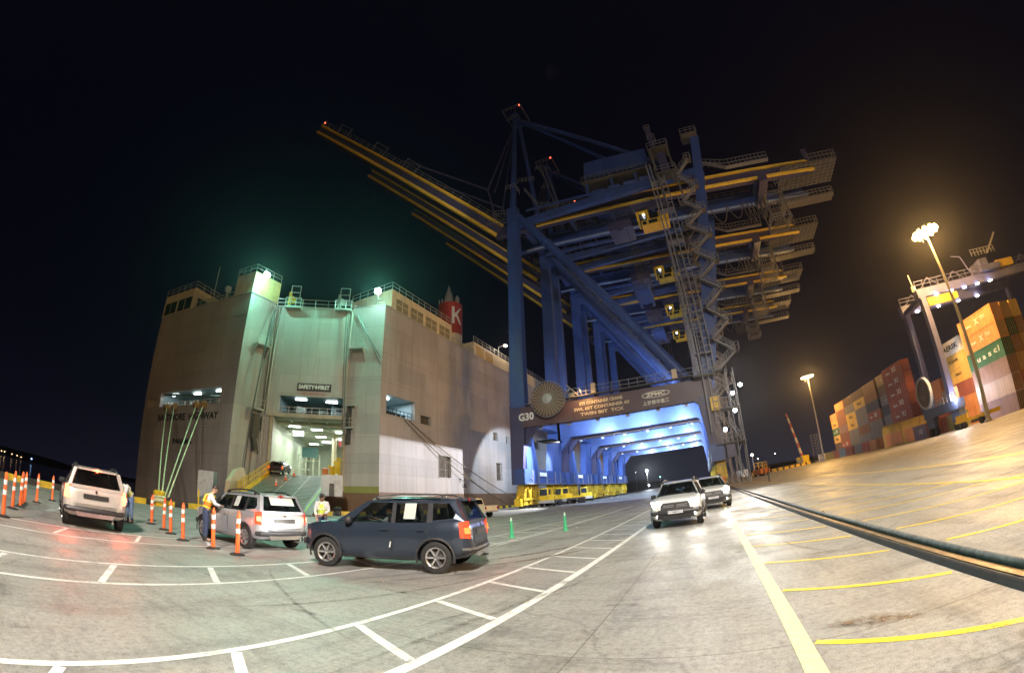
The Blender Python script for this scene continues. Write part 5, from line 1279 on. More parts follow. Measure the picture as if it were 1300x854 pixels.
    for i in range(6):
        a = 2 * math.pi * i / 6; d = Vector((math.cos(a), 0, math.sin(a))); rm.beam(d * .04 + Vector((0, .075, 0)), d * .215 + Vector((0, .095, 0)), .075, .035, .105, .03)
    rim = rm.mesh('rim', M_RIM, True)
    dsk = MB().lathe([(.01, 0), (.20, 0), (.20, .02), (.01, .03)], 20, (0, 0, 0), 'Y').mesh('brake_disc', M_INT)
    seen = set()
    for n, me, m_, par in parts:       # shorten the overhangs
        if me.name in seen: continue
        seen.add(me.name)
        for v in me.vertices:
            if v.co.x > 1.75: v.co.x = 1.75 + (v.co.x - 1.75) * .76
            if v.co.x < -1.75: v.co.x = -1.75 + (v.co.x + 1.75) * .86
    CAR['p'] = parts; CAR['w'] = (tyre, rim, dsk)
car_parts()
def make_car(label, loc, h, paint, z=0, pitch=0, head='off', tail='off', brake=False, roof=None, rail=None, paper=(), steer=0, ind=None):
    "h: heading vector of the front in plan"
    t = thing('sport_utility_car', label, 'car', (loc[0], loc[1], z), math.atan2(h[1], h[0]))
    if pitch: t.rotation_euler = Matrix.Rotation(math.atan2(h[1], h[0]), 4, 'Z').to_3x3().__matmul__(Matrix.Rotation(-pitch, 3, 'Y')).to_euler()
    M = {'paint': paint, 'roof': roof or paint, 'rail': rail or M_CLAD, 'head': M_HL if head == 'on' else M_HLO, 'fog': M_FOG if head == 'on' else M_HLO,
         'tail': {'off': M_TLO, 'on': M_TL, 'brake': M_TLB}[tail], 'seg': {'off': M_TLO, 'on': M_TLB, 'brake': M_TLB}[tail] if ind is None else ind, 'brake': M_TLB if brake else M_TLO}
    objs = []
    for n, me, m_, par in CAR['p']:
        if not me.materials: me.materials.append(M_INT)
        o = link(n, me, t if par is None else objs[par]); mm = M[m_] if isinstance(m_, str) else m_
        o.material_slots[0].link = 'OBJECT'; o.material_slots[0].material = mm; objs.append(o)
    for x in (1.335, -1.335):
        for s in (1, -1):
            w = link('wheel', CAR['w'][2], t, (x, s * .79, .342), (0 if s > 0 else math.pi) + (steer if x > 0 else 0))
            for me in CAR['w'][:2]: link(me.name.split('.')[0], me, w)
    for (xx, zz, ww, hh, s) in paper:
        y = ghy(xx, zz) + .004; mb = MB()
        mb.prism([(xx - ww / 2, s * (ghy(xx, zz - hh / 2) + .004), zz - hh / 2), (xx + ww / 2, s * (ghy(xx, zz - hh / 2) + .004), zz - hh / 2), (xx + ww / 2, s * (ghy(xx, zz + hh / 2) + .004), zz + hh / 2), (xx - ww / 2, s * (ghy(xx, zz + hh / 2) + .004), zz + hh / 2)], (0, s * .003, 0)); mb.build('paper_sheet', M_PAPER, t)
    return t
def at(t, p): return t.matrix_basis @ Vector(p)
def paintm(n, c, metal=.35, r=.3): return mat(n, c, r, metal, var=.05, scale=1.5, coat=.8, bump=0)
PT_BLUE = paintm('dark_blue_grey_car_paint', (.034, .048, .075), .45)
PT_SIL = paintm('silver_grey_car_paint', (.50, .52, .57), .6, .32)
PT_BEI = paintm('champagne_silver_car_paint', (.62, .58, .54), .4, .32)
PT_WHT = paintm('white_car_paint', (.66, .67, .68), .0, .35)
PT_DRK = paintm('dark_maroon_car_paint', (.04, .02, .02), .4)

# dark blue car, heading for the ramp
h1 = Vector((-.962, -.272)).normalized(); left = Vector((-h1.y, h1.x))
def centre(front_wheel, h, side):   # side=+1: the left front wheel is known
    f = Vector(front_wheel); lf = Vector((-h.y, h.x)); return f - h * 1.335 - lf * .80 * side
c1 = Vector((-6.92, 8.04))
car_blue = make_car('dark blue grey car crossing in the middle foreground, paper sheet on its rear side window', c1, h1, PT_BLUE, head='off', tail='on', rail=M_CHROME, paper=[(-.72, 1.33, .27, .34, 1), (-1.33, .98, .1, .08, 1), (-.36, .62, .03, .12, 1)], ind=M_IND, steer=.12, roof=PT_BLUE)
mb = MB(); mb.bx(.0, -1.2, -.5, .5, 1.655, 1.665); mb.build('white_roof_film', M_WHT, car_blue)
h2 = Vector((-1, -.02)).normalized()
c2 = Vector((-12.84, 7.6))
car_silver = make_car('silver car with a white lit tailgate, worker in orange vest leaning on its front door', c2, h2, PT_SIL, head='off', tail='on', rail=M_CLAD, paper=[(-.62, 1.34, .26, .3, 1)], brake=False)
mb = MB(); mb.prism([(-1.84, -.42, 1.53), (-1.84, .42, 1.53), (-1.985, .42, 1.30), (-1.985, -.42, 1.30)], (-.006, 0, .006)); mb.build('white_screen_film', M_PAPER, car_silver)
h3 = Vector((-.992, .11)).normalized(); lf3 = Vector((-h3.y, h3.x))
c3 = Vector((-15.95, 3.2))
car_red = make_car('champagne silver car seen from behind with its brake lamps glowing red', c3, h3, PT_BEI, head='on', tail='brake', brake=True, ind=M_TLB)
car_red.scale = (1.05, 1.05, 1.05)
h4 = Vector((-.03, -1)).normalized()
c4 = Vector((-1.15, 17.5))
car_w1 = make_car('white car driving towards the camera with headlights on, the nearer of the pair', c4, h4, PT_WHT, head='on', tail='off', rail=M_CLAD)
h5 = Vector((.044, -.999)).normalized()
c5 = Vector((.107, 24.46))
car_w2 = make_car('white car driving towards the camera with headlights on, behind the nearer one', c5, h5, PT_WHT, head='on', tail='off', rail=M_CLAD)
# dark car climbing the ramp
rv = -od; p_ = rpt(.12, -.07); p_.z = 4.43
slope = math.atan2(4.28, LR)
car_ramp = make_car('dark car driving up the ship ramp with amber tail lamps on', (p_.x, p_.y), Vector((rv.x, rv.y)), PT_DRK, z=p_.z, pitch=.10, head='on', tail='on', ind=M_IND)
for c, tl in ((car_blue, 10), (car_silver, 4), (car_red, 70), (car_ramp, 25)):
    c_ = bpy.context.view_layer.update()
    for s in (1, -1):
        lamp('taillight_glow', 'SPOT', c.matrix_world @ Vector((-2.2, s * .78, .93)), tl, (1, .10, .04), .06, target=c.matrix_world @ Vector((-5, s * 1.0, -.3)), angle=150, blend=.6)
lamp('brake_glow', 'POINT', car_red.matrix_world @ Vector((-2.3, 0, 1.5)), 8, (1, .08, .04), .05)
for c, pw in ((car_blue, 260), (car_red, 150), (car_w1, 80), (car_w2, 90), (car_ramp, 260)):
    for s in (1, -1):
        a = c.matrix_world @ Vector((2.12, s * .63, .9)); b = c.matrix_world @ Vector((12, s * .5, -.1))
        lamp('headlight_beam', 'SPOT', a, pw, (1, .96, .9), .06, target=b, angle=62, blend=.7)
# lens discs so that lit headlights are as round and bright as they look
for c in (car_w1, car_w2):
    for s in (1, -1):
        mb = MB(); mb.lathe([(.02, 0), (.10, .01), (.10, .05), (.02, .06)], 14, (1.97, s * .64, .875), 'X'); mb.build('headlight_reflector', M_HL, c)

# beige pickup by the ship
def make_pickup(label, loc, h, paint, name='pickup_truck'):
    t = thing(name, label, 'pickup truck', (*loc, 0), math.atan2(h[1], h[0]))
    mb = MB(); mb.prism([(2.5, -.86, .45), (2.5, -.86, .95), (1.2, -.86, 1.08), (-2.55, -.86, 1.08), (-2.55, -.86, .5)], (0, 1.72, 0)); o = mb.build('body', paint, t)
    mb = MB(); mb.prism([(1.25, -.84, 1.08), (.75, -.72, 1.72), (-.75, -.72, 1.75), (-.95, -.84, 1.08)], (0, 0, 0)) if 0 else None
    mb = MB(); v = [(1.25, -.84, 1.08), (.72, -.70, 1.70), (-.75, -.70, 1.73), (-.92, -.84, 1.08)]; w = [(x, -y, z) for x, y, z in v]; mb.add(v + w, [(0, 1, 2, 3), (7, 6, 5, 4), (0, 4, 5, 1), (1, 5, 6, 2), (2, 6, 7, 3), (3, 7, 4, 0)]); mb.build('cab', paint, t)
    for s in (1, -1):
        for a, b in ((1.0, .1), (0, -.78)):
            mb = MB(); mb.prism([(a, s * .835, 1.12), (a - (.32 if a > .5 else 0), s * .745, 1.6), (b, s * .745, 1.62), (b - (.05 if b < -.5 else 0), s * .835, 1.12)], (0, s * .012, 0)); mb.build('window', M_PANE, t)
    mb = MB(); mb.prism([(1.20, -.72, 1.16), (1.20, .72, 1.16), (.80, .64, 1.64), (.80, -.64, 1.64)], (.012, 0, .012)); mb.build('windscreen', M_PANE, t)
    mb = MB(); mb.prism([(-.93, -.66, 1.2), (-.93, .66, 1.2), (-.80, .6, 1.62), (-.80, -.6, 1.62)], (-.012, 0, 0)); mb.build('rear_window', M_PANE, t)
    mb = MB(); mb.bx(-2.5, -1.0, -.74, .74, 1.081, 1.09); mb.build('load_bed', M_INT, t)
    mb = MB(); mb.bx(-2.62, -2.56, -.8, .8, .5, .62); mb.bx(2.5, 2.58, -.85, .85, .45, .65); mb.build('bumper', M_CHROME, t)
    for s in (1, -1):
        mb = MB(); mb.bx(-2.58, -2.54, s * .68, s * .84, .75, 1.0); mb.build('taillight', M_TLO, t)
        for x in (1.6, -1.55):
            w = link('wheel', CAR['w'][2], t, (x, s * .76, .342), 0 if s > 0 else math.pi)
            for me in CAR['w'][:2]: link(me.name.split('.')[0], me, w)
    return t
make_pickup('cream double cab pickup parked beside the ship hull', (-20.6, 34.6), (-.97, .25), paintm('cream_car_paint', (.7, .6, .42), 0, .4))
# ------------------------------------------------------------------ people
def skinned(name, V, E, rad, root=0, sub=1, m=None):
    me = bpy.data.meshes.new(name); me.from_pydata([tuple(v) for v in V], E, []); o = bpy.data.objects.new('tmp', me); COL.objects.link(o)
    sk = o.modifiers.new('s', 'SKIN'); sk.use_smooth_shade = True
    for i, r in enumerate(rad):
        me.skin_vertices[0].data[i].radius = (r, r) if not isinstance(r, tuple) else r
        me.skin_vertices[0].data[i].use_root = i == root
    ss = o.modifiers.new('u', 'SUBSURF'); ss.levels = sub; ss.render_levels = sub
    bpy.context.view_layer.update()
    r = bpy.data.meshes.new_from_object(o.evaluated_get(bpy.context.evaluated_depsgraph_get())); bpy.data.objects.remove(o)
    bm = bmesh.new(); bm.from_mesh(r); bmesh.ops.delete(bm, geom=[v for v in bm.verts if not v.link_faces], context='VERTS'); bm.to_mesh(r); bm.free()
    r.name = name; r.materials.clear()
    if m: r.materials.append(m)
    r.polygons.foreach_set('use_smooth', [True] * len(r.polygons)); return r
M_SKIN = mat('tan_skin', (.42, .24, .16), .5, var=.08); M_HAIR = mat('dark_hair', (.02, .015, .012), .6)
M_JEAN = mat('dark_blue_jeans', (.03, .045, .10), .8, scale=20); M_JEANL = mat('mid_blue_jeans', (.10, .15, .26), .8, scale=20)
M_SHW = mat('pale_work_shirt', (.62, .62, .66), .8, scale=12, bump=.2); M_SHOE = mat('black_boot', (.02, .02, .02), .6)
M_VORG = mat('orange_vest', (.85, .2, .02), .7, scale=14, bump=.3); M_VYEL = mat('lime_vest', (.62, .80, .10), .7, scale=14, bump=.3)
M_REF = mat('reflective_band', (.75, .74, .6), .3); M_VYO = mat('yellow_shoulder', (.8, .62, .05), .7)
def person(label, loc, face, J, vest, jeans, band=M_REF, cap=None, seated=False):
    """J: joint positions (x forward, y left, z up), keys pelvis waist chest neck head shL elL wrL shR elR wrR hipL knL anL hipR knR anR"""
    t = thing('person', label, 'person', loc, face)
    J = {k: Vector(v) for k, v in J.items()}
    V, E, Rr, ix = [], [], [], {}
    def add(k, p, r, par=None):
        ix[k] = len(V); V.append(p); Rr.append(r)
        if par is not None: E.append((ix[par], ix[k]))
    add('pelvis', J['pelvis'], (.15, .115)); add('waist', J['waist'], (.14, .1), 'pelvis'); add('chest', J['chest'], (.165, .115), 'waist'); add('neckb', J['neck'] - (J['neck'] - J['chest']) * .3, .075, 'chest'); add('neck', J['neck'], .056, 'neckb')
    hd = (J['head'] - J['neck']).normalized(); fw = Vector((1, 0, 0)) if 'look' not in J else J['look'].normalized(); fw = (fw - hd * fw.dot(hd)).normalized()
    add('jaw', J['neck'] + hd * .075 + fw * .022, (.068, .075), 'neck'); add('head', J['head'], (.082, .098), 'jaw'); add('crown', J['head'] + hd * .085 - fw * .01, (.062, .075), 'head')
    for s in 'LR':
        add('sh' + s, J['sh' + s], .066, 'chest'); add('el' + s, J['el' + s], .046, 'sh' + s); add('wr' + s, J['wr' + s], .03, 'el' + s)
        d = (J['wr' + s] - J['el' + s]).normalized(); sd = d.cross(Vector((0, 0, 1)));  sd = sd.normalized() if sd.length > .1 else Vector((0, 1, 0))
        add('palm' + s, J['wr' + s] + d * .06, (.036, .02), 'wr' + s)
        for nm_, o_ in (('ka', -1), ('kb', 1)): add(nm_ + s, J['wr' + s] + d * .085 + sd * o_ * .021, (.022, .014), 'palm' + s)
        for q in range(4):
            b = J['wr' + s] + d * .10 + sd * (q - 1.5) * .021; L_ = (.07, .08, .075, .06)[q]
            add('f%d%s' % (q, s), b, .0095, ('ka' if q < 2 else 'kb') + s); add('g%d%s' % (q, s), b + d * L_ * .55 - Vector((0, 0, .012)), .009, 'f%d%s' % (q, s)); add('h%d%s' % (q, s), b + d * L_ - Vector((0, 0, .035)), .008, 'g%d%s' % (q, s))
        add('th' + s, J['wr' + s] + d * .035 + sd * .045, .0105, 'palm' + s); add('tt' + s, J['wr' + s] + d * .075 + sd * .062, .009, 'th' + s)
        add('hip' + s, J['hip' + s], .09, 'pelvis'); add('kn' + s, J['kn' + s], .058, 'hip' + s); add('an' + s, J['an' + s], .04, 'kn' + s)
        f = Vector((.17, .02 if s == 'L' else -.02, -.05)); add('toe' + s, J['an' + s] + f, (.035, .045), 'an' + s)
    link('body', skinned('body', V, E, Rr, 0, 2, M_SKIN), t)
    def cloth(name, keys, edges, rr, m, par=None, sub=2):
        return link(name, skinned(name, keys, edges, rr, 0, sub, m), par or t)
    cloth('trousers', [J['waist'] * .75 + J['pelvis'] * .25, J['pelvis'], J['hipL'], J['knL'], J['anL'] + Vector((0, 0, .03)), J['hipR'], J['knR'], J['anR'] + Vector((0, 0, .03))], [(0, 1), (1, 2), (2, 3), (3, 4), (1, 5), (5, 6), (6, 7)], [(.165, .125), (.165, .13), .108, .076, .064, .108, .076, .064], jeans)
    sl = lambda s: [J['sh' + s], J['el' + s], J['wr' + s] * .9 + J['el' + s] * .1]
    cloth('shirt', [J['waist'] * .35 + J['pelvis'] * .65, J['chest'], *sl('L'), *sl('R'), J['neck'] - (J['neck'] - J['chest']) * .25], [(0, 1), (1, 2), (2, 3), (3, 4), (1, 5), (5, 6), (6, 7), (1, 8)], [(.155, .115), (.18, .13), .082, .058, .046, .082, .058, .046, .08], M_SHW)
    v = cloth('safety_vest', [J['pelvis'] * .6 + J['waist'] * .4, J['waist'], J['chest'], J['chest'] + (J['neck'] - J['chest']) * .55], [(0, 1), (1, 2), (2, 3)], [(.18, .14), (.175, .135), (.20, .15), (.15, .1)], vest)
    ax = (J['chest'] - J['waist']).normalized()
    for f, p in ((-.06, J['waist']), (.12, J['waist'])):
        mb = MB(); c = p + ax * f; u = Vector((0, 1, 0)); w_ = u.cross(ax).normalized(); k = 18; vs = []
        for hh in (-.022, .022):
            for i in range(k): a = 2 * math.pi * i / k; vs.append(c + ax * hh + u * .192 * math.cos(a) + w_ * .152 * math.sin(a))
        mb.add(vs, [(i, (i + 1) % k, k + (i + 1) % k, k + i) for i in range(k)]); mb.build('reflective_band', band, v, smooth=True)
    for s, sg in (('L', 1), ('R', -1)):
        mb = MB(); a = J['chest'] + Vector((0, sg * .095, 0)) + ax * .13; mb.path([a + w_ * .16 - ax * .3, a + w_ * .15 - ax * .06, a + ax * .03, a - w_ * .15 - ax * .08, a - w_ * .155 - ax * .3], .022, 6); mb.build('reflective_band', band, v, smooth=True)
        mb = MB(); an = J['an' + s]; mb.lathe([(.03, -.06), (.055, -.03), (.06, .05), (.05, .1)], 10, an); mb.beam(an + Vector((-.04, 0, -.045)), an + Vector((.19, 0, -.06)), .09, .07); mb.build('boot', M_SHOE, t, smooth=True)
    mb = MB(); c = J['head'] + hd * .045 - fw * .022; vs = []; n = 12
    z_ = hd; x_ = fw; y_ = z_.cross(x_)
    for j in range(6):
        th = math.pi * .62 * j / 5
        for i in range(n):
            a = 2 * math.pi * i / n; cut = .0 if math.cos(a) < .3 else -.25
            th2 = th * (1 + cut); vs.append(c + z_ * .108 * math.cos(th2) + x_ * .115 * math.sin(th2) * math.cos(a) + y_ * .092 * math.sin(th2) * math.sin(a))
    mb.add(vs, [(j * n + i, j * n + (i + 1) % n, (j + 1) * n + (i + 1) % n, (j + 1) * n + i) for j in range(5) for i in range(n)])
    mb.build('cap' if cap else 'hair', cap or M_HAIR, t, smooth=True)
    # face
    mb = MB(); b = J['head'] + fw * .098; mb.add([b + z_ * .02, b - z_ * .03 + y_ * .016, b - z_ * .03 - y_ * .016, b - z_ * .028 + fw * .025], [(0, 1, 3), (0, 3, 2), (1, 2, 3)]); mb.build('nose', M_SKIN, t)
    for s in (1, -1):
        mb = MB(); mb.lathe([(.002, -.008), (.011, 0), (.002, .008)], 8, J['head'] + fw * .088 + y_ * .034 * s + z_ * .01); mb.build('eye', M_INT, t)
        mb = MB(); mb.lathe([(.005, -.03), (.016, 0), (.005, .03)], 8, J['head'] + y_ * .085 * s - z_ * .01 - fw * .01); mb.build('ear', M_SKIN, t)
    mb = MB(); mb.beam(b - z_ * .055 - y_ * .024 - fw * .008, b - z_ * .055 + y_ * .024 - fw * .008, .008, .008); mb.build('mouth', mat('lips', (.25, .1, .08), .5), t)
    return t
STAND = dict(pelvis=(0, 0, .95), waist=(.01, 0, 1.1), chest=(.02, 0, 1.34), neck=(.04, 0, 1.50), head=(.07, 0, 1.64), shL=(.01, .19, 1.42), elL=(.03, .25, 1.14), wrL=(.18, .2, .95), shR=(.01, -.19, 1.42), elR=(.03, -.25, 1.14), wrR=(.18, -.2, .95),
             hipL=(0, .1, .90), knL=(.02, .11, .48), anL=(-.02, .12, .09), hipR=(0, -.1, .90), knR=(.03, -.11, .48), anR=(0, -.12, .09))
hv = Vector((-h2.y, h2.x))
# worker in orange leaning at the silver car's front door (faces the car, +Y side)
w1 = at(car_silver, (.42, 1.27, 0))
person('worker in orange safety vest and dark jeans leaning on the silver car', (w1.x, w1.y, 0), math.atan2(-hv.y, -hv.x) if False else math.atan2(1, .35),
       dict(STAND, waist=(.05, 0, 1.1), chest=(.12, 0, 1.33), neck=(.2, 0, 1.48), head=(.28, 0, 1.60), look=(.9, 0, -.35), shL=(.12, .19, 1.40), elL=(.27, .24, 1.16), wrL=(.46, .16, 1.10), shR=(.13, -.19, 1.40), elR=(.28, -.24, 1.15), wrR=(.48, -.12, 1.12)), M_VORG, M_JEAN, M_VYO)
# worker in lime vest behind the dark car, head bowed
person('worker in lime yellow safety vest looking down behind the dark blue car', (-12.35, 10.4, 0), math.atan2(-1, .9),
       dict(STAND, head=(.12, 0, 1.62), look=(.75, 0, -.6), wrL=(.2, .1, 1.05), wrR=(.16, -.18, .95)), M_VYEL, M_JEAN, M_REF)
person('worker in yellow vest and blue jeans bent over beside the champagne car', (-17.6, 5.15, 0), math.atan2(-.8, .3),
       dict(STAND, waist=(.12, 0, 1.07), chest=(.33, 0, 1.22), neck=(.46, 0, 1.30), head=(.58, 0, 1.34), look=(.6, 0, -.8), shL=(.33, .18, 1.28), elL=(.45, .22, 1.02), wrL=(.6, .15, .9), shR=(.33, -.18, 1.28), elR=(.45, -.22, 1.02), wrR=(.6, -.12, .9)), mat('pale_yellow_vest', (.72, .68, .2), .7, scale=14), M_JEANL, M_REF)
sit = dict(pelvis=(-.1, 0, .72), waist=(-.13, 0, .85), chest=(-.14, 0, 1.05), neck=(-.12, 0, 1.22), head=(-.08, 0, 1.35), shL=(-.12, .18, 1.14), elL=(.06, .23, 1.0), wrL=(.3, .14, 1.1), shR=(-.12, -.18, 1.14), elR=(.06, -.23, 1.0), wrR=(.3, -.12, 1.12),
           hipL=(-.06, .1, .70), knL=(.34, .12, .74), anL=(.5, .12, .45), hipR=(-.06, -.1, .70), knR=(.34, -.12, .74), anR=(.5, -.12, .45))
dl = at(car_blue, (.02, .36, 0)); person('driver with dark cap and pale yellow vest inside the dark blue car', (dl.x, dl.y, 0), math.atan2(h1.y, h1.x), sit, M_VYEL, M_JEAN, M_REF, cap=mat('navy_cap', (.03, .03, .12), .7))
dl = at(car_silver, (.02, .36, 0)); person('driver behind the open front window of the silver car', (dl.x, dl.y, 0), math.atan2(h2.y, h2.x), sit, mat('grey_shirt_vest', (.3, .3, .3), .8), M_JEAN, M_REF)
# ------------------------------------------------------------------ delineators, cones, bollards
M_DORG = mat('orange_delineator_plastic', (.85, .14, .03), .45, var=.08)
M_BAND = mat('white_reflective_band', (.8, .78, .76), .3)
M_BASE = mat('black_rubber_base', (.02, .02, .02), .7)
def make_post(label, loc, tilt=(0, 0)):
    t = thing('delineator_post', label, 'traffic post', (*loc, 0), random.uniform(0, 3), 'orange posts channelling the cars')
    t.rotation_euler = (tilt[0], tilt[1], t.rotation_euler.z)
    return t
pm = MB().lathe([(.045, .05), (.056, .06), (.056, .5), (.05, 1.0), (.045, 1.04), (.028, 1.06), (.03, 1.10), (.012, 1.12)], 14).mesh('post', M_DORG, True)
bmn = MB().lathe([(.20, 0), (.20, .03), (.12, .055), (.06, .06)], 14).mesh('base', M_BASE)
b1 = MB().lathe([(.058, .55), (.0585, .67)], 14).mesh('reflective_band', M_BAND); b2 = MB().lathe([(.0555, .80), (.055, .92)], 14).mesh('reflective_band', M_BAND)
hk = MB().beam((0, -.05, 1.0), (0, .05, 1.0), .02, .05).mesh('loop', M_DORG)
posts = [((-13.6, .27), 'leftmost orange post, cut off by the edge of the picture'), ((-16.15, .62), 'orange post second from the left edge, nearest of its tight group'), ((-17.2, .93), 'orange post in the tight left group, second nearest'), ((-18.0, 1.05), 'orange post in the tight left group, third nearest'), ((-18.9, 1.18), 'orange post in the tight left group, farthest'),
         ((-20.5, 1.8), 'orange post just right of the tight left group'), ((-23.2, 2.8), 'pale lit orange post midway between the tight group and the champagne car'), ((-25.5, 4.4), 'orange post half hidden by the left tail lamp of the champagne car'),
         ((-17.9, 6.15), 'bright lit orange post in front of the yellow bollard, the nearer of two'), ((-19.6, 6.75), 'bright lit orange post in front of the yellow bollard, the farther of two'), ((-16.0, 5.98), 'left one of two orange posts between the bollard and the silver car'), ((-14.8, 5.78), 'right one of two orange posts between the bollard and the silver car'),
         ((-13.1, 5.52), 'orange post at the front wheel of the silver car'), ((-11.45, 5.72), 'orange post standing before the worker in the orange vest'), ((-10.3, 5.83), 'orange post before the rear wheel of the silver car')]
for (p, l) in posts:
    t = make_post(l, p, (random.uniform(-.04, .04), random.uniform(-.04, .04)))
    for n, me in (('post', pm), ('base', bmn), ('reflective_band', b1), ('reflective_band', b2), ('loop', hk)): link(n, me, t)
M_GCONE = mat('green_cone_plastic', (.05, .42, .2), .45); 
def cone(label, loc, z, m, s=1., band=True, rot=None, group=None):
    t = thing('traffic_cone', label, 'traffic cone', (*loc, z), 0, group)
    mb = MB(); mb.lathe([(.14 * s, .03 * s), (.03 * s, .72 * s), (.018 * s, .73 * s)], 16); mb.build('cone', m, t, smooth=True)
    mb = MB(); mb.bx(-.2 * s, .2 * s, -.2 * s, .2 * s, 0, .035 * s); mb.build('base', m, t)
    if band:
        for a, b in ((.36, .50), (.58, .66)):
            r = lambda z_: (.142 - .11 * (z_ - .03) / .69) * s
            mb = MB(); mb.lathe([(r(a) + .002, a * s), (r(b) + .002, b * s)], 16); mb.build('reflective_band', M_BAND, t)
    if rot: t.rotation_euler = rot
    return t
def tall(label, loc):
    t = thing('traffic_cone', label, 'traffic cone', (*loc, 0), 0, 'slim green cones on the apron')
    MB().lathe([(.09, .03), (.05, .62), (.045, .66)], 14).build('cone', M_GCONE, t, smooth=True)
    MB().lathe([(.046, .66), (.03, .78), (.012, .8)], 14).build('pale_tip', mat('pale_green_tip', (.5, .65, .55), .5), t, smooth=True)
    MB().lathe([(.16, 0), (.15, .03), (.09, .04)], 14).build('base', M_GCONE, t)
tall('slim green cone on the apron, the one nearer the dark blue car', (-7.53, 15.67)); tall('slim green cone on the apron, the one nearer the yellow crane wheels', (-6.16, 18.18))
for i, (u, v) in enumerate(((.29, .38), (.335, .2), (.385, .05))):
    p = rpt(u, v, .03); cone('striped orange and white cone on the ship ramp, %s' % ['lowest of the line', 'second up the line', 'third up the line', 'topmost at the ship door'][i] if 0 else ['lowest of the line', 'middle one of the line', 'topmost at the ship door'][i], (p.x, p.y), p.z, M_DORG, 1.1, True, (0, 0, 0), 'cones up the middle of the ramp')
MB_ = MB(); t = thing('guide_post', 'dark slim post standing alone on the apron near the crane rail', 'post', (7.18, 52.6, 0)); MB_.lathe([(.22, 0), (.2, .06), (.09, .08), (.08, 1.15), (.02, 1.2)], 12).build('post', mat('dark_post', (.05, .045, .05), .6), t, smooth=True)
t = thing('mooring_bollard', 'yellow mooring bollard on the quay edge holding four pale ropes', 'bollard', (*BOL, 0))
MB().lathe([(.55, 0), (.55, .08), (.30, .15), (.27, .65), (.45, .85), (.46, 1.05), (.36, 1.15), (.02, 1.17)], 18).build('bollard_post', M_YELP, t, smooth=True)
MB().lathe([(.48, .3), (.58, .42), (.48, .55), (.58, .68), (.46, .78)], 16).build('rope_turns', M_ROPE, t, smooth=True)
for y, l in ((20.5, 'small black bollard between the ramp and the tall blue crane'), (66, 'black bollard at the quay edge under the crane row')):
    t = thing('mooring_bollard', l, 'bollard', (-33.8, y + 10, 0)); MB().lathe([(.4, 0), (.25, .1), (.24, .5), (.42, .7), (.3, .9), (.02, .95)], 14).build('bollard_post', M_BLK, t, smooth=True)
for (p, l) in (((-33.2, 15.2), 'thin yellow pole by the quay edge left of the ramp cabinet'), ((-32.9, 16.3), 'short yellow marker pole beside the ramp cabinet')):
    t = thing('marker_pole', l, 'pole', (*p, 0)); MB().tube((0, 0, 0), (0, 0, 1.6 if 'thin' in l else 1.1), .07, 8).build('pole', M_YELP, t)
t = thing('water_jug', 'small pale plastic water jug standing on the ground by the posts', 'jug', (-24.3, 4.3, 0)); MB().lathe([(.16, 0), (.17, .05), (.17, .38), (.06, .5), (.05, .56)], 12).build('jug_body', mat('pale_blue_plastic', (.5, .6, .7), .3), t, smooth=True)
MB().lathe([(.06, .56), (.055, .6)], 10).build('cap', M_WHT, t)

# ------------------------------------------------------------------ high mast lights along the yard
def mast(loc, label, h=30, pw=0, lc=None, aim=None):
    t = thing('high_mast_light', label, 'light mast', (*loc, 0), 0, 'high mast lights along the yard')
    MB().lathe([(.6, 0), (.6, .3), (.36, .35), (.36, 1.5), (.16, h)], 12).build('mast_pole', mat('beige_mast_steel', (.45, .42, .36), .45, .3), t, smooth=True)
    MB().lathe([(1.55, h - .15), (1.62, h), (1.55, h + .15)], 24).build('head_frame', M_GALV, t)
    MB().tube((-1.0, 0, h), (-1.15, 0, h - 1.6), .06, 6).build('winch_tail', M_GALV, t)
    mb = MB(); le = MB()
    for i in range(18):
        a = 2 * math.pi * i / 12; rr_ = 2.0 if i < 12 else 1.05; x, y = rr_ * math.cos(a), rr_ * math.sin(a)
        mb.box((x, y, h + .12), (.62, .5, .3), Matrix.Rotation(a, 3, 'Z')); le.box((x * 1.04, y * 1.04, h - .1), (.56, .46, .14), Matrix.Rotation(a, 3, 'Z'))
    mb.build('lamp_housing', M_GALV, t); le.build('sodium_lens', emit('sodium_lens', (1, .60, .2), 300), t)
    if aim: lamp('fill_flood', 'SPOT', (loc[0], loc[1], h - .9), pw, lc, 1.2, target=aim, angle=94, blend=.9)
    else: lamp('sodium_light', 'POINT', (loc[0], loc[1], h - .9), pw, SODIUM, 1.2)
    return t
mast((42.2, 59.2), 'tall mast with a glowing orange lamp head, in front of the container stacks', 29, 66000)
mast((42.5, 160), 'distant mast with a glowing orange lamp head, left of the container stacks', 30.5, 60000)
mast((42.2, -42), 'tall mast with an orange lamp head behind the camera', 29, 66000)
mast((12, -19), 'unseen tall mast added behind the camera, with a white lamp head', 29, 150000, (1, .94, .86), (-2, 8, 0))  # unseen mast, added to light the foreground from behind
lamp('fill_flood', 'SPOT', (12, -19, 28.1), 52000, (.86, .92, 1), 1.0, target=(-4, 60, 46), angle=66, blend=.7)  # second spot added at the unseen mast to brighten the upper cranes

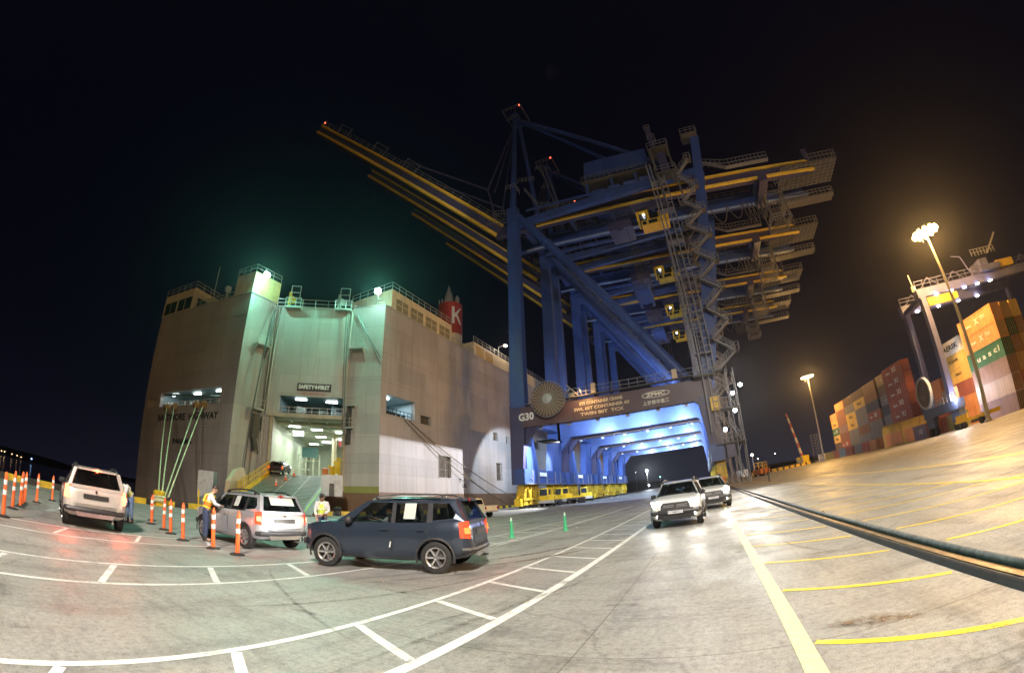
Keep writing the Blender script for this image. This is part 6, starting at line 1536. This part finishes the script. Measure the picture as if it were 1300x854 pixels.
# ------------------------------------------------------------------ containers
CC = {'orange': (.75, .27, .05), 'yellow': (.75, .46, .04), 'green': (.03, .16, .09), 'mauve': (.28, .17, .16), 'lilac': (.42, .33, .36), 'purple': (.26, .18, .24), 'brown': (.28, .11, .05), 'rust red': (.4, .085, .05), 'red': (.55, .10, .05), 'white': (.72, .70, .66),
      'navy': (.05, .07, .13), 'grey': (.22, .21, .21), 'dark brown': (.15, .08, .05), 'ochre': (.45, .24, .06), 'olive': (.30, .26, .06), 'steel blue': (.16, .27, .36), 'dark green': (.05, .09, .04), 'sea green': (.05, .3, .18)}
def cm(c):
    g_ = sum(CC[c]) / 3; CC_ = tuple((k * .78 + g_ * .22) * 1.15 for k in CC[c])
    return mat(c.replace(' ', '_') + '_container_paint', CC_, .5, var=.12, scale=.6, stretch=(1, 1, .3), dirt=tuple(k * .55 for k in CC[c]), dirt_amt=.5)
CSH = {}
def cont_meshes(L, w=2.44, h=2.59):
    k = (L, w, h)
    if k in CSH: return CSH[k]
    mb = MB()
    # corrugated walls
    n = int(L / .28) ; pts = []
    for i in range(n + 1):
        y = .12 + (L - .24) * i / n; pts.append((0.0 if i % 2 else .045, y))
    for sx, x0 in ((1, 0), (-1, w)):
        vs = []
        for dx, y in pts: vs += [(x0 + sx * (.02 + dx), y, .12), (x0 + sx * (.02 + dx), y, h - .1)]
        mb.add(vs, [(2 * i, 2 * i + 2, 2 * i + 3, 2 * i + 1) for i in range(n)])
    for x in (0, w - .14):
        for y in (0, L - .14): mb.bx(x, x + .14, y, y + .14, 0, h)
    for z0, z1 in ((0, .15), (h - .12, h)):
        for x in (0.002, w - .102): mb.bx(x, x + .10, .14, L - .14, z0, z1)
        for y in (0.002, L - .102): mb.bx(.14, w - .14, y, y + .1, z0, z1)
    mb.bx(.1, w - .1, .1, L - .1, h - .06, h - .04); mb.bx(.1, w - .1, .1, L - .1, .1, .12); mb.bx(.14, w - .14, L - .1, L - .05, .1, h - .1)
    d1 = MB().bx(.15, w / 2 - .01, .03, .09, .16, h - .13); d2 = MB().bx(w / 2 + .01, w - .15, .03, .09, .16, h - .13)
    rods = MB()
    for x in (.45, .95, w - .95, w - .45): rods.tube((x, .0, .18), (x, .0, h - .15), .022, 5); rods.bx(x - .02, x + .22, -.02, .01, .95, 1.0)
    CSH[k] = (mb.mesh('walls'), d1.mesh('door'), d2.mesh('door'), rods.mesh('lock_rod', M_GALV)); 
    for me in CSH[k][:3]: me.materials.append(M_INT)
    return CSH[k]
def container(label, x, y, z, col, L=6.1, rz=0, text=None, tcol=None, h=2.59, doors=True, group='stacked shipping containers', tsz=.9, end=None):
    t = thing('shipping_container', label, 'container', (x, y, z), rz, group)
    ms = cont_meshes(L, 2.44, h)
    for n, me in zip(('walls', 'door', 'door', 'lock_rod'), ms if doors else ms[:1]):
        o = link(n, me, t)
        if n != 'lock_rod': o.material_slots[0].link = 'OBJECT'; o.material_slots[0].material = cm(end if (end and n == 'door') else col)
    if text:
        for (s, sz, yy, zz, wd) in text: lettering(s, sz, tcol or M_WHT, t, (-.012, yy, zz), (0, -1, 0), bold=sz * .03, width=wd, ext=.004)
    return t
LV = ['at ground level', 'second up', 'third up', 'fourth up', 'fifth up', 'sixth up', 'seventh up']
HC = 2.6
# nearest stack: two rows deep, six high, 20 foot
rz = .22
def place(px, py, ox, oy, a): return (px + ox * math.cos(a) - oy * math.sin(a), py + ox * math.sin(a) + oy * math.cos(a))
NX, NY = 47.6, 57.9
C1 = ['purple', 'lilac', 'mauve', 'green', 'orange', 'orange']; E1 = ['dark brown', 'brown', 'brown', 'dark green', 'ochre', 'orange']
txl = lambda L: [('tex', .75, L * .72, 1.25, 1.5), ('X', 1.3, L * .47, 1.3, 1.1), ('TEX', .7, L * .28, 1.45, 1.3)]
for k, c in enumerate(C1):
    tx = None
    L = 8.2
    if c == 'orange': tx = txl(L)
    if c == 'green': tx = [('u', 1.15, L * .70, 1.2, .75), ('a', 1.15, L * .54, 1.25, .75), ('s', 1.15, L * .38, 1.3, .7), ('c', 1.2, L * .22, 1.4, .75), ('ı', 1.7, L * .12, 1.55, .2)]
    x, y = place(NX, NY, 0, 0, rz); container('%s container, %s at the front corner of the nearest tall stack' % (c, LV[k]), x, y, k * HC, c, L, rz, tx, M_LET if c == 'orange' else M_WHT, 2.59, True, end=E1[k])
C2 = ['brown', 'rust red', 'ochre', 'brown', 'dark green', 'ochre']
for k, c in enumerate(C2):
    x, y = place(NX, NY, 2.75, .1, rz); container('%s container, %s in the second row of the nearest tall stack' % (c, LV[k]), x, y, k * HC, c, 8.2, rz, None)
C2b = ['rust red', 'brown', 'orange', 'ochre', 'brown', 'yellow']
for k, c in enumerate(C2b):
    x, y = place(NX, NY, 5.5, .2, rz); container('%s container, %s in the third row of the nearest tall stack' % (c, LV[k]), x, y, k * HC, c, 8.2, rz, None)
# bay behind it
C3 = ['orange', 'orange', 'rust red', 'yellow', 'yellow', 'white']
for k, c in enumerate(C3):
    tx = None
    if c == 'white': tx = [('MAERSK', 1.25, 3.5, 1.3, 5.6)]
    if k == 4: tx = [('2', 1.0, 5.6, 1.3, .6), ('K LINE', .55, 3.0, 1.4, 2.6)]
    if k == 3: tx = [('@', 1.4, 5.4, 1.2, 1.1), ('P&O', .55, 2.6, 1.5, 1.7)]
    x, y = place(51.2, 74.8, 0, 0, rz * .8); container('%s container, %s in the bay just behind the nearest stack' % (c, LV[k]), x, y, k * HC, c, 7.6, rz * .8, tx, M_BLK)
for k, c in enumerate(['orange', 'red', 'orange', 'orange']):
    container('%s container, %s between the lifting gantry legs' % (c, LV[k]), 51, 85.5, k * HC, c, 6.1, 0.1)
# red stack, seven high
for k in range(7):
    c = ['rust red', 'rust red', 'rust red', 'rust red', 'rust red', 'rust red', 'rust red'][k]
    container('brick red container with white lettering, %s in the tall red stack' % LV[k], 49.6, 98.5, k * HC, c, 10.2, .1, [('tex', .9, 7.2, 1.2, 2.2), ('XI', 1.6, 4.0, 1.35, 2.2)] if k > 1 else None, M_WHT, end='red')
for k, c in enumerate(['steel blue', 'steel blue', 'steel blue']):
    container('steel blue container, %s behind the cable reel' % LV[k], 52.2, 90.5, k * HC, c, 6.1, .1, [('X', 1.3, 3, 1.3, 1.2)] if k == 2 else None)
for k, c in enumerate(['navy', 'navy', 'grey', 'navy', 'grey', 'dark brown', 'ochre']):
    container('%s container, %s in the dark column left of the red stack' % (c, LV[k]), 50.3, 110.5, k * HC, c, 6.1, .08, [('o', .9, 3, 1.3, .7)] if k in (4, 6) else None)
cols = [(118.5, 9.4, ['dark brown', 'grey', 'grey', 'rust red', 'navy', 'brown', 'brown']), (128.8, 9.4, ['navy', 'grey', 'brown', 'grey', 'grey', 'yellow', 'dark brown']), (139, 9.4, ['dark brown', 'grey', 'grey', 'yellow', 'yellow', 'grey', 'dark brown']),
        (149.4, 9.4, ['rust red', 'rust red', 'brown', 'mauve', 'brown', 'brown', 'orange']), (159.6, 7.6, ['brown', 'dark brown', 'yellow', 'green', 'yellow', 'orange'])]
cn = ['nearest', 'second nearest', 'middle', 'second farthest', 'farthest']
for i, (y, L, cl) in enumerate(cols):
    for k, c in enumerate(cl):
        tx = None; tc = M_WHT
        if c == 'yellow': tx, tc = [('Twn' if (k + i) % 2 else 'Fesc', 1.2, L * .5, 1.3, 3.2)], M_BLK
        if c in ('rust red', 'green'): tx = [('XI', 1.5, L * .4, 1.35, 2.0), ('tex', .8, L * .75, 1.2, 1.8)]
        container('%s container, %s in the %s column of the long distant stack' % (c, LV[k], cn[i]), 50, y, k * HC, c, L, .03, tx, tc, end='orange' if (c == 'rust red' and i == 0) else None)
# front line of boxes at ground level
fr = [(43.4, 81.2, 6.0, 'purple', 'purple container standing alone at ground level right of the yellow curved cover', [('XI', 1.2, 3, 1.3, 1.6)]), (43.0, 75.0, 5.6, 'rust red', 'rust red container at ground level beneath the gantry sill', None), (43.4, 69.6, 3.6, 'olive', 'olive container at ground level beside the white lit lamp', None),
      (44.8, 113.5, 4.4, 'orange', 'orange reefer box with a white top at ground level left of the yellow cover', None), (44.8, 119, 4.8, 'red', 'orange red low box at ground level beside the white topped one', None), (44.8, 124.6, 6.1, 'grey', 'grey box with pale blue end at ground level', None), (45, 134, 6.1, 'rust red', 'small rust red box at the far left of the front line', None), (45, 141, 6.1, 'steel blue', 'small steel blue box at the far left of the front line', None), (45, 148, 6.1, 'rust red', 'far rust red box at the left end of the front line', None), (46, 156, 12.2, 'olive', 'long ochre olive box at the far left end of the front line', None), (45, 170, 6.1, 'white', 'small white box at the foot of the distant lamp mast', None)]
for (x, y, L, c, l, tx) in fr: container(l, x, y, .15, c, L, .05, tx, None, 2.59, True, 'containers standing at ground level', end='steel blue' if c == 'grey' else None)
# yellow curved cover with green end
t = thing('curved_shelter', 'yellow barrel roofed shelter with a green end among the containers', 'shelter', (44.5, 104, 0), -2.2)
mb = MB(); prof = [(0, 0), (0, 2.6)] + [(2.6 - 2.6 * math.cos(math.pi * i / 14), 2.6 + 2.3 * math.sin(math.pi * i / 14)) for i in range(1, 15)] + [(5.2, 0)]
for y0, y1 in ((0, 4.4), (4.55, 8.9), (9.05, 13.5)):
    m_ = MB(); m_.prism([(x, y0, z) for x, z in prof], (0, y1 - y0, 0)); m_.build('cover_section', cm('yellow'), t)
mb = MB(); mb.prism([(x, 13.55, z) for x, z in prof], (0, .1, 0)); mb.build('end_wall', cm('sea green'), t)
m_ = MB(); m_.prism([(x, -.1, z) for x, z in prof], (0, .08, 0)); m_.build('end_wall', cm('sea green'), t)
for y0 in (.6, 5.2):
    m_ = MB(); m_.bx(5.22, 5.45, y0, y0 + 3.9, .3, 2.9); m_.build('side_door', cm('orange'), t)
# low trailer in front of the stack
t = thing('flat_trailer', 'yellow low trailer with dark wheels parked before the container stack', 'trailer', (42.6, 58.5, 0), .2)
mb = MB(); mb.bx(0, 2.2, 0, 8.5, .95, 1.3); mb.bx(0, 2.2, 0, 2.2, 1.3, 1.5); mb.bx(.1, .4, 5.5, 8.3, 1.3, 2.1); mb.build('trailer_bed', M_YELP, t)
for y in (1.2, 2.5, 6.4): 
    mb = MB(); mb.lathe([(.15, 0), (.5, .02), (.5, .35), (.15, .4)], 14, (-.05, y, .5), 'X'); mb.build('wheel', M_TYRE, t)
mb = MB(); mb.bx(.3, .6, 7.6, 8.0, 0, .95); mb.bx(.2, 2, 3.2, 5, .5, .9); mb.build('landing_leg', M_DARKM, t)

# ------------------------------------------------------------------ rubber tyred gantry over the stacks
M_LIL = mat('lilac_grey_gantry_paint', (.08, .085, .18), .45, scale=.6, dirt=(.25, .22, .26), dirt_amt=.6)
t = thing('yard_gantry', 'pale lilac yard gantry straddling the container stacks with white lamps under its girder', 'gantry crane', (0, 0, 0))
for y, xb in ((69.0, 42.6), (76.5, 42.6)):
    mb = MB(); mb.beam((xb, y, 4.6), (xb, y - .3, 22.0), 1.25, 1.1, 1.1, 1.0); mb.build('gantry_leg', M_LIL, t)
    mb = MB(); mb.beam((69.5, y, 1.5), (69.5, y, 22), 1.0, 1.0); mb.build('gantry_leg', M_LIL, t)
    mb = MB(); mb.bx(41.8, 70.2, y - .7, y + .6, 22.0, 23.5); g_ = mb.build('gantry_girder', M_LIL, t)
    mb = MB(); mb.rail([(41.8, y - .8, 23.5), (70, y - .8, 23.5)], 1.3, 1.6, .08); 
    for x in range(43, 68, 6): mb.beam((x, y - .5, 23.5), (x + 2, y - .5, 25.2), .12, .12); mb.beam((x + 2, y - .5, 25.2), (x + 4, y - .5, 23.5), .12, .12)
    mb.build('girder_railing', M_LIL, g_)
    for i, x in enumerate((45.5, 48.8, 52, 55.2, 58.4) if y < 70 else (45, 50, 55, 60)):
        mb = MB(); mb.lathe([(.05, 0), (.34, -.1), (.34, -.22), (.05, -.26)], 12, (x, y - .9, 21.95)); mb.build('girder_lamp', emit('cool_white_lamp', (.92, .93, 1), 50), g_)
        if i % 2 == 0: lamp('girder_light', 'SPOT', (x, y - .9, 21.5), 2600, (.92, .93, 1), .3, target=(x - 2, y - 6, 0), angle=110)
mb = MB(); mb.bx(42.0, 43.2, 68.2, 77.3, 21.6, 22.4); mb.build('end_tie', M_LIL, t)
mb = MB(); mb.bx(41.9, 43.5, 66.5, 79, 3.2, 4.7); mb.build('gantry_sill', mat('navy_sill', (.06, .08, .16), .5), t)
for y in (68, 77.4):
    mb = MB(); mb.bx(42.1, 43.3, y - 1.4, y + 1.4, 1.4, 3.3); mb.build('wheel_bogie', mat('navy_sill', (.06, .08, .16), .5), t)
    for yy in (y - .9, y + .9):
        mb = MB(); mb.lathe([(.2, -.3), (.75, -.3), (.75, .3), (.2, .3)], 16, (42.6, yy, .76), 'X'); mb.build('tyre', M_TYRE, t)
mb = MB(); mb.bx(43.6, 44.6, 69.5, 73.5, 3.2, 6.8); mb.bx(43.6, 45.2, 74, 76.2, 3.4, 5.4); mb.build('power_cabinet', mat('tan_cabinet', (.6, .45, .28), .5), t)
mb = MB(); mb.rail([(41.7, 66.6, 4.7), (41.7, 79, 4.7)], 1.1, 1.2, .07); mb.build('sill_railing', M_LAT, t)
mb = MB(); mb.bx(43.2, 48.4, 67.95, 68.15, 20.2, 21.6); mb.bx(48.6, 49.8, 67.95, 68.15, 20.3, 21.5); mb.build('yellow_sign_plate', mat('sign_yellow', (.42, .28, .05), .5, scale=4), t)
mb = MB(); mb.bx(61.5, 66, 67.9, 68.2, 23.6, 25.0); mb.build('yellow_sign_plate', mat('sign_yellow', (.42, .28, .05), .5, scale=4), t)
mb = MB(); mb.bx(57, 62, 67.5, 78, 23.6, 24.6); mb.bx(58.5, 60.5, 69, 73, 24.6, 26.4); mb.beam((54.5, 68, 24), (53.6, 68, 27.2), .15, .15); mb.beam((53.6, 68, 27.2), (51.6, 68, 27.6), .15, .15); mb.build('trolley', M_LIL, t)
mb = MB(); mb.rail([(56, 67.4, 26.5), (62, 67.4, 26.5)], 1.2, .8, .08); mb.beam((60, 67.5, 26.6), (64, 67.5, 30), .3, .3); mb.build('trolley_railing', M_LAT, t)
mb = MB(); mb.bx(41.6, 42.4, 69.2, 69.5, 23.5, 24.5); mb.tube((41.9, 69, 22), (41.7, 69, 26.5), .09, 5); mb.build('aerial', M_GALV, t)
c = Vector((41.4, 75.9, 7.6))
mb = MB(); mb.lathe([(.5, -.15), (2.35, -.15), (2.35, .15), (.5, .15)], 30, c, 'X'); rl = mb.build('cable_reel', mat('brown_cable_coil', (.2, .13, .08), .6, scale=10, var=.4), t)
mb = MB(); mb.lathe([(2.4, -.3), (2.75, -.3), (2.75, .3), (2.4, .3)], 34, c, 'X', close=True); mb.build('reel_rim', mat('pale_reel_rim', (.42, .40, .37), .4), rl)
mb = MB()
for i in range(20):
    a = 2 * math.pi * i / 20; d = Vector((0, math.cos(a), math.sin(a))); mb.beam(c + d * .5 - Vector((.22, 0, 0)), c + d * 2.5 - Vector((.22, 0, 0)), .08, .08)
mb.build('reel_spoke', M_LAT, rl)
mb = MB(); mb.lathe([(.02, 0), (.35, .05), (.35, .2), (.02, .25)], 14, (42.0, 67.2, 4.9), 'Y'); mb.build('sill_lamp', emit('cool_white_lamp2', (.95, .96, 1), 150), t)
lamp('sill_light', 'POINT', (41.6, 66.4, 4.8), 1700, (.93, .94, 1), .3)

# ------------------------------------------------------------------ vehicles and plant farther off
t = thing('mobile_crane', 'distant mobile crane with a red and white striped boom raised', 'mobile crane', (41.5, 190, 0), .1)
b0, b1 = Vector((0, 0, 2.6)), Vector((-1.4, 8.5, 23.4)); n = 9
for i in range(n):
    a, b = b0.lerp(b1, i / n), b0.lerp(b1, (i + 1) / n); w = .95 - .05 * i
    mb = MB(); mb.beam(a, b, w, w); mb.build('boom_section', [mat('red_boom', (.32, .07, .05), .5), mat('white_boom', (.45, .42, .38), .5)][i % 2], t)
mb = MB(); mb.bx(-1.4, 1.4, -4, 5, .7, 2.4); mb.bx(-1.4, 1.2, 3, 5.5, 2.4, 3.5); mb.bx(-1.5, 1.5, -4, -1.5, 2.4, 3.8); mb.build('carrier_body', M_YELP, t)
for y in (-3, -1, 2.5, 4.2):
    for x in (-1.45, 1.1): mb = MB(); mb.lathe([(.2, 0), (.65, .02), (.65, .4), (.2, .42)], 14, (x, y, .66), 'X'); mb.build('wheel', M_TYRE, t)
def tractor(label, loc, rzz):
    t = thing('terminal_tractor', label, 'tractor', (*loc, 0), rzz, 'yellow tractors parked under the cranes')
    mb = MB(); mb.bx(-1.2, 1.2, -1.2, 4.2, .75, 1.05); mb.build('chassis', M_DARKM, t)
    mb = MB(); mb.prism([(-1.2, -1.5, 1.0), (-1.2, -1.55, 1.75), (-1.2, -1.25, 2.95), (-1.2, .5, 2.95), (-1.2, .5, 1.0)], (1.5, 0, 0)); mb.prism([(.3, -1.5, 1.0), (.3, -1.5, 1.75), (.3, .3, 1.85), (.3, .3, 1.0)], (.9, 0, 0)); mb.build('cab', M_YELP, t)
    mb = MB(); mb.prism([(-1.08, -1.57, 1.8), (.18, -1.57, 1.8), (.14, -1.32, 2.8), (-1.04, -1.32, 2.8)], (0, -.02, 0)); mb.build('windscreen', M_CABG, t)
    mb = MB(); mb.bx(-1.22, -1.2, -1.1, .3, 1.8, 2.75); mb.bx(.3, .32, -1.1, .3, 1.9, 2.75); mb.build('window', M_CABG, t)
    mb = MB(); mb.bx(-1.25, 1.25, -1.75, -1.5, .55, 1.0); mb.build('bumper', M_GALV, t)
    for s in (1, -1):
        mb = MB(); mb.lathe([(.05, -.02), (.13, 0), (.05, .02)], 10, (s * .85, -1.77, .8), 'Y'); mb.build('headlight', M_HLO, t)
        for y in (-.6, 2.6, 3.6): mb = MB(); mb.lathe([(.15, -.18), (.5, -.18), (.5, .18), (.15, .18)], 16, (s * 1.05, y, .5), 'X'); mb.build('wheel', M_TYRE, t)
    mb = MB(); mb.bx(-.9, .9, .8, 4, 1.05, 1.35); mb.build('fifth_wheel', M_YELP, t)
tractor('yellow terminal tractor nearest in the row behind the blue crane wheels', (-24.9, 66.2), .12); tractor('second yellow terminal tractor in the row, half hidden by the first', (-24.2, 72.8), -.35); tractor('third yellow terminal tractor farther along under the cranes', (-25.2, 90), .2)
t = thing('box_van', 'small white van parked far off behind the dark post', 'van', (9.2, 118, 0), .2)
mb = MB(); mb.bx(-1, 1, -2.4, 1.6, .5, 2.3); mb.prism([(-1, -3.2, .5), (-1, -3.2, 1.2), (-1, -2.4, 2.1), (-1, -2.4, .5)], (2, 0, 0)); mb.build('body', M_WHT, t)
for s in (-1, .8):
    for y in (-2, 1): mb = MB(); mb.lathe([(.1, 0), (.34, .01), (.34, .2), (.1, .21)], 12, (s, y, .34), 'X'); mb.build('wheel', M_TYRE, t)
t = thing('forklift', 'small orange forklift with a cage cab far off beside the white van', 'forklift', (13.6, 112, 0), .4)
mb = MB(); mb.bx(-1.3, 1.3, -2, 2, .5, 1.8); mb.build('body', M_ORG, t)
mb = MB(); mb.rail([(-1.1, -1, 1.8), (1.1, -1, 1.8), (1.1, 1.2, 1.8), (-1.1, 1.2, 1.8)], 1.5, 1.1, .14); mb.build('cab_cage', M_CY, t)
mb = MB(); mb.bx(-.7, -.5, -2.6, -2.4, .1, 3.4); mb.bx(.5, .7, -2.6, -2.4, .1, 3.4); mb.build('mast', M_DARKM, t)
for s in (-1.3, .9):
    for y in (-1.3, 1.3): mb = MB(); mb.lathe([(.1, 0), (.55, .01), (.55, .4), (.1, .41)], 12, (s, y, .55), 'X'); mb.build('wheel', M_TYRE, t)
t = thing('street_lamp', 'small lamp post with a white light beside the far forklift', 'lamp', (13.4, 126, 0)); MB().tube((0, 0, 0), (0, 0, 6), .1, 6).build('pole', M_GALV, t); MB().lathe([(.02, 5.8), (.35, 5.9), (.35, 6.1), (.02, 6.3)], 10).build('lens', emit('warm_white_globe', (1, .85, .7), 40), t)
t = thing('lattice_tower', 'small pale lattice scaffold tower at the foot of the distant mast', 'scaffold', (39.8, 163, 0))
mb = MB()
for z in range(0, 9, 2): mb.rail([(0, 0, z), (3, 0, z), (3, 3, z)], 2, 1.5, .12)
mb.build('scaffold_frame', M_LAT, t)
t = thing('barrier_row', 'line of low yellow barriers along the far edge of the apron', 'barrier', (0, 0, 0))
for i in range(34):
    a = Vector((12, 150)).lerp(Vector((42, 178)), i / 33); mb = MB(); mb.bx(a.x - .5, a.x + .4, a.y - .15, a.y + .15, 0, 1.0); mb.build('barrier_block', M_CY if i % 3 else M_BLK, t)

# lamps far along the quay and across the bay
def far_lamp(label, p, r, col, st, group=None, pole=None):
    t = thing('distant_lamp', label, 'lamp', p, 0, group)
    MB().lathe([(.02, -r), (r * .8, -r * .5), (r, 0), (r * .8, r * .5), (.02, r)], 10).build('lens', emit('far_lens_%d_%d_%d' % (col[0] * 9, col[1] * 9, col[2] * 9), col, st), t)
    if pole: MB().tube((0, 0, -p[2]), (0, 0, 0), .16, 5).build('pole', M_GALV, t)
for i, (p, r) in enumerate((((-900, 5, 5.3), 1.0), ((-900, 11, 5.4), 1.1), ((-900, 25, 4.6), .9), ((-899, 35, 4.4), .9), ((-899, 43, 3.6), .8))):
    far_lamp('tiny amber light on the far shore at the left, one of a string', p, r, (1, .62, .3), 5, 'string of amber lights on the far shore')
far_lamp('small blue white light on the water at the left behind the orange posts', (-598, 41.7, 3.8), .9, (.3, .55, 1), 6)
far_lamp('large white lamp seen through the crane portal', (-43.7, 327, 14), .85, (.85, .95, 1), 60, None, True)
far_lamp('low white lamp under the large one, seen through the crane portal', (-43.2, 327, 2.8), .55, (.9, .95, 1), 30, None, True)
far_lamp('faint green lamp seen through the crane portal', (-41.7, 398, 9.4), .5, (.3, 1, .6), 10, None, True)
far_lamp('faint white lamp left of the large one, seen through the crane portal', (-78.7, 493, 20), .45, (.9, .9, .9), 8, None, True)
far_lamp('small white lamp at the far end of the apron right of the crane', (38.5, 327, 9.7), .35, (1, .9, .75), 14, None, True)
far_lamp('tiny white lamp on the distant hillside left of the striped boom', (78, 494, 16), .5, (1, .9, .75), 8)

# ------------------------------------------------------------------ the lamps that light the place
FL = '_light'
for p_, q_ in ((LF1 + Vector((.5, -.4, -.1)), (-30, 14, 0)), (LF2 + Vector((.3, -.6, -.1)), (-20, 10, 0))):
    lamp('mercury_flood', 'SPOT', p_, 4600, GREEN, .3, target=(-36, 22, 0), angle=165, blend=.4)
    lamp('mercury_flood', 'SPOT', p_, 8000, GREEN, .3, target=q_, angle=84, blend=.8)
for i, dy in enumerate((0, 21.3, 43.2, 63.8)):
    for x in (-21, -12.5, -4.2):
        lamp('portal_flood', 'SPOT', (x, Y0 + dy + 1.9, 11.7), 7500, (.55, .73, 1), .35, target=(x, Y0 + dy + 13, 8.5), angle=150, blend=.6)
    for x in (-16.5, -9.5, -2.6):
        lamp('portal_flood', 'SPOT', (x, Y0 + dy + FW - 4.2, 11.9), 4200, (.62, .78, 1), .3, target=(x, Y0 + dy + FW, 12.6), angle=150, blend=.8)
# crane tower floods aimed along the apron, towards the ship side and the roadway
lamp('tower_flood', 'SPOT', (5.0, Y0 - 1.8, 11.9), 6500, (1, .95, .86), .5, target=(-3, 4, 0), angle=52, blend=.8)
lamp('tower_flood', 'SPOT', (6.2, Y0 - 1.8, 12.8), 4500, (1, .93, .82), .5, target=(3, 8, 0), angle=60, blend=.8)
lamp('hull_flood', 'SPOT', (-20, Y0 + .35, 9.28), 17000, (.9, .93, 1), .04, target=(-36, 49, 5), angle=125, blend=.25)
lamp('hull_flood', 'SPOT', (-26.5, Y0 + 8, 11.6), 5000, (.75, .87, 1), .15, target=(-36, 72, 4), angle=110, blend=.2)
lamp('beam_light', 'SPOT', (-15.6, Y0 - 2.2, 15.9), 800, (1, .55, .2), .15, target=(-15.6, Y0, 13.6), angle=150, blend=.8)
for dy in (0, 21.3, 43.2, 63.8): lamp('boom_fill_light', 'SPOT', (-27, Y0 + dy - 3, 47), 5200, (1, .93, .82), .2, target=(-72, Y0 + dy - 16, 92), angle=70, blend=.8)  # one added spot per crane, brightening its raised boom
lamp('far_quay_light', 'POINT', (-43.2, 326, 14), 30000, (.85, .93, 1), .5)
lamp('cab_light', 'SPOT', (-2, Y0 + 4, 44), 9000, (.7, .8, 1), .3, target=(-4, Y0 + 12, 30), angle=150)
for dy in (21.3, 43.2): lamp('trolley_light', 'SPOT', (-5, Y0 + dy + 8, 33), 7000, (.75, .85, 1), .4, target=(-6, Y0 + dy + 9, 60), angle=150)

# ------------------------------------------------------------------ thin night haze
mb = MB(); mb.bx(-930, 700, -300, 640, -3.6, 96)
hz = bpy.data.materials.new('harbour_haze'); hz.use_nodes = True
nt = hz.node_tree; nt.nodes.remove(nt.nodes['Principled BSDF'])
pv = nt.nodes.new('ShaderNodeVolumePrincipled'); pv.inputs['Color'].default_value = (.9, .9, .92, 1); pv.inputs['Density'].default_value = .00021; pv.inputs['Anisotropy'].default_value = .8
nt.links.new(pv.outputs[0], nt.nodes['Material Output'].inputs['Volume'])
o = kind(mb.build('haze', hz), 'stuff')
